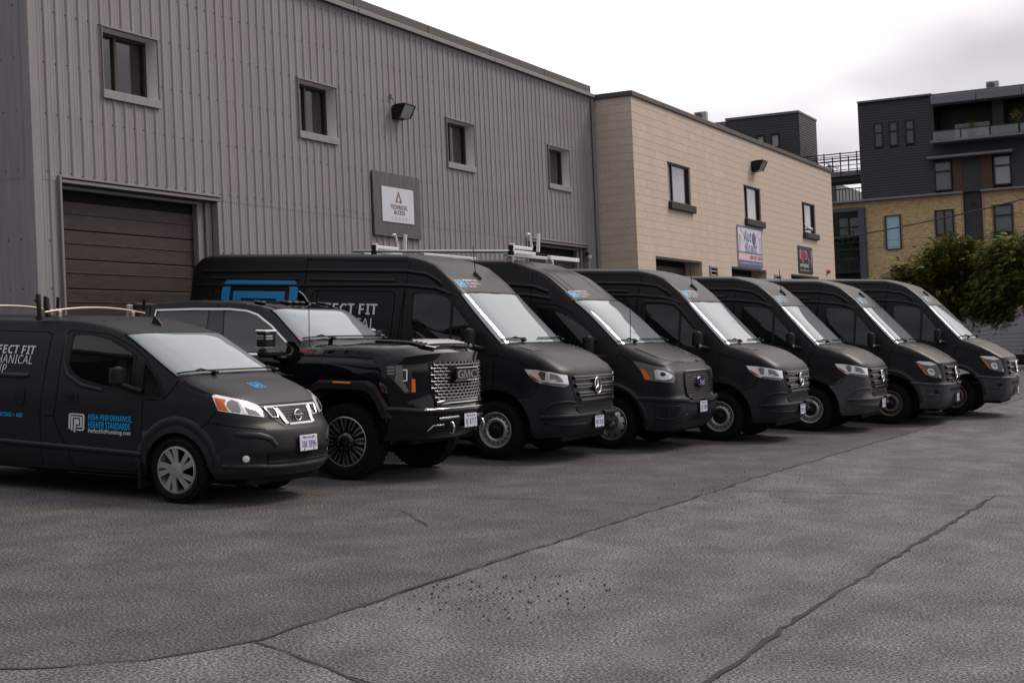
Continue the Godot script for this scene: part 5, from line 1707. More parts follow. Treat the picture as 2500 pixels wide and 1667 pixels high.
	b.panel(m, V.t, V2([-0.47, -0.52, 0.47, -0.52, 0.50, -0.71, 0.38, -0.77, -0.38, -0.77, -0.50, -0.71]), 0.025, 0.1)
	var sc := put("bonnet_scoop", m, M.black, V.root)
	for y in [-0.55, -0.61, -0.67, -0.73]:
		m = MB.new()
		b.ribbon(m, V.t, [Vector2(-0.45, y), Vector2(0.45, y)], 0.02, 0.028, 0.0, 0.016)
		put("scoop_bar", m, M.dull_chrome, sc)
	for k in [1.0, -1.0]:
		m = MB.new()
		b.ribbon(m, V.t, [Vector2(0.53 * k, 0.0), Vector2(0.55 * k, -0.72), Vector2(0.4 * k, -0.82)], 0.03, 0.022, 0.0, 0.012)
		put("scoop_edge", m, M.truck_paint, sc)
	# roof marker lamps and fin
	for z in [0.68, 0.14, 0.0, -0.14, -0.68]:
		m = MB.new()
		var h: Array = b.hit(V.t, Vector2(-z, 1.38))
		m.box(h[0] + Vector3(0, 0.018, 0), Vector3(0.13, 0.035, 0.10), 0.014, Basis(Vector3(0, 0, 1), -0.12))
		put("roof_marker_lamp", m, M.lamp_black, V.root)
	m = MB.new()
	m.prism(V2([0, 0, 0.2, -0.02, 0.07, 0.1, 0.0, 0.13]), Vector3(-1.52, 1.995, -0.33), Vector3(1, -0.12, 0).normalized(), Vector3(0.12, 1, 0).normalized(), 0.03)
	put("roof_fin", m, M.gloss_black, V.root)
	m = MB.new()
	m.tube([Vector3(-0.52, 1.40, 0.92), Vector3(-0.53, 1.7, 0.92), Vector3(-0.54, 2.0, 0.92)], 0.005, 6)
	put("aerial", m, M.black_plastic, V.root)
	# towing mirrors
	for k in [1, -1]:
		var mr := sub("door_mirror", V.root)
		m = MB.new()
		m.box(Vector3(-0.92, 1.545, k * 1.2), Vector3(0.13, 0.19, 0.23), 0.025)
		put("mirror_housing", m, M.black_plastic, mr)
		m = MB.new()
		m.box(Vector3(-0.92, 1.645, k * 1.2), Vector3(0.145, 0.035, 0.245), 0.012)
		put("mirror_cap", m, M.chrome, mr)
		m = MB.new()
		m.box(Vector3(-0.90, 1.395, k * 1.14), Vector3(0.15, 0.095, 0.36), 0.03)
		m.box(Vector3(-0.84, 1.345, k * 1.0), Vector3(0.14, 0.05, 0.2), 0.02)
		put("mirror_arm", m, M.black_plastic, mr)
		for y in [1.59, 1.56]:
			m = MB.new()
			m.box(Vector3(-0.853, y, k * 1.24), Vector3(0.02, 0.018, 0.13), 0.004)
			m.box(Vector3(-0.92, y, k * 1.318), Vector3(0.09, 0.018, 0.008), 0.003)
			put("mirror_lamp", m, M.clear_lamp, mr)
		m = MB.new()
		m.box(Vector3(-0.92, 1.46, k * 1.2), Vector3(0.14, 0.012, 0.24), 0.004)
		put("mirror_strip", m, M.dull_chrome, mr)
		side_name(V, V.s[k], k, -1.76, -0.855, 1.145, 0.078, 0.1, V.root)
	both(V, false, "door_handle", M.truck_paint, round_poly([-1.74, 1.23, -1.52, 1.24, -1.52, 1.20, -1.74, 1.19], 0.015), 0.025, 0.08, 0.025)
	# rack behind the cab
	m = MB.new()
	for k in [1.0, -1.0]:
		m.box(Vector3(-3.18, 1.66, k * 0.72), Vector3(0.06, 0.52, 0.08), 0.01)
	m.box(Vector3(-3.18, 1.90, 0), Vector3(0.06, 0.06, 1.5), 0.01)
	put("headache_rack", m, M.black_plastic, V.root)
	m = MB.new()
	m.box(Vector3(-3.26, 1.83, 0.75), Vector3(0.035, 0.17, 0.1), 0.01)
	put("work_lamp", m, M.lamp_lens, V.root)
	both(V, false, "running_board", M.black_plastic, [-2.9, 0.50, -0.7, 0.50, -0.7, 0.44, -2.9, 0.46], 0.06, 0.3, 0.1)
	add_wheels(V, "truck", [0.0, -3.95], 0.835)
	return V
# ---------------------------------------------------------------- ground
func axis_steps(parts: Array) -> Array:
	var o: Array = []
	for q in parts:
		var n := int(round((q[1] - q[0]) / q[2]))
		for i in n: o.append(lerpf(q[0], q[1], i / float(n)))
	o.append(parts[-1][1])
	return o

func sheet(poly: PackedVector2Array, lift: float, cs: float) -> MB:
	# polygon in (x, z) laid on the ground
	var m := MB.new()
	var lo := poly[0]
	var hi := poly[0]
	for q in poly:
		lo = lo.min(q); hi = hi.max(q)
	var nx := int(ceil((hi.x - lo.x) / cs))
	var ny := int(ceil((hi.y - lo.y) / cs))
	for ix in nx:
		for iy in ny:
			var a := lo + Vector2(ix, iy) * cs
			var cell := PackedVector2Array([a, a + Vector2(cs, 0), a + Vector2(cs, cs), a + Vector2(0, cs)])
			for pc in Geometry2D.intersect_polygons(poly, cell):
				var idx := Geometry2D.triangulate_polygon(pc)
				for t in range(0, idx.size(), 3):
					var P: Array = []
					for k in 3:
						var q: Vector2 = pc[idx[t + k]]
						P.append(Vector3(q.x, ground_y(q.x, q.y) + lift, q.y))
					var nn := Vector3(0, 1, -SLOPE).normalized()
					m.tri(P[0], P[1], P[2], nn, nn, nn)
	return m

func wobble_line(pts: Array, amp: float, seedv: int, stepl := 0.18) -> Array:
	var r := RandomNumberGenerator.new()
	r.seed = seedv
	var o: Array = []
	for i in pts.size() - 1:
		var a: Vector2 = pts[i]
		var b: Vector2 = pts[i + 1]
		var n: int = max(1, int(a.distance_to(b) / stepl))
		var q := (b - a).orthogonal().normalized()
		for k in n: o.append(a.lerp(b, k / float(n)) + q * r.randfn(0.0, amp))
	o.append(pts[-1])
	return o

func ground_strip(pts: Array, w: float, lift: float, seedv: int) -> MB:
	var r := RandomNumberGenerator.new()
	r.seed = seedv
	var m := MB.new()
	var nn := Vector3(0, 1, -SLOPE).normalized()
	var L: Array = []
	for i in pts.size():
		var d: Vector2 = (pts[min(i + 1, pts.size() - 1)] - pts[max(i - 1, 0)]).normalized()
		var q := Vector2(-d.y, d.x) * w * r.randf_range(0.25, 0.9)
		var a: Vector2 = pts[i] + q
		var b: Vector2 = pts[i] - q * r.randf_range(0.5, 1.2)
		L.append([Vector3(a.x, ground_y(a.x, a.y) + lift, a.y), Vector3(b.x, ground_y(b.x, b.y) + lift, b.y)])
	for i in L.size() - 1: m.quad(L[i][0], L[i + 1][0], L[i + 1][1], L[i][1], nn)
	return m

func asphalt(lo: float, hi: float, seedv: int, tint := Color(1.0, 0.97, 0.99)) -> StandardMaterial3D:
	# fine stone speckle over broad, faint blotches
	var n := 1024
	var f := FastNoiseLite.new()
	f.seed = seedv; f.frequency = 0.006; f.fractal_octaves = 3
	var f2 := FastNoiseLite.new()
	f2.seed = seedv + 7; f2.frequency = 0.11; f2.fractal_octaves = 3
	var big: Image = f.get_seamless_image(n, n)
	var mid: Image = f2.get_seamless_image(n, n)
	var bd := big.get_data()
	var md := mid.get_data()
	var r := RandomNumberGenerator.new()
	r.seed = seedv + 3
	var out := PackedByteArray()
	out.resize(n * n * 3)
	var hb := PackedByteArray()
	hb.resize(n * n)
	for i in n * n:
		var s := r.randf()
		var q := clampf((md[i] / 255.0 - 0.5) * 2.1 + 0.5, 0.0, 1.0)
		var sp := s * 0.35 + q * 0.65
		if q > 0.86: sp += 0.5
		if q < 0.14: sp -= 0.3
		var v := lerpf(lo, hi, clampf(sp, -0.15, 1.5)) * lerpf(0.84, 1.16, bd[i] / 255.0)
		var c := Color(v * tint.r, v * tint.g, v * tint.b).linear_to_srgb()
		out[i * 3] = int(clampf(c.r, 0, 1) * 255); out[i * 3 + 1] = int(clampf(c.g, 0, 1) * 255); out[i * 3 + 2] = int(clampf(c.b, 0, 1) * 255)
		hb[i] = int(clampf(sp, 0.0, 1.0) * 255)
	var im := Image.create_from_data(n, n, false, Image.FORMAT_RGB8, out)
	var hm := Image.create_from_data(n, n, false, Image.FORMAT_L8, hb)
	hm.convert(Image.FORMAT_RGBA8)
	hm.bump_map_to_normal_map(3.0)
	var m := tri_mat(ImageTexture.create_from_image(im), 1.0 / 3.1, 0.85, 0.35, ImageTexture.create_from_image(hm))
	m.normal_scale = 0.8
	# broad wear on a second scale so that the tile does not show
	m.detail_enabled = true
	m.detail_blend_mode = BaseMaterial3D.BLEND_MODE_MUL
	m.detail_uv_layer = BaseMaterial3D.DETAIL_UV_2
	m.detail_albedo = noise_tex(seedv + 11, 0.012, g(0.62), g(1.0), 512, false, 2.0, 5, 0.25)
	m.uv2_triplanar = true
	m.uv2_world_triplanar = true
	m.uv2_scale = Vector3(1.0 / 9.0, 1.0 / 9.0, 1.0 / 5.5)
	return m

func build_ground() -> void:
	var xs := axis_steps([[-600, -60, 108], [-60, 0, 10], [0, 40, 1.0], [40, 100, 6], [100, 900, 100]])
	var zs := axis_steps([[-600, -60, 108], [-60, -2, 5.8], [-2, 14, 1.0], [14, 26, 3], [26, 600, 82]])
	var m := MB.new()
	for i in xs.size() - 1:
		for j in zs.size() - 1:
			var P: Array = []
			for q in [[i, j], [i + 1, j], [i + 1, j + 1], [i, j + 1]]:
				P.append(Vector3(xs[q[0]], ground_y(xs[q[0]], min(zs[q[1]], 20.0)), zs[q[1]]))
			var nn: Vector3 = (P[2] - P[0]).cross(P[3] - P[1]).normalized()
			m.quad(P[0], P[1], P[2], P[3], nn if nn.y > 0 else -nn)
	var gd := put("ground", m, M.asphalt)
	setting(gd)
	# newer roadway beside the parking strip, and the patches of older surface
	var e := wobble_line([Vector2(6.95, 8.95), Vector2(16.6, 8.93), Vector2(24.4, 9.08), Vector2(39.0, 9.4), Vector2(75, 9.6)], 0.02, 5, 0.4)
	var poly := PackedVector2Array(e)
	poly.append(Vector2(75, 13.2)); poly.append(Vector2(5.6, 13.2)); poly.append(Vector2(6.5, 10.2))
	var rd := put("roadway", sheet(poly, 0.004, 1.5), M.asphalt_road)
	setting(rd)
	var lane := wobble_line([Vector2(5.5, 11.62), Vector2(11.2, 11.55), Vector2(17.2, 11.66)], 0.02, 8, 0.4)
	var p2 := PackedVector2Array(lane)
	p2.append(Vector2(17.2, 13.1)); p2.append(Vector2(5.5, 13.1))
	setting(put("roadway_patch", sheet(p2, 0.008, 1.5), M.asphalt_patch))
	var bl := PackedVector2Array(wobble_line([Vector2(5.3, 7.6), Vector2(5.83, 8.19), Vector2(6.07, 8.51), Vector2(6.35, 8.7), Vector2(6.74, 8.85), Vector2(7.04, 8.93), Vector2(6.91, 9.25), Vector2(6.71, 9.61), Vector2(6.45, 10.15)], 0.012, 4))
	bl.append(Vector2(4.6, 10.15)); bl.append(Vector2(4.2, 7.6))
	setting(put("asphalt_patch", sheet(bl, 0.008, 0.8), M.asphalt_patch))
	var cr := [[[Vector2(7.0, 8.95), Vector2(9.3, 8.9), Vector2(13.1, 8.91), Vector2(16.6, 8.93), Vector2(24.4, 9.08), Vector2(39.0, 9.4)], 0.022], [[Vector2(13.6, 11.62), Vector2(17.0, 11.68)], 0.02], [[Vector2(5.5, 11.55), Vector2(9.5, 11.5), Vector2(16.6, 11.66)], 0.03],
		[[Vector2(16.75, 8.9), Vector2(16.7, 8.36), Vector2(16.7, 7.8), Vector2(16.6, 6.7), Vector2(16.2, 5.7)], 0.012], [[Vector2(15.5, 8.95), Vector2(15.96, 9.35), Vector2(16.2, 10.0), Vector2(16.6, 10.9), Vector2(17.1, 12.0)], 0.016],
		[[Vector2(14.6, 8.95), Vector2(14.2, 8.7), Vector2(13.95, 7.85), Vector2(13.6, 6.9)], 0.012], [[Vector2(7.04, 8.93), Vector2(6.74, 8.87), Vector2(6.35, 8.72), Vector2(6.0, 8.45), Vector2(5.8, 8.15)], 0.03], [[Vector2(7.0, 8.97), Vector2(6.91, 9.25), Vector2(6.7, 9.62), Vector2(6.5, 10.0)], 0.025], [[Vector2(11.6, 7.6), Vector2(12.3, 6.9), Vector2(12.4, 6.2)], 0.012]]
	for i in cr.size():
		put("crack", ground_strip(wobble_line(cr[i][0], 0.014, 20 + i), cr[i][1], 0.0125, 40 + i), M.crack, gd)
	# loose stones and grit
	var r := RandomNumberGenerator.new()
	r.seed = 77
	var st := MB.new()
	for i in 520:
		var a := Vector2(r.randf_range(14.0, 18.5), r.randfn(9.15, 0.35))
		if i > 260: a = Vector2(r.randf_range(6.5, 30.0), r.randf_range(7.0, 12.5))
		if i > 340: a = Vector2(r.randf_range(8.2, 10.0), r.randf_range(8.9, 10.2))
		var s := r.randf_range(0.004, 0.011) * (1.0 if i < 400 else 1.5)
		st.box(Vector3(a.x, ground_y(a.x, a.y) + 0.008 + s * 0.3, a.y), Vector3(s, s * 0.7, s * 1.2), s * 0.25, Basis(Vector3(0.3, 1, 0.2).normalized(), r.randf() * TAU))
	var so := put("grit", st, M.grit)
	so.set_meta("kind", "stuff")
	tag(so, "dark grit and small stones scattered along the cracks in the asphalt", "grit")
	so.set_meta("kind", "stuff")

# ---------------------------------------------------------------- grey metal building
func siding(m: MB, x0: float, x1: float, y0: float, y1: float, along: Vector3, o: Vector3, out: Vector3, lift := 0.0) -> void:
	# ribs every 0.2228 m counted from x = 0.0587
	var P := 0.22284
	var off := 0.0587
	var prof := [[0.0, 0.02], [0.02, 0.02], [0.045, 0.0], [0.095, 0.0], [0.1, 0.003], [0.108, 0.003], [0.113, 0.0], [0.15, 0.0], [0.155, 0.003], [0.163, 0.003], [0.168, 0.0], [0.198, 0.0], [P, 0.02]]
	var pts: Array = []
	var k0 := floori((x0 - off) / P)
	for k in range(k0, k0 + int((x1 - x0) / P) + 3):
		for q in prof:
			var x: float = off + k * P + q[0]
			if x > x0 + 1e-4 and x < x1 - 1e-4 and (pts.is_empty() or x - pts[-1].x > 1e-4): pts.append(Vector2(x, q[1]))
	for e in [x0, x1]:
		var fx := fposmod(e - off, P)
		var y := 0.0
		for i in prof.size() - 1:
			if fx >= prof[i][0] - 1e-6 and fx <= prof[i + 1][0] + 1e-6:
				y = lerpf(prof[i][1], prof[i + 1][1], clampf((fx - prof[i][0]) / (prof[i + 1][0] - prof[i][0]), 0, 1))
				break
		if e == x0: pts.push_front(Vector2(x0, y))
		else: pts.append(Vector2(x1, y))
	for i in pts.size() - 1:
		var a: Vector2 = pts[i]
		var b: Vector2 = pts[i + 1]
		if b.x - a.x < 1e-5: continue
		var nn := (along * -(b.y - a.y) + out * (b.x - a.x)).normalized()
		var A := o + along * a.x + out * (a.y + lift)
		var B := o + along * b.x + out * (b.y + lift)
		m.quad(A + Vector3.UP * y0, B + Vector3.UP * y0, B + Vector3.UP * y1, A + Vector3.UP * y1, nn)

func wall_window(parent: Node, x0: float, x1: float, y0: float, y1: float, z: float, depth: float, fm: Material, reveal: Material, gm: Material, mullions: Array, trim := 0.0, back: Material = null) -> Node3D:
	var w := sub("window", parent)
	var m := MB.new()
	var fw := 0.045
	var zi := z - depth
	m.box(Vector3(x0 + fw * 0.5, (y0 + y1) * 0.5, zi), Vector3(fw, y1 - y0, 0.06), 0.006)
	m.box(Vector3(x1 - fw * 0.5, (y0 + y1) * 0.5, zi), Vector3(fw, y1 - y0, 0.06), 0.006)
	m.box(Vector3((x0 + x1) * 0.5, y1 - fw * 0.5, zi), Vector3(x1 - x0 - fw * 2.0, fw, 0.058), 0.006)
	m.box(Vector3((x0 + x1) * 0.5, y0 + fw * 0.5, zi), Vector3(x1 - x0 - fw * 2.0, fw, 0.058), 0.006)
	for k in mullions: m.box(Vector3(lerpf(x0, x1, k), (y0 + y1) * 0.5, zi + 0.004), Vector3(0.06, y1 - y0 - fw * 2.0, 0.056), 0.006)
	put("frame", m, fm, w)
	var e := [x0 + fw]
	for k in mullions:
		e.append(lerpf(x0, x1, k) - 0.03); e.append(lerpf(x0, x1, k) + 0.03)
	e.append(x1 - fw)
	for i in range(0, e.size(), 2):
		m = MB.new()
		m.box(Vector3((e[i] + e[i + 1]) * 0.5, (y0 + y1) * 0.5, zi - 0.01 - 0.012 * (i / 2)), Vector3(e[i + 1] - e[i], y1 - y0 - fw * 2.0, 0.006))
		put("pane", m, gm, w)
	if reveal:
		m = MB.new()
		var d := depth + 0.03
		m.quad(Vector3(x0, y0, z), Vector3(x0, y1, z), Vector3(x0, y1, z - d), Vector3(x0, y0, z - d), Vector3.RIGHT)
		m.quad(Vector3(x1, y0, z), Vector3(x1, y1, z), Vector3(x1, y1, z - d), Vector3(x1, y0, z - d), Vector3.LEFT)
		m.quad(Vector3(x0, y1, z), Vector3(x1, y1, z), Vector3(x1, y1, z - d), Vector3(x0, y1, z - d), Vector3.DOWN)
		m.quad(Vector3(x0, y0, z), Vector3(x1, y0, z), Vector3(x1, y0, z - d), Vector3(x0, y0, z - d), Vector3.UP)
		put("reveal", m, reveal, w)
	# dark room behind the glass
	m = MB.new()
	m.box(Vector3((x0 + x1) * 0.5, (y0 + y1) * 0.5, zi - 0.5), Vector3(x1 - x0 - 0.01, y1 - y0 - 0.01, 0.02))
	for q in [x0 + 0.008, x1 - 0.008]: m.box(Vector3(q, (y0 + y1) * 0.5, zi - 0.27), Vector3(0.01, y1 - y0, 0.45))
	for q in [y0 + 0.008, y1 - 0.008]: m.box(Vector3((x0 + x1) * 0.5, q, zi - 0.27), Vector3(x1 - x0 - 0.03, 0.01, 0.45))
	put("room_lining", m, M.room, w)
	return w

func segments(x: float, x1: float, opens: Array, lo: float, hi: float) -> Array:
	# heights left over by openings that cover [x, x1]
	var segs: Array = [[lo, hi]]
	for q in opens:
		if x1 > q[0] + 1e-4 and x < q[1] - 1e-4:
			var n: Array = []
			for s in segs:
				if q[3] <= s[0] or q[2] >= s[1]:
					n.append(s)
				else:
					if q[2] > s[0]: n.append([s[0], q[2]])
					if q[3] < s[1]: n.append([q[3], s[1]])
			segs = n
	return segs

func overhead_door(parent: Node, x0: float, x1: float, y1: float, z: float, panels: int, ph: float, mt: Array, y_top_gap := 0.1) -> void:
	var d := sub("overhead_door", parent)
	var r := RandomNumberGenerator.new()
	r.seed = int(x0 * 10)
	for i in panels:
		var yt := y1 - y_top_gap - ph * i
		var m := MB.new()
		m.box(Vector3((x0 + x1) * 0.5, yt - ph * 0.5, z + r.randf_range(-0.004, 0.004)), Vector3(x1 - x0, ph - 0.012, 0.05), 0.008)
		m.box(Vector3((x0 + x1) * 0.5, yt - ph * 0.44, z + 0.02), Vector3(x1 - x0 - 0.02, 0.012, 0.03), 0.004)
		put("door_panel", m, mt[i % mt.size()], d)
	var b := MB.new()
	b.box(Vector3((x0 + x1) * 0.5, y1 - y_top_gap * 0.5, z - 0.02), Vector3(x1 - x0, y_top_gap, 0.05))
	b.box(Vector3((x0 + x1) * 0.5, (y1 - ph * panels) * 0.5, z - 0.05), Vector3(x1 - x0, y1, 0.02))
	put("door_backing", b, M.black, d)

func build_grey() -> void:
	var B := thing("grey_metal_building", "large grey ribbed metal warehouse with four small windows and brown overhead doors", "building")
	var X0 := 14.87
	var X1 := 34.42
	var win := [[16.33, 17.53], [21.23, 22.42], [26.57, 27.78], [31.58, 32.8]]
	var op: Array = [[15.39, 18.9, -1.0, 3.63], [30.19, 33.77, -1.0, 3.6]]
	for w in win: op.append([w[0], w[1], 4.83, 5.84])
	var P := 0.22284
	var seam := 3.6
	var pw := P * 4.0
	var k := 0
	var x := X0
	while x < X1 - 0.01:
		var xe: float = min(0.0587 + (floorf((x - 0.0587) / pw + 1e-4) + 1.0) * pw, X1)
		for row in [[-0.3, seam, 0.0], [seam - 0.02, 7.32, 0.004]]:
			var m := MB.new()
			var cuts := [x, xe]
			for q in op:
				for e in [q[0], q[1]]:
					if e > x and e < xe: cuts.append(e)
			cuts.sort()
			for i in cuts.size() - 1:
				for s in segments(cuts[i], cuts[i + 1], op, row[0], row[1]):
					siding(m, cuts[i], cuts[i + 1], s[0], s[1], Vector3.RIGHT, Vector3.ZERO, Vector3(0, 0, 1), row[2])
			put("siding_panel", m, M.siding[k % 3], B)
			k += 1
		x = xe
	# end wall, which turns away at the left
	for i in 12:
		for row in [[-0.3, seam, 0.0], [seam - 0.02, 7.32, 0.004]]:
			var m := MB.new()
			siding(m, i * pw, (i + 1) * pw, row[0], row[1], Vector3(0, 0, -1), Vector3(X0 - 0.06, 0, -0.03), Vector3(-1, 0, 0), row[2])
			put("siding_panel", m, M.siding[(i + 1) % 3], B)
	var m := MB.new()
	m.box(Vector3((X0 + X1) * 0.5, 3.4, -5.5), Vector3(X1 - X0 - 0.1, 7.7, 10.2))
	# the core is hollowed at openings by standing back behind them
	m = MB.new()
	m.box(Vector3((X0 + X1) * 0.5, 3.4, -6.2), Vector3(X1 - X0 - 0.12, 7.7, 10.0))
	put("core", m, M.room, B)
	# corner trim, eave and roof edge
	m = MB.new()
	m.box(Vector3(X0 - 0.045, 3.5, 0.0), Vector3(0.035, 7.6, 0.22), 0.004)
	m.box(Vector3(X0 + 0.035, 3.5, 0.048), Vector3(0.19, 7.6, 0.03), 0.004)
	put("corner_trim", m, M.siding[0], B)
	m = MB.new()
	m.box(Vector3(X1 - 0.06, 3.5, 0.045), Vector3(0.12, 7.6, 0.03), 0.004)
	put("corner_trim", m, M.siding[0], B)
	for i in 7:
		m = MB.new()
		var a := lerpf(X0 - 0.08, X1, i / 7.0)
		var b := lerpf(X0 - 0.08, X1, (i + 1) / 7.0)
		m.box(Vector3((a + b) * 0.5, 7.37, 0.075 + 0.003 * (i % 2)), Vector3(b - a - 0.01, 0.085, 0.05), 0.01)
		m.box(Vector3((a + b) * 0.5, 7.325, 0.09), Vector3(b - a - 0.01, 0.012, 0.06), 0.003)
		put("eave_trim", m, M.eave, B)
		m = MB.new()
		m.box(Vector3((a + b) * 0.5, 7.52, -0.06), Vector3(b - a - 0.006, 0.22, 0.12), 0.015)
		put("parapet_cap", m, M.cap_brown, B)
	m = MB.new()
	m.box(Vector3((X0 + X1) * 0.5, 7.4, -5.6), Vector3(X1 - X0, 0.1, 11.0))
	put("roof", m, M.cap_brown, B)
	# screws
	m = MB.new()
	var r := RandomNumberGenerator.new()
	r.seed = 5
	for y in [7.2, 6.52, 5.86, 5.17, 4.47, 3.69, 2.78, 2.13, 1.4]:
		for i in 90:
			var sx := X0 + 0.09 + i * P
			for e in ([0.0, 0.06] if i % 4 == 3 else [0.0]):
				var q: float = sx + e + r.randf_range(-0.006, 0.006)
				var free := q < X1 - 0.05
				for o in op:
					if q > o[0] - 0.03 and q < o[1] + 0.03 and y > o[2] - 0.1 and y < o[3] + 0.05: free = false
				if free: m.lathe([Vector2(0.011, 0.0), Vector2(0.01, 0.006), Vector2(0.0, 0.008)], Vector3(q, y + r.randf_range(-0.012, 0.012), 0.006), Basis.IDENTITY, 6)
		for i in 12:
			m.lathe([Vector2(0.011, 0.0), Vector2(0.01, 0.006), Vector2(0.0, 0.008)], Vector3(X0 - 0.066, y, -0.14 - i * P), Basis(Vector3(0, 0, 1), Vector3(0, 1, 0), Vector3(-1, 0, 0)), 6)
	var so := put("screws", m, M.screw, B)
	so.set_meta("kind", "stuff")
	# windows
	for i in 4:
		var w := wall_window(B, win[i][0] + 0.015, win[i][1] - 0.015, 4.955, 5.825, 0.03, 0.23, M.bronze, M.white_reveal, M.window_glass, [0.42 if i != 0 else 0.42], 0.0)
		var t := MB.new()
		var cx: float = (win[i][0] + win[i][1]) * 0.5
		var hw: float = (win[i][1] - win[i][0]) * 0.5
		t.box(Vector3(cx, 4.89, 0.035), Vector3(hw * 2.0 + 0.05, 0.125, 0.035), 0.006)
		put("sill", t, M.siding[0], w)
		t = MB.new()
		t.box(Vector3(cx - hw - 0.005, 5.395, 0.03), Vector3(0.02, 0.885, 0.03), 0.004)
		t.box(Vector3(cx + hw + 0.005, 5.395, 0.03), Vector3(0.02, 0.885, 0.03), 0.004)
		t.box(Vector3(cx, 5.85, 0.032), Vector3(hw * 2.0 + 0.05, 0.03, 0.036), 0.004)
		put("surround", t, M.eave, w)
	# doors
	for q in [[15.39, 18.9, 3.63], [30.19, 33.77, 3.6]]:
		overhead_door(B, q[0] + 0.02, q[1] - 0.34, q[2] - 0.12, -0.26, 9, 0.405, M.door_brown, 0.14)
		m = MB.new()
		m.box(Vector3((q[0] + q[1]) * 0.5, q[2] - 0.04, -0.1), Vector3(q[1] - q[0], 0.05, 0.26), 0.006)
		m.box(Vector3((q[0] + q[1]) * 0.5 - 0.15, q[2] - 0.1, -0.18), Vector3(q[1] - q[0] - 0.35, 0.05, 0.12), 0.006)
		m.box(Vector3(q[0] - 0.012, 1.6, 0.02), Vector3(0.045, q[2] * 2.0 - 3.2, 0.06), 0.006)
		m.box(Vector3((q[0] + q[1]) * 0.5, q[2] + 0.012, 0.025), Vector3(q[1] - q[0] + 0.06, 0.03, 0.045), 0.004)
		put("door_trim", m, M.eave, B)
		m = MB.new()
		m.box(Vector3(q[1] - 0.26, 1.6, -0.2), Vector3(0.16, q[2] * 2.0 - 3.32, 0.1), 0.006)
		m.box(Vector3(q[1] - 0.12, 1.6, -0.12), Vector3(0.14, q[2] * 2.0 - 3.34, 0.04), 0.006)
		m.box(Vector3(q[1] - 0.03, 1.6, -0.03), Vector3(0.06, q[2] * 2.0 - 3.36, 0.12), 0.006)
		put("door_jamb", m, M.jamb, B)
	# fixings on this wall are things of their own
	wall_lamp("wall_lamp", "dark wall lamp with clear lens high on the grey metal wall", Vector3(24.56, 5.68, 0.02), 1.0, true)
	var sg := thing("firm_sign", "white sign with gold arrow and TECHNICAL ACCESS GROUP lettering on dark grey board", "sign", Vector3(24.39, 3.9, 0.045))
	m = MB.new()
	m.box(Vector3(0, 0, 0.0), Vector3(1.76, 1.2, 0.035), 0.004)
	put("backing_board", m, M.sign_grey, sg)
	m = MB.new()
	m.box(Vector3(0, 0.0, 0.024), Vector3(1.19, 0.655, 0.012), 0.002)
	put("sign_face", m, M.sign_white, sg)
	m = MB.new()
	var o := Vector3(0.0, 0.0, 0.032)
	flat_text(m, "TECHNICAL", o + Vector3(0.03, -0.035, 0), Vector3.RIGHT, Vector3.UP, 0.62, 0.085)
	flat_text(m, "ACCESS", o + Vector3(0.03, -0.135, 0), Vector3.RIGHT, Vector3.UP, 0.42, 0.08)
	put("lettering", m, M.ink, sg)
	m = MB.new()
	for i in 5: flat_text(m, "GROUP"[i], o + Vector3(-0.24 + 0.135 * i, -0.255, 0), Vector3.RIGHT, Vector3.UP, 0.05, 0.055, false)
	put("lettering", m, M.ink_grey, sg)
	m = MB.new()
	m.prism(V2([-0.13, 0.05, -0.02, 0.05, -0.02, 0.085, -0.055, 0.085, 0.0, 0.2, 0.0, 0.285]), o + Vector3(0.02, 0.0, 0), Vector3.RIGHT, Vector3.UP)
	m.prism(V2([0.13, 0.05, 0.0, 0.285, 0.0, 0.2, 0.055, 0.085, 0.02, 0.085, 0.02, 0.05]), o + Vector3(0.02, 0.0, 0), Vector3.RIGHT, Vector3.UP)
	put("arrow_mark", m, M.gold, sg)
	var cm := thing("security_camera", "white dome security camera beside the far brown overhead door", "camera", Vector3(33.67, 3.31, 0.03))
	m = MB.new()
	m.box(Vector3(0, 0.08, 0.0), Vector3(0.1, 0.08, 0.08), 0.01)
	put("mount", m, M.black_plastic, cm)
	m = MB.new()
	m.lathe([Vector2(0.0, -0.07), Vector2(0.03, -0.06), Vector2(0.05, -0.03), Vector2(0.055, 0.0), Vector2(0.055, 0.05), Vector2(0.0, 0.055)], Vector3(0, 0, 0.05), Basis(Vector3(1, 0, 0), Vector3(0, 0, -1), Vector3(0, 1, 0)), 16)
	put("dome", m, M.sign_white, cm)

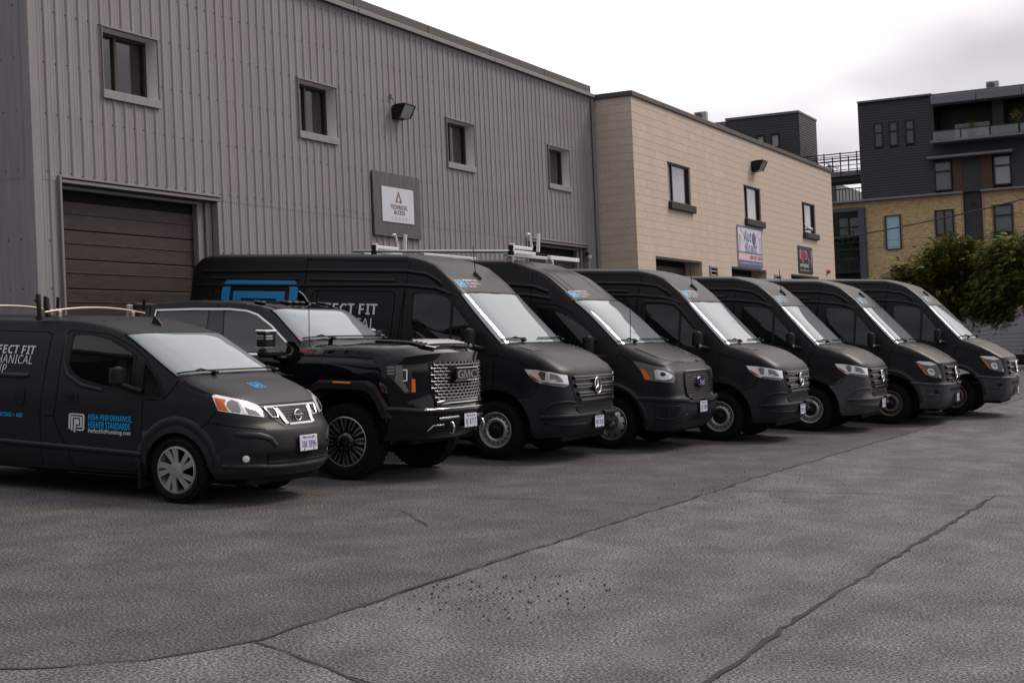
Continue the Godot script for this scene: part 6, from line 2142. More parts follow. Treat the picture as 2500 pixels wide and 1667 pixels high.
func wall_lamp(called: String, label: String, at: Vector3, s: float, conduit: bool) -> void:
	var L := thing(called, label, "lamp", at, "wall lamps on the two buildings")
	var m := MB.new()
	m.box(Vector3(0, 0.0, 0.05) * s, Vector3(0.34, 0.26, 0.1) * s, 0.015)
	m.prism(V2([0.0, -0.13, 0.1, -0.13, 0.12, -0.09, 0.06, 0.02, 0.0, 0.13]), Vector3(-0.21, 0, 0.1) * s, Vector3(0, 0, 1) * s, Vector3(0, 1, 0) * s, 0.0)
	put("lamp_body", m, M.black_plastic, L)
	m = MB.new()
	for sg in [-1.0, 1.0]:
		m.prism(V2([0.0, 0.13, 0.22, 0.11, 0.1, -0.11, 0.0, -0.12]), Vector3(0.2 * sg, 0, 0.1) * s, Vector3(0, 0, 1) * s, Vector3(0, 1, 0) * s, 0.0)
	m.box(Vector3(0, 0.125, 0.2) * s, Vector3(0.43, 0.02, 0.22) * s, 0.005)
	put("hood", m, M.black_plastic, L)
	m = MB.new()
	m.quad(Vector3(-0.19, 0.11, 0.3) * s, Vector3(0.19, 0.11, 0.3) * s, Vector3(0.19, -0.11, 0.18) * s, Vector3(-0.19, -0.11, 0.18) * s, Vector3(0, -0.45, 0.9))
	m.quad(Vector3(-0.19, -0.11, 0.18) * s, Vector3(0.19, -0.11, 0.18) * s, Vector3(0.19, -0.12, 0.1) * s, Vector3(-0.19, -0.12, 0.1) * s, Vector3(0, -1, 0))
	put("lens", m, M.lamp_lens, L)
	if conduit:
		m = MB.new()
		m.tube([Vector3(-0.12, 0.13, 0.04), Vector3(-0.13, 0.2, 0.03), Vector3(-0.2, 0.26, 0.03)], 0.012, 6)
		m.box(Vector3(-0.2, 0.29, 0.02), Vector3(0.05, 0.09, 0.04), 0.005)
		put("conduit", m, M.jamb, L)

# ---------------------------------------------------------------- cream block building
func build_cream() -> void:
	var B := thing("cream_block_building", "cream painted concrete block building with three dark framed windows", "building")
	var X0 := 34.5
	var X1 := 55.2
	var Z := 1.03
	var top := 7.3
	var ch := 0.2032
	var bl := 0.4064
	var win := [[36.97, 38.8, 4.85, 5.9], [43.82, 45.63, 4.84, 5.88], [50.74, 52.54, 4.82, 5.88]]
	var drs := [[35.78, 39.5, 3.36], [42.24, 45.94, 3.33], [48.9, 52.67, 3.31]]
	var op: Array = []
	for w in win: op.append(w)
	for d in drs: op.append([d[0], d[1], -1.0, d[2]])
	op.append([40.13, 40.81, 2.55, 3.27]); op.append([46.82, 47.54, 2.55, 3.23])
	# wall behind the blocks: strips between the openings
	var m := MB.new()
	var cuts := [X0, X1]
	for q in op:
		cuts.append(q[0]); cuts.append(q[1])
	cuts.sort()
	for i in cuts.size() - 1:
		if cuts[i + 1] - cuts[i] < 1e-4: continue
		for s in segments(cuts[i], cuts[i + 1], op, -0.3, top):
			m.quad(Vector3(cuts[i], s[0], Z - 0.006), Vector3(cuts[i + 1], s[0], Z - 0.006), Vector3(cuts[i + 1], s[1], Z - 0.006), Vector3(cuts[i], s[1], Z - 0.006), Vector3(0, 0, 1))
	m.quad(Vector3(X0 + 0.006, -0.3, -0.4), Vector3(X0 + 0.006, -0.3, Z), Vector3(X0 + 0.006, top, Z), Vector3(X0 + 0.006, top, -0.4), Vector3(-1, 0, 0))
	m.quad(Vector3(X1, -0.3, -9), Vector3(X1, -0.3, Z), Vector3(X1, top, Z), Vector3(X1, top, -9), Vector3(1, 0, 0))
	put("mortar", m, M.mortar, B)
	m = MB.new()
	m.box(Vector3((X0 + X1) * 0.5, 3.5, -4.8), Vector3(X1 - X0 - 0.1, 7.5, 10.2))
	put("core", m, M.room, B)
	# one block, its face towards +z
	var face := func(mb: MB, o: Vector3, r: Vector3, w: float, h: float, gx: float, gy: float, out: Vector3) -> void:
		var d := 0.006
		var a := o + r * gx + Vector3.UP * gy
		var b := o + r * (w - gx) + Vector3.UP * gy
		var c := o + r * (w - gx) + Vector3.UP * (h - gy)
		var e := o + r * gx + Vector3.UP * (h - gy)
		mb.quad(a, b, c, e, out)
		var ins := -out * d
		var k := 0.003
		mb.quad(a, b, b + ins + Vector3.DOWN * k, a + ins + Vector3.DOWN * k, (out + Vector3.DOWN).normalized())
		mb.quad(e, c, c + ins + Vector3.UP * k, e + ins + Vector3.UP * k, (out + Vector3.UP).normalized())
		mb.quad(a, e, e + ins - r * k, a + ins - r * k, (out - r).normalized())
		mb.quad(b, c, c + ins + r * k, b + ins + r * k, (out + r).normalized())
	var std := MB.new()
	face.call(std, Vector3.ZERO, Vector3.RIGHT, bl, ch, 0.0022, 0.0045, Vector3(0, 0, 1))
	var stdm := std.mesh()
	var rest := MB.new()
	var r := RandomNumberGenerator.new()
	r.seed = 12
	var made := 0
	# return wall
	for row in range(13, 36):
		var y := row * ch - 0.015
		var zz := 0.0
		var first := 0.16 if row % 2 == 0 else 0.36
		var edges := [Z]
		var e := Z - (bl if row % 2 == 0 else bl * 0.5)
		while e > -0.1:
			edges.append(e); e -= bl
		edges.append(-0.1)
		for i in edges.size() - 1:
			var w: float = edges[i] - edges[i + 1]
			var q := MB.new()
			face.call(q, Vector3(X0 - r.randf() * 0.0015, y, edges[i + 1]), Vector3(0, 0, 1), w, ch, 0.0028, 0.0045, Vector3(-1, 0, 0))
			put("block", q, M.cream[r.randi() % 4], B)
			made += 1
	# front, nearest columns first so that those become pieces of their own
	for col in 52:
		for row in 36:
			var x := X0 + col * bl - (bl * 0.5 if row % 2 == 0 else 0.0)
			var y := row * ch - 0.015
			var xa: float = max(x, X0)
			var xb: float = min(x + bl, X1)
			if xb - xa < 0.02: continue
			var whole := xb - xa > bl - 0.001
			var cl := [xa, xb]
			for q in op:
				for e in [q[0], q[1]]:
					if e > xa and e < xb: cl.append(e)
			cl.sort()
			for i in cl.size() - 1:
				for s in segments(cl[i], cl[i + 1], op, y, min(y + ch, top)):
					if s[1] - s[0] < 0.01 or cl[i + 1] - cl[i] < 0.01: continue
					var full: bool = whole and cl.size() == 2 and s[1] - s[0] > ch - 0.001
					if full and row >= 13 and made < 300:
						var b := put("block", stdm, M.cream[r.randi() % 4], B)
						b.position = Vector3(x, y, Z + r.randf() * 0.0012)
						made += 1
					else:
						face.call(rest, Vector3(cl[i], s[0], Z + r.randf() * 0.0012), Vector3.RIGHT, cl[i + 1] - cl[i], s[1] - s[0], 0.0016, 0.0045, Vector3(0, 0, 1))
	var ro := put("blocks", rest, M.cream[0], B)
	ro.set_meta("kind", "stuff")
	# parapet flashing
	for i in 9:
		var a := lerpf(X0 - 0.05, X1 + 0.03, i / 9.0)
		var b := lerpf(X0 - 0.05, X1 + 0.03, (i + 1) / 9.0)
		m = MB.new()
		m.box(Vector3((a + b) * 0.5, top + 0.045, Z - 0.1 + 0.002 * (i % 2)), Vector3(b - a - 0.008, 0.13, 0.3), 0.012)
		put("parapet_flashing", m, M.flashing, B)
	m = MB.new()
	m.box(Vector3(X0 + 0.07, top + 0.046, Z * 0.5 - 0.2), Vector3(0.25, 0.126, Z + 0.36), 0.012)
	put("parapet_flashing", m, M.flashing, B)
	m = MB.new()
	m.box(Vector3((X0 + X1) * 0.5, top - 0.02, -4.5), Vector3(X1 - X0 - 0.2, 0.06, 10.5))
	put("roof", m, M.flashing, B)
	for i in 3:
		var q: Array = win[i]
		var w := wall_window(B, q[0], q[1], q[2], q[3], Z, 0.07, M.bronze_dark, M.cream[1], M.window_pale, [0.25], 0.0)
		m = MB.new()
		m.box(Vector3((q[0] + q[1]) * 0.5 + 0.07, q[2] - 0.1, Z + 0.03), Vector3(q[1] - q[0] + 0.2, 0.2, 0.14), 0.02)
		put("sill", m, M.sill_dark, w)
		m = MB.new()
		if i < 2:
			m.box(Vector3(lerpf(q[0], q[1], 0.62 if i == 0 else 0.64), (q[2] + q[3]) * 0.5, Z - 0.16), Vector3((q[1] - q[0]) * 0.68, q[3] - q[2] - 0.1, 0.02))
			put("blind", m, M.blind, w)
	for i in 3:
		var q: Array = drs[i]
		overhead_door(B, q[0] + 0.03, q[1] - 0.05, q[2] - 0.03, Z - 0.5, 8, 0.41, M.door_dark, 0.12)
		m = MB.new()
		for e in [q[0], q[1]]:
			m.quad(Vector3(e, -0.3, Z), Vector3(e, q[2], Z), Vector3(e, q[2], Z - 0.5), Vector3(e, -0.3, Z - 0.5), Vector3.LEFT if e == q[1] else Vector3.RIGHT)
		m.quad(Vector3(q[0], q[2], Z), Vector3(q[1], q[2], Z), Vector3(q[1], q[2], Z - 0.5), Vector3(q[0], q[2], Z - 0.5), Vector3.DOWN)
		put("door_reveal", m, M.cream[2], B)
		m = MB.new()
		m.box(Vector3((q[0] + q[1]) * 0.5 - 0.02, q[2] - 0.03, Z - 0.06), Vector3(q[1] - q[0] - 0.05, 0.06, 0.1), 0.006)
		put("lintel", m, M.bronze_dark, B)
	for q in [[40.13, 40.81, 3.27], [46.82, 47.54, 3.23]]:
		var v := sub("vent", B)
		m = MB.new()
		var cx: float = (q[0] + q[1]) * 0.5
		var w: float = q[1] - q[0]
		for e in [[0.0, -0.03, w, 0.06], [-w * 0.5 + 0.03, -0.36, 0.06, 0.6], [w * 0.5 - 0.03, -0.36, 0.06, 0.6], [0.0, -0.69, w, 0.06]]:
			m.box(Vector3(cx + e[0], q[2] + e[1], Z + 0.0), Vector3(e[2], e[3], 0.09), 0.006)
		put("vent_frame", m, M.vent_grey, v)
		m = MB.new()
		m.box(Vector3(cx, q[2] - 0.36, Z - 0.08), Vector3(w - 0.1, 0.6, 0.02))
		put("vent_back", m, M.black, v)
		for k in 5:
			m = MB.new()
			m.box(Vector3(cx, q[2] - 0.13 - k * 0.12, Z + 0.0), Vector3(w - 0.12, 0.015, 0.1), 0.003, Basis(Vector3(1, 0, 0), 0.6))
			put("louvre", m, M.vent_grey, v)
	wall_lamp("wall_lamp", "small weathered wall lamp between two windows of the cream block wall", Vector3(44.95, 6.52, Z + 0.01), 1.25, false)
	# workshop signs
	var s := thing("workshop_banner", "blue and white banner with Auto Kraft lettering and pink telephone strip", "sign", Vector3(44.16, 3.985, Z + 0.02))
	m = MB.new()
	m.box(Vector3.ZERO, Vector3(2.54, 1.23, 0.02), 0.002)
	put("banner_face", m, M.banner_white, s)
	m = MB.new()
	for e in [[0, 0.585, 2.54, 0.06], [0, -0.19, 2.54, 0.045], [-1.25, 0.2, 0.04, 0.8], [1.25, 0.2, 0.04, 0.8], [-1.25, -0.3, 0.03, 0.3], [1.25, -0.3, 0.03, 0.3], [0, -0.52, 2.54, 0.19]]:
		m.box(Vector3(e[0], e[1], 0.011), Vector3(e[2], e[3], 0.004))
	put("banner_border", m, M.banner_blue, s)
	m = MB.new()
	m.box(Vector3(0, -0.32, 0.0105), Vector3(2.46, 0.2, 0.003))
	put("telephone_strip", m, M.banner_pink, s)
	m = MB.new()
	for i in 5:
		m.box(Vector3(-1.16 + i * 0.045, 0.1, 0.0108), Vector3(0.008, 0.5, 0.002))
		m.box(Vector3(1.16 - i * 0.045, 0.1, 0.0108), Vector3(0.008, 0.5, 0.002))
	for e in [[-0.75, 0.42, -0.5, 0.55], [-0.72, 0.36, -0.5, 0.55], [0.8, 0.42, 0.42, 0.55], [0.85, 0.37, 0.42, 0.55], [-0.75, 0.12, -0.65, 0.6], [0.85, 0.2, 0.6, 0.5]]:
		m.box(Vector3(e[0], e[1], 0.0108), Vector3(e[3], 0.014, 0.002), 0.0, Basis(Vector3(0, 0, 1), e[2]))
	put("frame_drawing", m, M.ink_grey, s)
	m = MB.new()
	flat_text(m, "Aut", Vector3(-0.23, 0.31, 0.0128), Vector3(1, 0, 0), Vector3(0.2, 1, 0), 0.78, 0.34)
	flat_text(m, "Kraft", Vector3(0.1, -0.02, 0.0128), Vector3(1, 0, 0), Vector3(0.2, 1, 0), 1.2, 0.29)
	put("lettering", m, M.banner_blue, s)
	m = MB.new()
	m.lathe([Vector2(0.2, 0.0), Vector2(0.2, 0.004), Vector2(0.11, 0.004), Vector2(0.11, 0.0)], Vector3(0.42, 0.26, 0.0128), Basis.IDENTITY, 28)
	m.lathe([Vector2(0.06, 0.0), Vector2(0.05, 0.005), Vector2(0.0, 0.005)], Vector3(0.42, 0.26, 0.0128), Basis.IDENTITY, 12)
	put("wheel_letter", m, M.banner_blue, s)
	m = MB.new()
	m.lathe([Vector2(0.11, 0.0), Vector2(0.11, 0.002), Vector2(0.06, 0.002)], Vector3(0.42, 0.26, 0.0128), Basis.IDENTITY, 20)
	put("wheel_centre", m, M.gold, s)
	m = MB.new()
	flat_text(m, "604-837-3476", Vector3(0.57, -0.32, 0.0135), Vector3.RIGHT, Vector3.UP, 1.28, 0.13)
	put("telephone_number", m, M.ink, s)
	m = MB.new()
	flat_text(m, "Automotive Detailing - Electric - etc - Paint", Vector3(0.02, -0.51, 0.0142), Vector3.RIGHT, Vector3.UP, 2.3, 0.09, false)
	put("lettering", m, M.banner_white, s)
	s = thing("repair_sign", "black sign with red RJD and white serviplus automotive repairs lettering", "sign", Vector3(50.82, 3.85, Z + 0.02))
	m = MB.new()
	m.box(Vector3.ZERO, Vector3(1.9, 0.93, 0.02), 0.002)
	put("sign_face", m, M.sign_black, s)
	m = MB.new()
	flat_text(m, "RJD", Vector3(-0.28, 0.12, 0.0115), Vector3.RIGHT, Vector3.UP, 0.98, 0.38)
	put("lettering", m, M.letter, s)
	m = MB.new()
	flat_text(m, "RJD", Vector3(-0.28, 0.12, 0.0135), Vector3.RIGHT, Vector3.UP, 0.9, 0.34)
	put("lettering", m, M.sign_red, s)
	m = MB.new()
	flat_text(m, "serviplus", Vector3(-0.25, -0.2, 0.0115), Vector3.RIGHT, Vector3.UP, 1.05, 0.19)
	for i in 7: flat_text(m, "EUROPLY"[i], Vector3(0.78, 0.32 - i * 0.085, 0.0115), Vector3.RIGHT, Vector3.UP, 0.11, 0.065)
	put("lettering", m, M.letter, s)
	m = MB.new()
	flat_text(m, "automotive repairs", Vector3(-0.18, -0.37, 0.0115), Vector3.RIGHT, Vector3.UP, 1.28, 0.08, false)
	put("lettering", m, M.letter, s)
	m = MB.new()
	m.prism(V2([0.32, -0.3, 0.42, -0.24, 0.5, 0.0, 0.42, 0.12, 0.36, 0.06, 0.4, -0.04, 0.34, -0.16]), Vector3(0, 0, 0.0112), Vector3.RIGHT, Vector3.UP)
	put("wrench_mark", m, M.vent_grey, s)
	s = thing("alarm_strobe", "small orange alarm strobe box near the end of the cream wall", "alarm", Vector3(53.93, 3.54, Z + 0.03))
	m = MB.new()
	m.box(Vector3(0, 0, 0.02), Vector3(0.16, 0.14, 0.09), 0.02)
	put("strobe_housing", m, M.orange, s)
	m = MB.new()
	m.lathe([Vector2(0.05, 0), Vector2(0.04, 0.03), Vector2(0.0, 0.04)], Vector3(0.02, 0.01, 0.065), Basis.IDENTITY, 12)
	put("strobe_lens", m, M.amber_red, s)
	s = thing("security_camera", "white bullet security camera under the last window of the cream wall", "camera", Vector3(50.95, 4.98, Z + 0.03))
	m = MB.new()
	m.tube([Vector3(-0.1, 0.14, 0), Vector3(-0.08, 0.0, 0.06), Vector3(0.0, -0.03, 0.1)], 0.015, 6)
	put("mount", m, M.sign_white, s)
	m = MB.new()
	m.lathe([Vector2(0.0, -0.02), Vector2(0.055, 0.0), Vector2(0.06, 0.2), Vector2(0.04, 0.2), Vector2(0.0, 0.18)], Vector3(0, -0.02, 0.08), Basis(Vector3(0, 1, 0), Vector3(0.6, 0, -0.8), Vector3(0.8, -0.25, 0.6).normalized()), 12)
	put("camera_body", m, M.sign_white, s)
# ---------------------------------------------------------------- far buildings; walls face -x, laid out in (z, y)
class Wall:
	var x: float
	func p(z: float, y: float, d := 0.0) -> Vector3:
		return Vector3(x - d, y, z)

func lap_boards(m: MB, x: float, z0: float, z1: float, y0: float, y1: float, opens: Array, dir := 0) -> void:
	# tilted boards; dir 0 faces -x along z, dir 1 faces +z along x (x is then the z of the wall)
	var h := 0.148
	var n := int((y1 - y0) / h)
	h = (y1 - y0) / n
	for i in n:
		var a := y0 + i * h
		var segs: Array = [[z0, z1]]
		for q in opens:
			if a + h > q[2] + 0.01 and a < q[3] - 0.01:
				var t: Array = []
				for s in segs:
					if q[1] <= s[0] or q[0] >= s[1]: t.append(s)
					else:
						if q[0] > s[0]: t.append([s[0], q[0]])
						if q[1] < s[1]: t.append([q[1], s[1]])
				segs = t
		for s in segs:
			if dir == 0:
				m.quad(Vector3(x - 0.03, a, s[0]), Vector3(x - 0.03, a, s[1]), Vector3(x - 0.004, a + h, s[1]), Vector3(x - 0.004, a + h, s[0]), Vector3(-1, 0.15, 0).normalized())
				m.quad(Vector3(x - 0.03, a, s[0]), Vector3(x - 0.03, a, s[1]), Vector3(x, a - 0.002, s[1]), Vector3(x, a - 0.002, s[0]), Vector3.DOWN)
			else:
				m.quad(Vector3(s[0], a, x + 0.03), Vector3(s[1], a, x + 0.03), Vector3(s[1], a + h, x + 0.004), Vector3(s[0], a + h, x + 0.004), Vector3(0, 0.15, 1).normalized())
				m.quad(Vector3(s[0], a, x + 0.03), Vector3(s[1], a, x + 0.03), Vector3(s[1], a - 0.002, x), Vector3(s[0], a - 0.002, x), Vector3.DOWN)

func far_window(parent: Node, x: float, z0: float, z1: float, y0: float, y1: float, bars: Array, gm: Material, fw := 0.07, vbars: Array = []) -> Node3D:
	var w := sub("window", parent)
	var m := MB.new()
	var zc := (z0 + z1) * 0.5
	var yc := (y0 + y1) * 0.5
	m.box(Vector3(x - 0.03, yc, z0 + fw * 0.5), Vector3(0.12, y1 - y0, fw), 0.006)
	m.box(Vector3(x - 0.03, yc, z1 - fw * 0.5), Vector3(0.12, y1 - y0, fw), 0.006)
	m.box(Vector3(x - 0.03, y0 + fw * 0.5, zc), Vector3(0.118, fw, z1 - z0 - 2 * fw), 0.006)
	m.box(Vector3(x - 0.03, y1 - fw * 0.5, zc), Vector3(0.118, fw, z1 - z0 - 2 * fw), 0.006)
	for k in bars: m.box(Vector3(x - 0.03, lerpf(y0, y1, k), zc), Vector3(0.116, fw * 1.1, z1 - z0 - 2 * fw), 0.006)
	for k in vbars: m.box(Vector3(x - 0.03, yc, lerpf(z0, z1, k)), Vector3(0.114, y1 - y0 - 2 * fw, fw), 0.006)
	put("frame", m, M.apt_black, w)
	var e := [y0 + fw]
	for k in bars:
		e.append(lerpf(y0, y1, k) - fw * 0.5); e.append(lerpf(y0, y1, k) + fw * 0.5)
	e.append(y1 - fw)
	for i in range(0, e.size(), 2):
		m = MB.new()
		m.box(Vector3(x + 0.02, (e[i] + e[i + 1]) * 0.5, zc), Vector3(0.02, e[i + 1] - e[i], z1 - z0 - 2 * fw))
		put("pane", m, gm, w)
	return w

func build_apartments() -> void:
	var X := 86.0
	var B := thing("apartment_building", "far apartment block with dark lap siding over yellow brick and a recessed balcony", "building")
	var wins := [[-3.64, -3.13, 12.0, 13.4], [-2.79, -2.28, 12.0, 13.4], [-1.87, -1.36, 12.02, 13.4]]
	var l3 := [[-0.38, 0.60, 9.2, 10.86], [2.84, 3.8, 9.25, 10.9]]
	var op: Array = []
	for w in wins: op.append(w)
	op.append([-0.38, 1.15, 9.1, 10.95]); op.append([2.2, 3.8, 9.1, 10.95])
	op.append([-0.25, 9.0, 11.92, 14.0])
	var m := MB.new()
	lap_boards(m, X, -4.5, 9.0, 9.05, 14.62, op)
	lap_boards(m, X + 0.25, 1.16, 2.16, 2.0, 9.05, [])
	put("siding", m, M.lap, B).set_meta("kind", "stuff")
	m = MB.new()
	m.box(Vector3(X + 6.05, 7.3, 2.25), Vector3(12.0, 14.6, 13.48))
	m = MB.new()
	# walls that close the block, with the balcony left open
	m.box(Vector3(X + 7.0, 6.0, 2.25), Vector3(9.6, 12.0, 13.4))
	m.box(Vector3(X + 6.0, 10.3, -2.4), Vector3(11.9, 8.4, 4.1))
	m.box(Vector3(X + 1.2, 6.0, 2.25), Vector3(2.0, 11.6, 13.3))
	m.box(Vector3(X + 7.5, 13.2, 4.4), Vector3(9.0, 2.6, 9.0))
	put("core", m, M.lap, B)
	m = MB.new()
	for e in [[-4.5, -0.3, 14.68, 0.0], [-0.3, 9.2, 14.62, 0.0]]:
		m.box(Vector3(X - 0.03, e[2], (e[0] + e[1]) * 0.5), Vector3(0.3, 0.12, e[1] - e[0]), 0.02)
	put("roof_edge", m, M.apt_grey, B)
	m = MB.new()
	m.box(Vector3(X + 6.0, 14.6, 2.3), Vector3(12.0, 0.1, 13.5))
	put("roof", m, M.apt_grey, B)
	for q in [[-0.25, 2.2], [2.21, 4.6], [4.61, 9.2]]:
		m = MB.new()
		m.box(Vector3(X - 0.45, 14.22, (q[0] + q[1]) * 0.5), Vector3(0.95, 0.46, q[1] - q[0] - 0.02), 0.02)
		put("balcony_fascia", m, M.apt_trim, B)
	m = MB.new()
	m.box(Vector3(X - 0.5, 11.88, 4.4), Vector3(1.1, 0.13, 9.5), 0.02)
	put("balcony_floor", m, M.apt_trim, B)
	m = MB.new()
	m.box(Vector3(X + 1.8, 12.95, 4.4), Vector3(0.1, 2.1, 9.2))
	m.box(Vector3(X + 0.9, 12.95, 3.2), Vector3(1.6, 2.1, 0.6))
	put("balcony_wall", m, M.apt_black, B)
	far_window(B, X + 1.72, 0.5, 2.62, 11.98, 13.2, [], M.apt_glass_pale, 0.09, [0.5])
	far_window(B, X + 1.72, 4.3, 6.4, 11.98, 13.2, [], M.apt_glass_pale, 0.09, [0.5])
	# glass balustrade
	for i in 5:
		m = MB.new()
		var z0 := -0.22 + i * 1.55
		m.box(Vector3(X - 1.0, 12.2, z0 + 0.76), Vector3(0.015, 0.46, 1.44))
		put("balustrade_pane", m, M.rail_glass, B)
		m = MB.new()
		m.box(Vector3(X - 1.0, 12.2, z0), Vector3(0.05, 0.55, 0.05), 0.005)
		put("balustrade_post", m, M.apt_black, B)
	m = MB.new()
	m.box(Vector3(X - 1.0, 12.46, 3.6), Vector3(0.06, 0.05, 7.7), 0.005)
	put("balustrade_rail", m, M.apt_black, B)
	for w in wins: far_window(B, X, w[0], w[1], w[2], w[3], [0.6], M.apt_glass)
	far_window(B, X, l3[0][0], l3[0][1], l3[0][2], l3[0][3], [0.66], M.apt_glass_blue, 0.08)
	far_window(B, X, l3[1][0], l3[1][1], l3[1][2], l3[1][3], [0.66], M.apt_glass_pale, 0.08)
	for q in [[0.64, 1.15], [2.2, 2.78]]:
		m = MB.new()
		m.box(Vector3(X - 0.02, 10.02, (q[0] + q[1]) * 0.5), Vector3(0.06, 1.86, q[1] - q[0]), 0.006)
		put("wood_panel", m, M.wood_panel, B)
	m = MB.new()
	m.box(Vector3(X - 0.35, 11.05, 1.66), Vector3(0.75, 0.14, 4.6), 0.02)
	put("canopy", m, M.apt_trim, B)
	for q in [[-6.3, 1.17], [2.12, 9.2]]:
		m = MB.new()
		m.box(Vector3(X - 0.16, 9.02, (q[0] + q[1]) * 0.5), Vector3(0.4, 0.13, q[1] - q[0]), 0.02)
		put("cornice", m, M.apt_trim, B)
	# brickwork, one brick each
	var r := RandomNumberGenerator.new()
	r.seed = 91
	var bop := [[-3.21, -2.36, 6.1, 8.06], [-0.43, 0.59, 6.55, 8.15], [2.75, 3.76, 6.4, 8.17], [1.14, 2.18, 0.0, 9.1], [-6.3, -4.36, 2.0, 8.67]]
	var tr: Array = []
	var rows := int((8.96 - 4.0) / 0.0677)
	for i in rows:
		var y := 4.0 + (i + 0.5) * 0.0677
		var z := -6.3 + (0.1 if i % 2 == 0 else 0.0)
		while z < 5.4:
			var zc := z + 0.1015
			var free := true
			for q in bop:
				if zc + 0.06 > q[0] and zc - 0.06 < q[1] and y > q[2] and y < q[3]: free = false
			if free: tr.append(Vector2(zc, y))
			z += 0.203
	var mm := MultiMesh.new()
	mm.transform_format = MultiMesh.TRANSFORM_3D
	mm.use_colors = true
	var bm := MB.new()
	bm.box(Vector3.ZERO, Vector3(0.06, 0.057, 0.193), 0.004)
	mm.mesh = bm.mesh()
	mm.instance_count = tr.size()
	for i in tr.size():
		mm.set_instance_transform(i, Transform3D(Basis.IDENTITY, Vector3(X - 0.02 - r.randf() * 0.004, tr[i].y, tr[i].x)))
		var k := r.randf()
		var c := Color(0.66, 0.49, 0.27).lerp(Color(0.5, 0.33, 0.16), pow(k, 1.6))
		mm.set_instance_color(i, c * r.randf_range(0.92, 1.05))
	var bo := MultiMeshInstance3D.new()
	bo.name = "bricks"
	bo.multimesh = mm
	bo.material_override = M.brick
	B.add_child(bo, true)
	bo.set_meta("kind", "stuff")
	m = MB.new()
	m.box(Vector3(X + 0.07, 5.0, -1.62), Vector3(0.12, 7.9, 5.5))
	m.box(Vector3(X + 0.07, 5.0, 5.6), Vector3(0.12, 7.9, 6.9))
	m.box(Vector3(X + 0.07, 8.82, -5.3), Vector3(0.12, 0.3, 2.0))
	put("brick_backing", m, M.brick_mortar, B)
	far_window(B, X - 0.03, -3.21, -2.36, 6.1, 8.06, [], M.apt_glass_sky, 0.05)
	far_window(B, X - 0.03, -0.43, 0.59, 6.7, 8.15, [], M.apt_glass, 0.08, [0.5])
	far_window(B, X - 0.03, 2.75, 3.76, 6.6, 8.17, [0.62], M.apt_glass_blue, 0.08)
	m = MB.new()
	m.box(Vector3(X - 0.05, 8.42, 1.66), Vector3(0.14, 0.2, 0.22), 0.02)
	put("wall_light", m, M.apt_black, B)
	# open framed bay at the left with planting hung inside
	m = MB.new()
	m.box(Vector3(X - 0.1, 6.2, -4.52), Vector3(0.45, 4.9, 0.36), 0.02)
	m.box(Vector3(X - 0.1, 8.55, -5.6), Vector3(0.45, 0.25, 1.8), 0.02)
	put("bay_frame", m, M.apt_bay, B)
	m = MB.new()
	m.box(Vector3(X + 1.6, 6.2, -5.8), Vector3(0.1, 4.9, 2.3))
	m.box(Vector3(X + 0.8, 5.0, -5.6), Vector3(1.6, 0.15, 1.9))
	m.box(Vector3(X + 0.8, 7.0, -5.6), Vector3(1.6, 0.15, 1.9))
	put("bay_inside", m, M.apt_black, B)
	far_window(B, X + 1.5, -6.3, -5.0, 7.15, 8.3, [0.45], M.apt_glass, 0.07, [0.5])
	for i in 8:
		m = MB.new()
		m.box(Vector3(X - 0.05, 5.28, -6.2 + i * 0.2), Vector3(0.03, 0.6, 0.03))
		put("bay_rail_bar", m, M.apt_black, B)
	m = MB.new()
	m.box(Vector3(X - 0.05, 5.6, -5.5), Vector3(0.05, 0.05, 1.7))
	put("bay_rail", m, M.apt_black, B)
	# hanging and potted plants
	foliage_patch("hanging_plant", "green creeper hanging in the dark bay beside the cream building", "plant", Vector3(X - 0.1, 6.4, -5.4), Vector3(0.35, 0.75, 0.75), 260, 0.11, M.leaf_green, 3)
	foliage_patch("window_box_plant", "green plant box under the middle window of the yellow brick wall", "plant", Vector3(X - 0.25, 6.35, 0.25), Vector3(0.22, 0.2, 0.55), 130, 0.1, M.leaf_bright, 4)
	foliage_patch("window_box_plant", "green plant box under the right window of the yellow brick wall", "plant", Vector3(X - 0.25, 6.45, 3.25), Vector3(0.22, 0.18, 0.6), 130, 0.1, M.leaf_bright, 5)
	foliage_patch("balcony_plant", "small yellow green plant on the balcony behind the glass rail", "plant", Vector3(X - 0.6, 12.42, 1.85), Vector3(0.2, 0.3, 0.25), 90, 0.09, M.leaf_yellow, 6)
	foliage_patch("balcony_plant", "small flowering plant at the right end of the balcony", "plant", Vector3(X - 0.6, 12.7, 4.3), Vector3(0.2, 0.45, 0.35), 120, 0.09, M.leaf_yellow, 7)
	# heat pump on the roof
	heat_pump("grey heat pump unit on the roof of the brick and siding block", Vector3(X + 0.4, 14.85, 2.95), 0.8)
	# second block behind the cream building
	var D := thing("apartment_building", "dark lap sided stair block rising behind the cream building roof", "building")
	m = MB.new()
	lap_boards(m, X, -12.35, -7.98, 7.0, 14.5, [[-10.54, -10.05, 12.0, 13.4], [-9.69, -9.16, 12.0, 13.4], [-11.4, -10.9, 12.0, 13.4]])
	lap_boards(m, -7.98, X, X + 4.17, 7.0, 14.5, [], 1)
	put("siding", m, M.lap, D).set_meta("kind", "stuff")
	m = MB.new()
	m.box(Vector3(X + 2.1, 10.5, -10.2), Vector3(4.0, 7.9, 4.3))
	put("core", m, M.lap, D)
	m = MB.new()
	m.box(Vector3(X + 2.06, 14.56, -10.17), Vector3(4.3, 0.16, 4.5), 0.02)
	put("roof_edge", m, M.apt_grey, D)
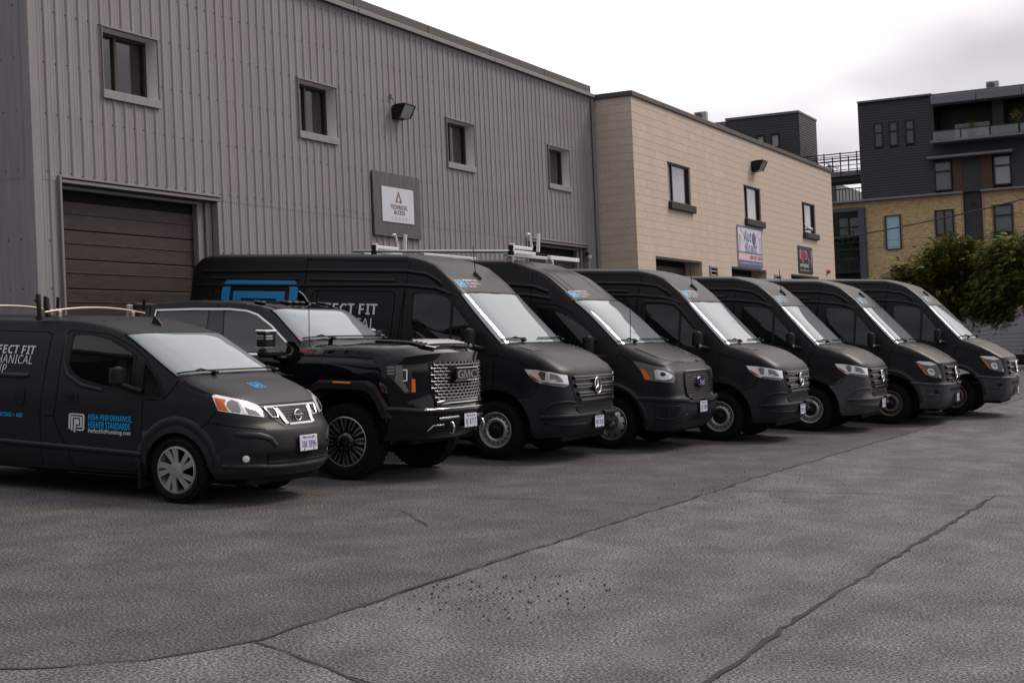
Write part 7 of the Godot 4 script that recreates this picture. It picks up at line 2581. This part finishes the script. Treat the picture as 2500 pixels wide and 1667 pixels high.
	for w in [[-11.4, -10.9], [-10.54, -10.05], [-9.69, -9.16]]: far_window(D, X, w[0], w[1], 12.0, 13.4, [0.45], M.apt_glass_pale)
	m = MB.new()
	m.box(Vector3(X + 2.0, 12.0, -15.0), Vector3(4.0, 4.95, 5.2), 0.02)
	put("lower_wing", m, M.apt_grey, D)
	heat_pump("grey heat pump unit behind the parapet of the cream building", Vector3(X - 1.0, 14.75, -13.6), 0.9)
	# link bridge
	var L := thing("link_bridge", "black steel link bridge with railings between the two dark blocks", "bridge")
	m = MB.new()
	m.box(Vector3(X + 1.4, 10.72, -6.25), Vector3(2.2, 0.3, 3.6), 0.02)
	put("deck", m, M.apt_grey, L)
	m = MB.new()
	m.box(Vector3(X + 1.4, 10.42, -6.25), Vector3(1.9, 0.3, 3.6), 0.02)
	put("girder", m, M.apt_black, L)
	for xo in [0.3, 2.4]:
		for i in 4:
			m = MB.new()
			m.box(Vector3(X + xo, 11.3, -7.6 + i * 0.95), Vector3(0.06, 1.35, 0.06))
			put("post", m, M.apt_black, L)
		for y in [11.9, 11.75, 11.45, 10.95]:
			m = MB.new()
			m.box(Vector3(X + xo, y, -6.25), Vector3(0.035, 0.04 if y < 11.8 else 0.06, 3.6))
			put("rail", m, M.apt_black, L)
	# terrace behind, under the bridge
	var T := thing("terrace_block", "distant stepped terrace with dark railings seen under the link bridge", "building")
	m = MB.new()
	m.box(Vector3(X + 15.0, 5.4, -9.0), Vector3(8.0, 9.3, 8.0), 0.02)
	m.box(Vector3(X + 15.0, 10.6, -11.0), Vector3(8.0, 1.6, 5.0), 0.02)
	put("walls", m, M.apt_grey, T)
	for i in 14:
		m = MB.new()
		m.box(Vector3(X + 4.0, 9.75, -6.9 + i * 0.2), Vector3(0.04, 0.95, 0.04))
		put("rail_bar", m, M.apt_black, T)
	m = MB.new()
	m.box(Vector3(X + 4.0, 10.2, -5.6), Vector3(0.06, 0.06, 2.8))
	put("rail", m, M.apt_black, T)
	m = MB.new()
	m.box(Vector3(X + 4.6, 8.9, -5.6), Vector3(1.6, 0.4, 3.2), 0.02)
	put("terrace_floor", m, M.apt_trim, T)
	foliage_patch("terrace_plant", "small shrub on the terrace behind the link bridge rail", "plant", Vector3(X + 3.0, 11.3, -6.9), Vector3(0.3, 0.3, 0.35), 70, 0.12, M.leaf_green, 8)

func heat_pump(label: String, at: Vector3, s: float) -> void:
	var H := thing("heat_pump", label, "heat pump", at)
	var m := MB.new()
	m.box(Vector3.ZERO, Vector3(0.4, 0.62, 0.85) * s, 0.02)
	put("casing", m, M.pump_grey, H)
	m = MB.new()
	m.lathe([Vector2(0.26, 0.0), Vector2(0.25, 0.02), Vector2(0.0, 0.02)], Vector3(-0.2, 0, -0.1) * s, Basis(Vector3(0, 1, 0) * s, Vector3(0, 0, 1) * s, Vector3(-1, 0, 0)), 24)
	put("fan_grille", m, M.apt_black, H)
	for i in 4:
		m = MB.new()
		var ring: Array = []
		for k in 20:
			var a := TAU * k / 20
			ring.append(Vector3(-0.225, cos(a) * (0.06 + i * 0.055), -0.1 + sin(a) * (0.06 + i * 0.055)) * s)
		m.tube(ring, 0.006, 5, true)
		put("guard_ring", m, M.pump_grey, H)
	m = MB.new()
	m.box(Vector3(0, -0.34, 0) * s, Vector3(0.5, 0.06, 1.0) * s, 0.01)
	put("base", m, M.apt_grey, H)

# ---------------------------------------------------------------- plants
func leaf_spray(n: int, size: float, seedv: int) -> ArrayMesh:
	# a twig with narrow leaflets in two ranks, drooping at the tip
	var r := RandomNumberGenerator.new()
	r.seed = seedv
	var m := MB.new()
	for i in n:
		var t := (i + 0.5) / n
		var base := Vector3(t * size * 2.2, -t * t * size * 0.9, 0)
		for sg in [-1.0, 1.0]:
			var d := Vector3(r.randf_range(0.3, 0.8), r.randf_range(-0.5, 0.25), sg * r.randf_range(0.7, 1.1)).normalized()
			var l := size * r.randf_range(0.7, 1.25) * (1.0 - 0.3 * t)
			var w := d.cross(Vector3(0, 1, 0.2 * sg)).normalized() * l * 0.2
			var tip := base + d * l
			var mid := base + d * l * 0.5
			var nn := w.cross(d).normalized()
			if nn.y < 0: nn = -nn
			m.tri(base, mid + w, tip, nn, nn, nn)
			m.tri(base, tip, mid - w, nn, nn, nn)
	return m.mesh()

func spray_cloud(called: String, parent: Node, spots: Array, meshv: ArrayMesh, material: Material, seedv: int, c0: Color, c1: Color, ctr: Vector3) -> void:
	var r := RandomNumberGenerator.new()
	r.seed = seedv
	var mm := MultiMesh.new()
	mm.transform_format = MultiMesh.TRANSFORM_3D
	mm.use_colors = true
	mm.mesh = meshv
	mm.instance_count = spots.size()
	for i in spots.size():
		var p: Vector3 = spots[i][0]
		var out: Vector3 = (p - ctr)
		out.y *= 0.4
		out = (out.normalized() + Vector3(r.randfn(0, 0.5), r.randfn(-0.1, 0.35), r.randfn(0, 0.5))).normalized()
		var side := out.cross(Vector3(r.randfn(0, 0.35), 1, r.randfn(0, 0.35))).normalized()
		var bs := Basis(out, side.cross(out), side) * r.randf_range(0.7, 1.3)
		mm.set_instance_transform(i, Transform3D(bs, p))
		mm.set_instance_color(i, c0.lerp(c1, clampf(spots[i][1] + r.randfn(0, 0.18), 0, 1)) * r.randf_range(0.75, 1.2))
	var o := MultiMeshInstance3D.new()
	o.name = called
	o.multimesh = mm
	o.material_override = material
	parent.add_child(o, true)
	o.set_meta("kind", "stuff")

func foliage_patch(called: String, label: String, cat: String, at: Vector3, ext: Vector3, n: int, size: float, material: Material, seedv: int) -> void:
	var T := thing(called, label, cat, at)
	var r := RandomNumberGenerator.new()
	r.seed = seedv
	var spots: Array = []
	for i in n:
		spots.append([Vector3(r.randfn(0, 0.5) * ext.x, r.randfn(0, 0.5) * ext.y, r.randfn(0, 0.5) * ext.z), r.randf()])
	spray_cloud("leaves", T, spots, leaf_spray(4, size, seedv), material, seedv, Color(0.75, 0.75, 0.75), Color(1, 1, 1), Vector3(0, -ext.y, 0))
	var m := MB.new()
	m.box(Vector3(0.1, -ext.y * 0.9, 0), Vector3(0.22, 0.2, ext.z * 1.6), 0.02)
	put("planter", m, M.apt_black, T)

func tree(label: String, at: Vector3, hh: float, lobes: Array, n: int, seedv: int, c0: Color, c1: Color) -> void:
	var T := thing("tree", label, "tree", at, "trees at the end of the row")
	var r := RandomNumberGenerator.new()
	r.seed = seedv
	var tk := MB.new()
	var fork := Vector3(0.1, hh * 0.33, 0.05)
	var rr := 0.13
	for i in 5:
		tk.tube([fork * (i / 5.0) + Vector3(sin(i * 1.3) * 0.02, 0, 0), fork * ((i + 1) / 5.0) + Vector3(sin((i + 1) * 1.3) * 0.02, 0, 0)], rr * (1.0 - 0.07 * i), 9)
	put("trunk", tk, M.bark, T)
	var ctr := Vector3(0, hh * 0.55, 0)
	var spots: Array = []
	for L in lobes:
		var c: Vector3 = L[0]
		var br := MB.new()
		var mid := fork.lerp(c, 0.5) + Vector3(r.randfn(0, 0.1), 0.15, r.randfn(0, 0.1))
		br.tube([fork, mid], 0.05, 6)
		br.tube([mid, c], 0.03, 6)
		for k in 4: br.tube([c, c + Vector3(r.randfn(0, 0.5), r.randfn(0.1, 0.3), r.randfn(0, 0.5)) * L[1].x], 0.012, 5)
		put("limb", br, M.bark, T)
		# clumps of sprays within the lobe, thinner at its rim
		var nc := int(n * L[2])
		var k := 0
		while k < nc:
			var d := Vector3(r.randfn(), r.randfn(), r.randfn()).normalized() * pow(r.randf(), 0.45)
			var cl: Vector3 = c + Vector3(d.x * L[1].x, d.y * L[1].y, d.z * L[1].z)
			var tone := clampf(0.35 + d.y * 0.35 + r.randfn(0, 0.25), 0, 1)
			var cs := r.randf_range(0.16, 0.34)
			for j in 14:
				spots.append([cl + Vector3(r.randfn(0, cs), r.randfn(0, cs * 0.6), r.randfn(0, cs)), tone])
				k += 1
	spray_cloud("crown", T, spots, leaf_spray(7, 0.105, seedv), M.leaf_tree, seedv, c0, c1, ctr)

func build_far() -> void:
	build_apartments()
	tree("bushy yellow green tree behind the last van, in front of the yellow brick wall", Vector3(68.0, 0.1, 2.6), 5.0,
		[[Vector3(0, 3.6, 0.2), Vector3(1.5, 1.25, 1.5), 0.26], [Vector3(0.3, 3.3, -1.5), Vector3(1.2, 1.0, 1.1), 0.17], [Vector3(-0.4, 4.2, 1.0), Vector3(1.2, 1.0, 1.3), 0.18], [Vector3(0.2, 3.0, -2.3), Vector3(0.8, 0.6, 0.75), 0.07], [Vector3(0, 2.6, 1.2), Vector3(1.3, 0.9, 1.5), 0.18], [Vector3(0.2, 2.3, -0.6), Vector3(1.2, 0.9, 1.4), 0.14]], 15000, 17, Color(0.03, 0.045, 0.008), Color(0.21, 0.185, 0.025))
	tree("taller green tree at the right edge, drooping over the white fence", Vector3(66.0, 0.1, 8.2), 6.0,
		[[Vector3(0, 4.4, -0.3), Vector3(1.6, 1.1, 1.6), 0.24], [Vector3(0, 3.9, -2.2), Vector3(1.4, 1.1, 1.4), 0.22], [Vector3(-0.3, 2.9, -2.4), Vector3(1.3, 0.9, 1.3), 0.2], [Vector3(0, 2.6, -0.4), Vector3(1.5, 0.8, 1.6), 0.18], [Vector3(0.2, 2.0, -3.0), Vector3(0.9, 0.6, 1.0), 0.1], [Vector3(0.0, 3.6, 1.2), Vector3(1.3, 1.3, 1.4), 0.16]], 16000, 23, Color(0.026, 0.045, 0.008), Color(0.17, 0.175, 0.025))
	# shrubs below the trees
	for q in [[Vector3(66.5, 0.9, 3.0), 41, "dark shrub under the bushy tree beside the last van"]]:
		foliage_patch("shrub", q[2], "shrub", q[0], Vector3(1.0, 1.1, 1.5), 420, 0.11, M.leaf_dark, q[1])
	# white board fence with a black barred gate
	var F := thing("board_fence", "white horizontal board fence behind the trees at the right edge", "fence", Vector3(74.5, 0.0, 0.0))
	for i in 10:
		var m := MB.new()
		m.box(Vector3(0, 0.12 + i * 0.195, 3.0), Vector3(0.03, 0.18, 5.0), 0.006)
		put("board", m, M.fence_white, F)
	for i in 4:
		var m := MB.new()
		m.box(Vector3(0.06, 0.9, 0.6 + i * 1.62), Vector3(0.1, 2.05, 0.1), 0.01)
		put("post", m, M.fence_white, F)
	var G := thing("barred_gate", "black barred steel gate beside the white fence at the right edge", "gate", Vector3(74.3, 0.0, 6.4))
	for i in 14:
		var m := MB.new()
		m.box(Vector3(0, 0.85, -0.8 + i * 0.16), Vector3(0.025, 1.7, 0.025))
		put("bar", m, M.apt_black, G)
	for y in [0.12, 1.68]:
		var m := MB.new()
		m.box(Vector3(0, y, 0.25), Vector3(0.04, 0.06, 2.3))
		put("rail", m, M.apt_black, G)
	var mm := MB.new()
	mm.box(Vector3(-0.03, 0.9, -0.55), Vector3(0.03, 1.9, 0.05), 0.0, Basis(Vector3(1, 0, 0), 0.6))
	put("brace", mm, M.apt_black, G)
	var K := thing("low_wall", "low brown concrete edging wall in front of the barred gate", "wall", Vector3(70.5, -0.35, 6.5))
	mm = MB.new()
	mm.box(Vector3(0, 0.0, 0), Vector3(0.3, 0.5, 6.0), 0.03)
	put("wall", mm, M.kerb, K)
	mm = MB.new()
	mm.box(Vector3(-0.03, 0.28, 0), Vector3(0.42, 0.09, 6.0), 0.03)
	put("coping", mm, M.kerb, K)
	setting(put("planting_bed", sheet_box(Vector3(72.0, -0.12, 2.0), Vector3(5.0, 0.4, 9.0)), M.soil))
	# cables
	var spans := [[Vector3(62, 5.15, -2.6), Vector3(62, 6.7, 9.0), 0.028, "thick black cable sagging across in front of the apartment block"], [Vector3(62.4, 4.95, -2.6), Vector3(62.4, 5.1, 9.0), 0.008, "thin lower wire strung in front of the apartment block"], [Vector3(62.8, 5.25, -2.6), Vector3(62.8, 5.45, 9.0), 0.006, "thin upper wire strung in front of the apartment block"]]
	for q in spans:
		var m := MB.new()
		var P: Array = []
		for i in 25:
			var t := i / 24.0
			P.append(q[0].lerp(q[1], t) - Vector3(0, 4.0 * 0.22 * t * (1.0 - t), 0))
		m.tube(P, q[2], 6)
		tag(put("cable", m, M.cable), q[3], "cable")
	# warehouse that stands opposite the end wall; the pickup's windows mirror it
	var O := thing("dark_warehouse", "dark warehouse gable mirrored in the side windows of the pickup", "building")
	mm = MB.new()
	mm.prism(V2([-36.0, -0.2, -3.5, -0.2, -3.5, 5.5, -19.0, 9.0, -36.0, 5.5]), Vector3(1.5, 0, 0), Vector3(0, 0, 1), Vector3.UP, 0.1)
	mm.box(Vector3(-8.0, 2.6, -19.7), Vector3(19.0, 5.6, 32.0))
	put("walls", mm, M.cap_brown, O)
	mm = MB.new()
	mm.box(Vector3(-8.0, 7.3, -11.2), Vector3(19.6, 0.2, 16.2), 0.02, Basis(Vector3(1, 0, 0), 0.222))
	mm.box(Vector3(-8.0, 7.3, -27.6), Vector3(19.6, 0.2, 17.6), 0.02, Basis(Vector3(1, 0, 0), -0.204))
	put("roof", mm, M.flashing, O)

func sheet_box(c: Vector3, s: Vector3) -> MB:
	var m := MB.new()
	m.box(c, s, 0.02)
	return m
func sky_image() -> Image:
	var W := 1536
	var H := 768
	var im := Image.create(W, H, false, Image.FORMAT_RGBF)
	var f := FastNoiseLite.new()
	f.seed = 21; f.frequency = 1.0; f.fractal_octaves = 5; f.fractal_gain = 0.5
	var f2 := FastNoiseLite.new()
	f2.seed = 4; f2.frequency = 0.42; f2.fractal_octaves = 4
	for j in H:
		var el := (0.5 - (j + 0.5) / H) * PI
		if el <= 0.0:
			for i in W: im.set_pixel(i, j, Color(0.2, 0.19, 0.19))
			continue
		var cy := sin(el)
		for i in W:
			var az := (i + 0.5) / W * TAU
			var d := Vector3(sin(az) * cos(el), cy, -cos(az) * cos(el))
			# a sheet of cloud overhead, seen in perspective; streaks run across the view
			var k := 1.0 / (cy + 0.13)
			var px := d.x * k
			var pz := d.z * k
			var a := f.get_noise_3d(px * 0.8, pz * 1.5, 0.0)
			var b := f2.get_noise_3d(px, pz * 1.6, 3.0)
			var v := 0.55 + 0.75 * b + 0.32 * a
			v = clampf(v, 0.0, 1.0)
			v = v * v * (3.0 - 2.0 * v)
			var lum := lerpf(SKY_LO, SKY_HI, v) * lerpf(0.9, 1.1, clampf(cy * 1.2, 0, 1))
			var warm := clampf(v, 0, 1)
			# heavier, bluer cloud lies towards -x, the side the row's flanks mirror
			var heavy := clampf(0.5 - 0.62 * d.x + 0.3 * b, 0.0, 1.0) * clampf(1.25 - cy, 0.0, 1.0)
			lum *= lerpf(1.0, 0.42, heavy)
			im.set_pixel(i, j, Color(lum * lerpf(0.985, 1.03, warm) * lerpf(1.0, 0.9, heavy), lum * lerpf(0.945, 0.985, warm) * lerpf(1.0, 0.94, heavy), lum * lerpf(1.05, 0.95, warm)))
	return im

const SKY_LO := 0.47
const SKY_HI := 0.95

func materials() -> void:
	M.asphalt = asphalt(0.036, 0.16, 3)
	M.asphalt_road = asphalt(0.045, 0.215, 9)
	M.asphalt_patch = asphalt(0.05, 0.225, 15)
	M.crack = mat(g(0.022), 0.95)
	M.grit = mat(Color(0.04, 0.036, 0.034), 0.9)
	M.black = mat(g(0.008), 0.8, 0.0, 0.3)
	M.gap = mat(g(0.004), 0.8, 0.0, 0.2)
	M.black_plastic = mat(g(0.009), 0.5, 0.0, 0.35)
	M.paint = mat(Color(0.0055, 0.0055, 0.0072), 0.42, 0.0, 0.4)

	M.paint_char = mat(Color(0.012, 0.0118, 0.0138), 0.44, 0.0, 0.4)

	M.plastic_body = mat(Color(0.019, 0.019, 0.023), 0.55, 0.0, 0.3)
	M.trim = mat(Color(0.01, 0.01, 0.012), 0.5, 0.0, 0.35)
	M.dark_chrome = mat(g(0.2), 0.25, 1.0)
	M.trim_shine = mat(Color(0.01, 0.01, 0.011), 0.32, 0.0, 0.5)
	M.gloss_black = mat(g(0.006), 0.05, 0.0, 0.6)
	M.gloss_dark = mat(g(0.006), 0.4, 0.0, 0.4)
	M.truck_paint = mat(Color(0.003, 0.003, 0.005), 0.05, 0.0, 0.45)
	M.tyre = mat(g(0.008), 0.85, 0.0, 0.25)
	M.steel = mat(g(0.42), 0.4, 0.6)
	M.rusty = mat(Color(0.17, 0.14, 0.115), 0.55, 0.5)
	M.transit_rim = mat(g(0.42), 0.3, 0.85)
	M.nv_rim = mat(Color(0.34, 0.335, 0.33), 0.4, 0.35)
	M.truck_rim = mat(g(0.5), 0.2, 0.95)
	M.chrome = mat(g(0.75), 0.08, 1.0)
	M.dull_chrome = mat(g(0.4), 0.25, 1.0)
	M.glass = mat(g(0.01), 0.03, 0.0, 0.9)
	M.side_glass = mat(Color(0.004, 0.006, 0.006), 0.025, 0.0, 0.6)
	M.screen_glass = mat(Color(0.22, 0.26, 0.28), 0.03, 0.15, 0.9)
	M.lamp_chrome = mat(g(0.86), 0.16, 0.4)
	M.lamp_white = mat(g(0.85), 0.3)
	M.lamp_grey = mat(g(0.16), 0.25, 0.3)
	M.lamp_dark = mat(g(0.22), 0.12, 0.9)
	M.lamp_black = mat(g(0.03), 0.12, 0.2)
	M.clear_lamp = mat(g(0.5), 0.15, 0.5)
	M.amber = mat(Color(0.75, 0.16, 0.012), 0.25)
	M.amber_red = mat(Color(0.42, 0.045, 0.012), 0.25)
	M.vent_dark = mat(Color(0.03, 0.024, 0.022), 0.6)
	M.plate_white = mat(Color(0.62, 0.63, 0.7), 0.4)
	M.plate_blue = mat(Color(0.03, 0.05, 0.26), 0.5)
	M.letter = mat(Color(0.62, 0.6, 0.66), 0.5)
	M.cyan = mat(Color(0.0, 0.22, 0.52), 0.4)
	M.cyan_bright = mat(Color(0.0, 0.36, 0.75), 0.45)
	M.cyan_pale = mat(Color(0.12, 0.42, 0.68), 0.4)
	M.white_paint = mat(g(0.75), 0.4)
	M.alu = mat(g(0.55), 0.3, 0.8)
	M.red_lamp = mat(Color(0.5, 0.01, 0.012), 0.2)
	M.plastic_old = mat(Color(0.032, 0.033, 0.04), 0.55)
	M.dusty = mat(Color(0.05, 0.049, 0.053), 0.7)
	M.emblem_blue = mat(Color(0.02, 0.035, 0.12), 0.15)
	M.alu_warm = mat(Color(0.45, 0.39, 0.31), 0.35, 0.7)
	M.truck_glass = mat(Color(0.004, 0.006, 0.007), 0.015, 0.0, 1.0)
	M.lap = mat(Color(0.03, 0.031, 0.037), 0.6)
	M.apt_black = mat(g(0.01), 0.5)
	M.apt_grey = mat(Color(0.12, 0.12, 0.135), 0.6)
	M.apt_trim = mat(Color(0.17, 0.17, 0.2), 0.6)
	M.apt_bay = mat(Color(0.06, 0.063, 0.085), 0.6)
	M.apt_glass = mat(Color(0.05, 0.052, 0.055), 0.08, 0.0, 0.9)
	M.apt_glass_pale = mat(Color(0.26, 0.28, 0.29), 0.1, 0.0, 0.7)
	M.apt_glass_blue = mat(Color(0.08, 0.09, 0.11), 0.06, 0.1, 0.9)
	M.apt_glass_sky = mat(Color(0.27, 0.5, 0.58), 0.1, 0.0, 0.8)
	M.wood_panel = mat(Color(0.075, 0.03, 0.02), 0.6)
	M.brick = mat(Color(1, 1, 1), 0.85)
	M.brick.vertex_color_use_as_albedo = true
	M.brick_mortar = mat(Color(0.34, 0.27, 0.18), 0.9)
	M.rail_glass = mat(Color(0.3, 0.33, 0.34), 0.05, 0.0, 0.7)
	M.rail_glass.transparency = BaseMaterial3D.TRANSPARENCY_ALPHA
	M.rail_glass.albedo_color.a = 0.25
	M.pump_grey = mat(Color(0.42, 0.41, 0.4), 0.5)
	M.bark = mat(Color(0.03, 0.022, 0.017), 0.9)
	M.leaf_tree = mat(Color(1, 1, 1), 0.6, 0.0, 0.3)
	M.leaf_tree.vertex_color_use_as_albedo = true
	M.leaf_tree.backlight_enabled = true
	M.leaf_tree.backlight = Color(0.1, 0.11, 0.02)
	for q in [["leaf_green", Color(0.02, 0.06, 0.015)], ["leaf_bright", Color(0.015, 0.12, 0.045)], ["leaf_yellow", Color(0.13, 0.13, 0.03)], ["leaf_dark", Color(0.022, 0.035, 0.009)]]:
		M[q[0]] = mat(q[1], 0.6, 0.0, 0.3)
	M.fence_white = mat(Color(0.32, 0.33, 0.36), 0.6)
	M.kerb = mat(Color(0.22, 0.17, 0.13), 0.9)
	M.soil = mat(Color(0.03, 0.024, 0.018), 0.95)
	M.cable = mat(g(0.03), 0.5)
	# buildings
	var sd := []
	for i in 3:
		var q := noise_tex(31 + i, 0.01, Color(0.225, 0.208, 0.217), Color(0.275, 0.256, 0.266), 512, false, 2.0, 5)
		var s := tri_mat(q, 0.35, 0.5, 0.45)
		s.uv1_scale = Vector3(1.2, 0.16, 1.2)
		s.albedo_color = [Color(1, 1, 1), Color(0.98, 0.97, 0.985), Color(1.0, 0.985, 0.99)][i]
		sd.append(s)
	M.siding = sd
	M.eave = mat(Color(0.2, 0.185, 0.185), 0.5)
	M.cap_brown = mat(Color(0.075, 0.062, 0.06), 0.6)
	M.flashing = mat(Color(0.07, 0.062, 0.056), 0.6)
	M.jamb = mat(Color(0.24, 0.225, 0.2), 0.6)
	M.white_reveal = mat(Color(0.74, 0.7, 0.74), 0.6)
	M.bronze = mat(Color(0.045, 0.034, 0.028), 0.4, 0.3)
	M.bronze_dark = mat(Color(0.018, 0.014, 0.012), 0.5)
	M.screw = mat(Color(0.06, 0.05, 0.055), 0.5, 0.4)
	M.room = mat(g(0.02), 0.9)
	M.window_glass = mat(Color(0.02, 0.02, 0.018), 0.03, 0.0, 0.7)
	M.window_glass.transparency = BaseMaterial3D.TRANSPARENCY_ALPHA
	M.window_glass.albedo_color.a = 0.35
	M.window_pale = mat(Color(0.03, 0.032, 0.036), 0.03, 0.0, 0.7)
	M.window_pale.transparency = BaseMaterial3D.TRANSPARENCY_ALPHA
	M.window_pale.albedo_color.a = 0.15
	M.blind = mat(Color(0.4, 0.41, 0.45), 0.8)
	var db := []
	for i in 3:
		var s := tri_mat(noise_tex(51 + i, 0.012, Color(0.03, 0.019, 0.016), Color(0.052, 0.033, 0.027), 512, false, 2.0, 5), 0.6, 0.55, 0.4)
		s.uv1_scale = Vector3(0.5, 1.4, 0.5)
		db.append(s)
	M.door_brown = db
	M.door_dark = [mat(Color(0.035, 0.031, 0.029), 0.6), mat(Color(0.03, 0.027, 0.026), 0.6)]
	var cr := []
	for i in 4:
		var s := tri_mat(noise_tex(61 + i, 0.02, Color(0.56, 0.46, 0.375) * (0.93 + 0.025 * i), Color(0.64, 0.535, 0.44) * (0.95 + 0.017 * i), 512, false, 2.0, 5), 0.9, 0.75, 0.35, noise_tex(71, 0.25, g(0), g(1), 256, true, 3.0))
		s.normal_scale = 0.35
		cr.append(s)
	M.cream = cr
	M.mortar = mat(Color(0.4, 0.325, 0.26), 0.85)
	M.sill_dark = mat(Color(0.03, 0.029, 0.027), 0.85)
	M.vent_grey = mat(Color(0.27, 0.25, 0.26), 0.5)
	M.sign_grey = tri_mat(noise_tex(81, 0.012, Color(0.075, 0.073, 0.08), Color(0.125, 0.122, 0.132), 512, false, 2.0, 5), 1.0, 0.6)
	M.sign_grey.uv1_scale = Vector3(2.0, 0.3, 1.0)
	M.sign_white = mat(Color(0.58, 0.58, 0.65), 0.45)
	M.ink = mat(Color(0.012, 0.012, 0.02), 0.6)
	M.ink_grey = mat(Color(0.18, 0.18, 0.22), 0.6)
	M.gold = mat(Color(0.2, 0.1, 0.025), 0.5)
	M.lamp_lens = mat(Color(0.32, 0.31, 0.33), 0.2)
	M.banner_white = mat(Color(0.62, 0.6, 0.68), 0.5)
	M.banner_blue = mat(Color(0.055, 0.115, 0.25), 0.5)
	M.banner_pink = mat(Color(0.75, 0.47, 0.45), 0.5)
	M.sign_black = mat(Color(0.015, 0.012, 0.012), 0.4)
	M.sign_red = mat(Color(0.42, 0.02, 0.05), 0.4)
	M.orange = mat(Color(0.45, 0.06, 0.02), 0.4)

func place(V: Veh, o: Vector3) -> void:
	V.root.transform = Transform3D(vehicle_basis(), o)

func _ready() -> void:
	var cam := Camera3D.new()
	cam.name = "camera"
	add_child(cam)
	var yaw := 0.447460801
	var pitch := 0.00991164
	var roll := -0.0433228609
	var fwd := Vector3(cos(yaw) * cos(pitch), sin(pitch), -sin(yaw) * cos(pitch))
	var right := Vector3(sin(yaw), 0, cos(yaw))
	var up := right.cross(fwd)
	var r2 := right * cos(roll) + up * sin(roll)
	var u2 := up * cos(roll) - right * sin(roll)
	cam.transform = Transform3D(Basis(r2, u2, -fwd), Vector3(0, 0.968, 14.037))
	cam.fov = 25.857
	cam.near = 0.1
	cam.far = 3000.0
	cam.current = true
	var we := WorldEnvironment.new()
	we.name = "environment"
	var env := Environment.new()
	env.background_mode = Environment.BG_SKY
	var sky := Sky.new()
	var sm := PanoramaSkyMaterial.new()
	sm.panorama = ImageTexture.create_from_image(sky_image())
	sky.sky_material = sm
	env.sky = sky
	env.tonemap_mode = Environment.TONE_MAPPER_LINEAR
	env.tonemap_exposure = 1.4
	env.sdfgi_enabled = true
	env.ssao_enabled = true
	env.ssil_enabled = true
	we.environment = env
	add_child(we)
	var sun := DirectionalLight3D.new()
	sun.name = "sun"
	sun.light_energy = 0.5
	sun.light_color = Color(1.0, 0.94, 0.88)
	sun.light_angular_distance = 18.0
	sun.shadow_enabled = true
	add_child(sun)
	sun.look_at_from_position(Vector3(0.5, 0.75, 0.42) * 50.0, Vector3.ZERO)
	materials()
	build_ground()
	build_grey()
	build_cream()
	build_far()
	var nv := make_small_van()
	place(nv, Vector3(12.392, -0.317, 4.804))
	var pk := make_pickup()
	place(pk, Vector3(15.148, -0.336, 5.069))
	var grp := "black high roof vans in the row"
	var v1 := make_new_van()
	tag(v1.root, "matte black high roof van beside the glossy pickup, blue monogram on its side", "van", grp)
	place(v1, Vector3(18.089, -0.357, 5.48))
	var tr := make_transit()
	place(tr, Vector3(20.528, -0.409, 6.108))
	var v3: Node3D = v1.root.duplicate()
	v3.name = numbered("panel_van"); add_child(v3)
	v3.transform.origin = Vector3(22.993, -0.484, 6.913)
	tag(v3, "matte black high roof van with window rain guard, right of the ladder rack van", "van", grp)
	var gm := MB.new()
	for k in [1, -1]: v1.b.ribbon(gm, v1.s[k], Array(mirror2([-1.30, 1.98, -1.285, 2.13, -0.98, 2.135, -0.78, 2.10, -0.66, 2.0, -0.54, 1.875, -0.42, 1.74], k)), 0.07, 0.012, 0.0, 0.02)
	put("rain_guard", gm, M.black_plastic, v3)
	var v4: Node3D = v1.root.duplicate()
	v4.name = numbered("panel_van"); add_child(v4)
	v4.transform.origin = Vector3(26.118, -0.549, 7.529)
	tag(v4, "matte black high roof van with dusty grey front bumper", "van", grp)
	for nm in ["front_bumper", "bumper_step"]: v4.get_node(nm).material_override = M.dusty
	# roof aerials: whips on the newer vans
	for q in [v1.root, v3, v4]:
		gm = MB.new()
		gm.tube([Vector3(-0.80, 2.40, 0.0), Vector3(-0.83, 2.6, 0.0), Vector3(-0.85, 2.80, 0.0)], 0.006, 6)
		put("aerial", gm, M.black_plastic, q)
	var v5 := make_old_van()
	tag(v5.root, "older matte black high roof van, second from the right end of the row", "van", grp)
	place(v5, Vector3(28.736, -0.59, 8.36))
	var v6: Node3D = v5.root.duplicate()
	v6.name = numbered("older_panel_van"); add_child(v6)
	v6.transform.origin = Vector3(31.009, -0.568, 9.167)
	tag(v6, "older matte black high roof van at the right end of the row, beside the trees", "van", grp)
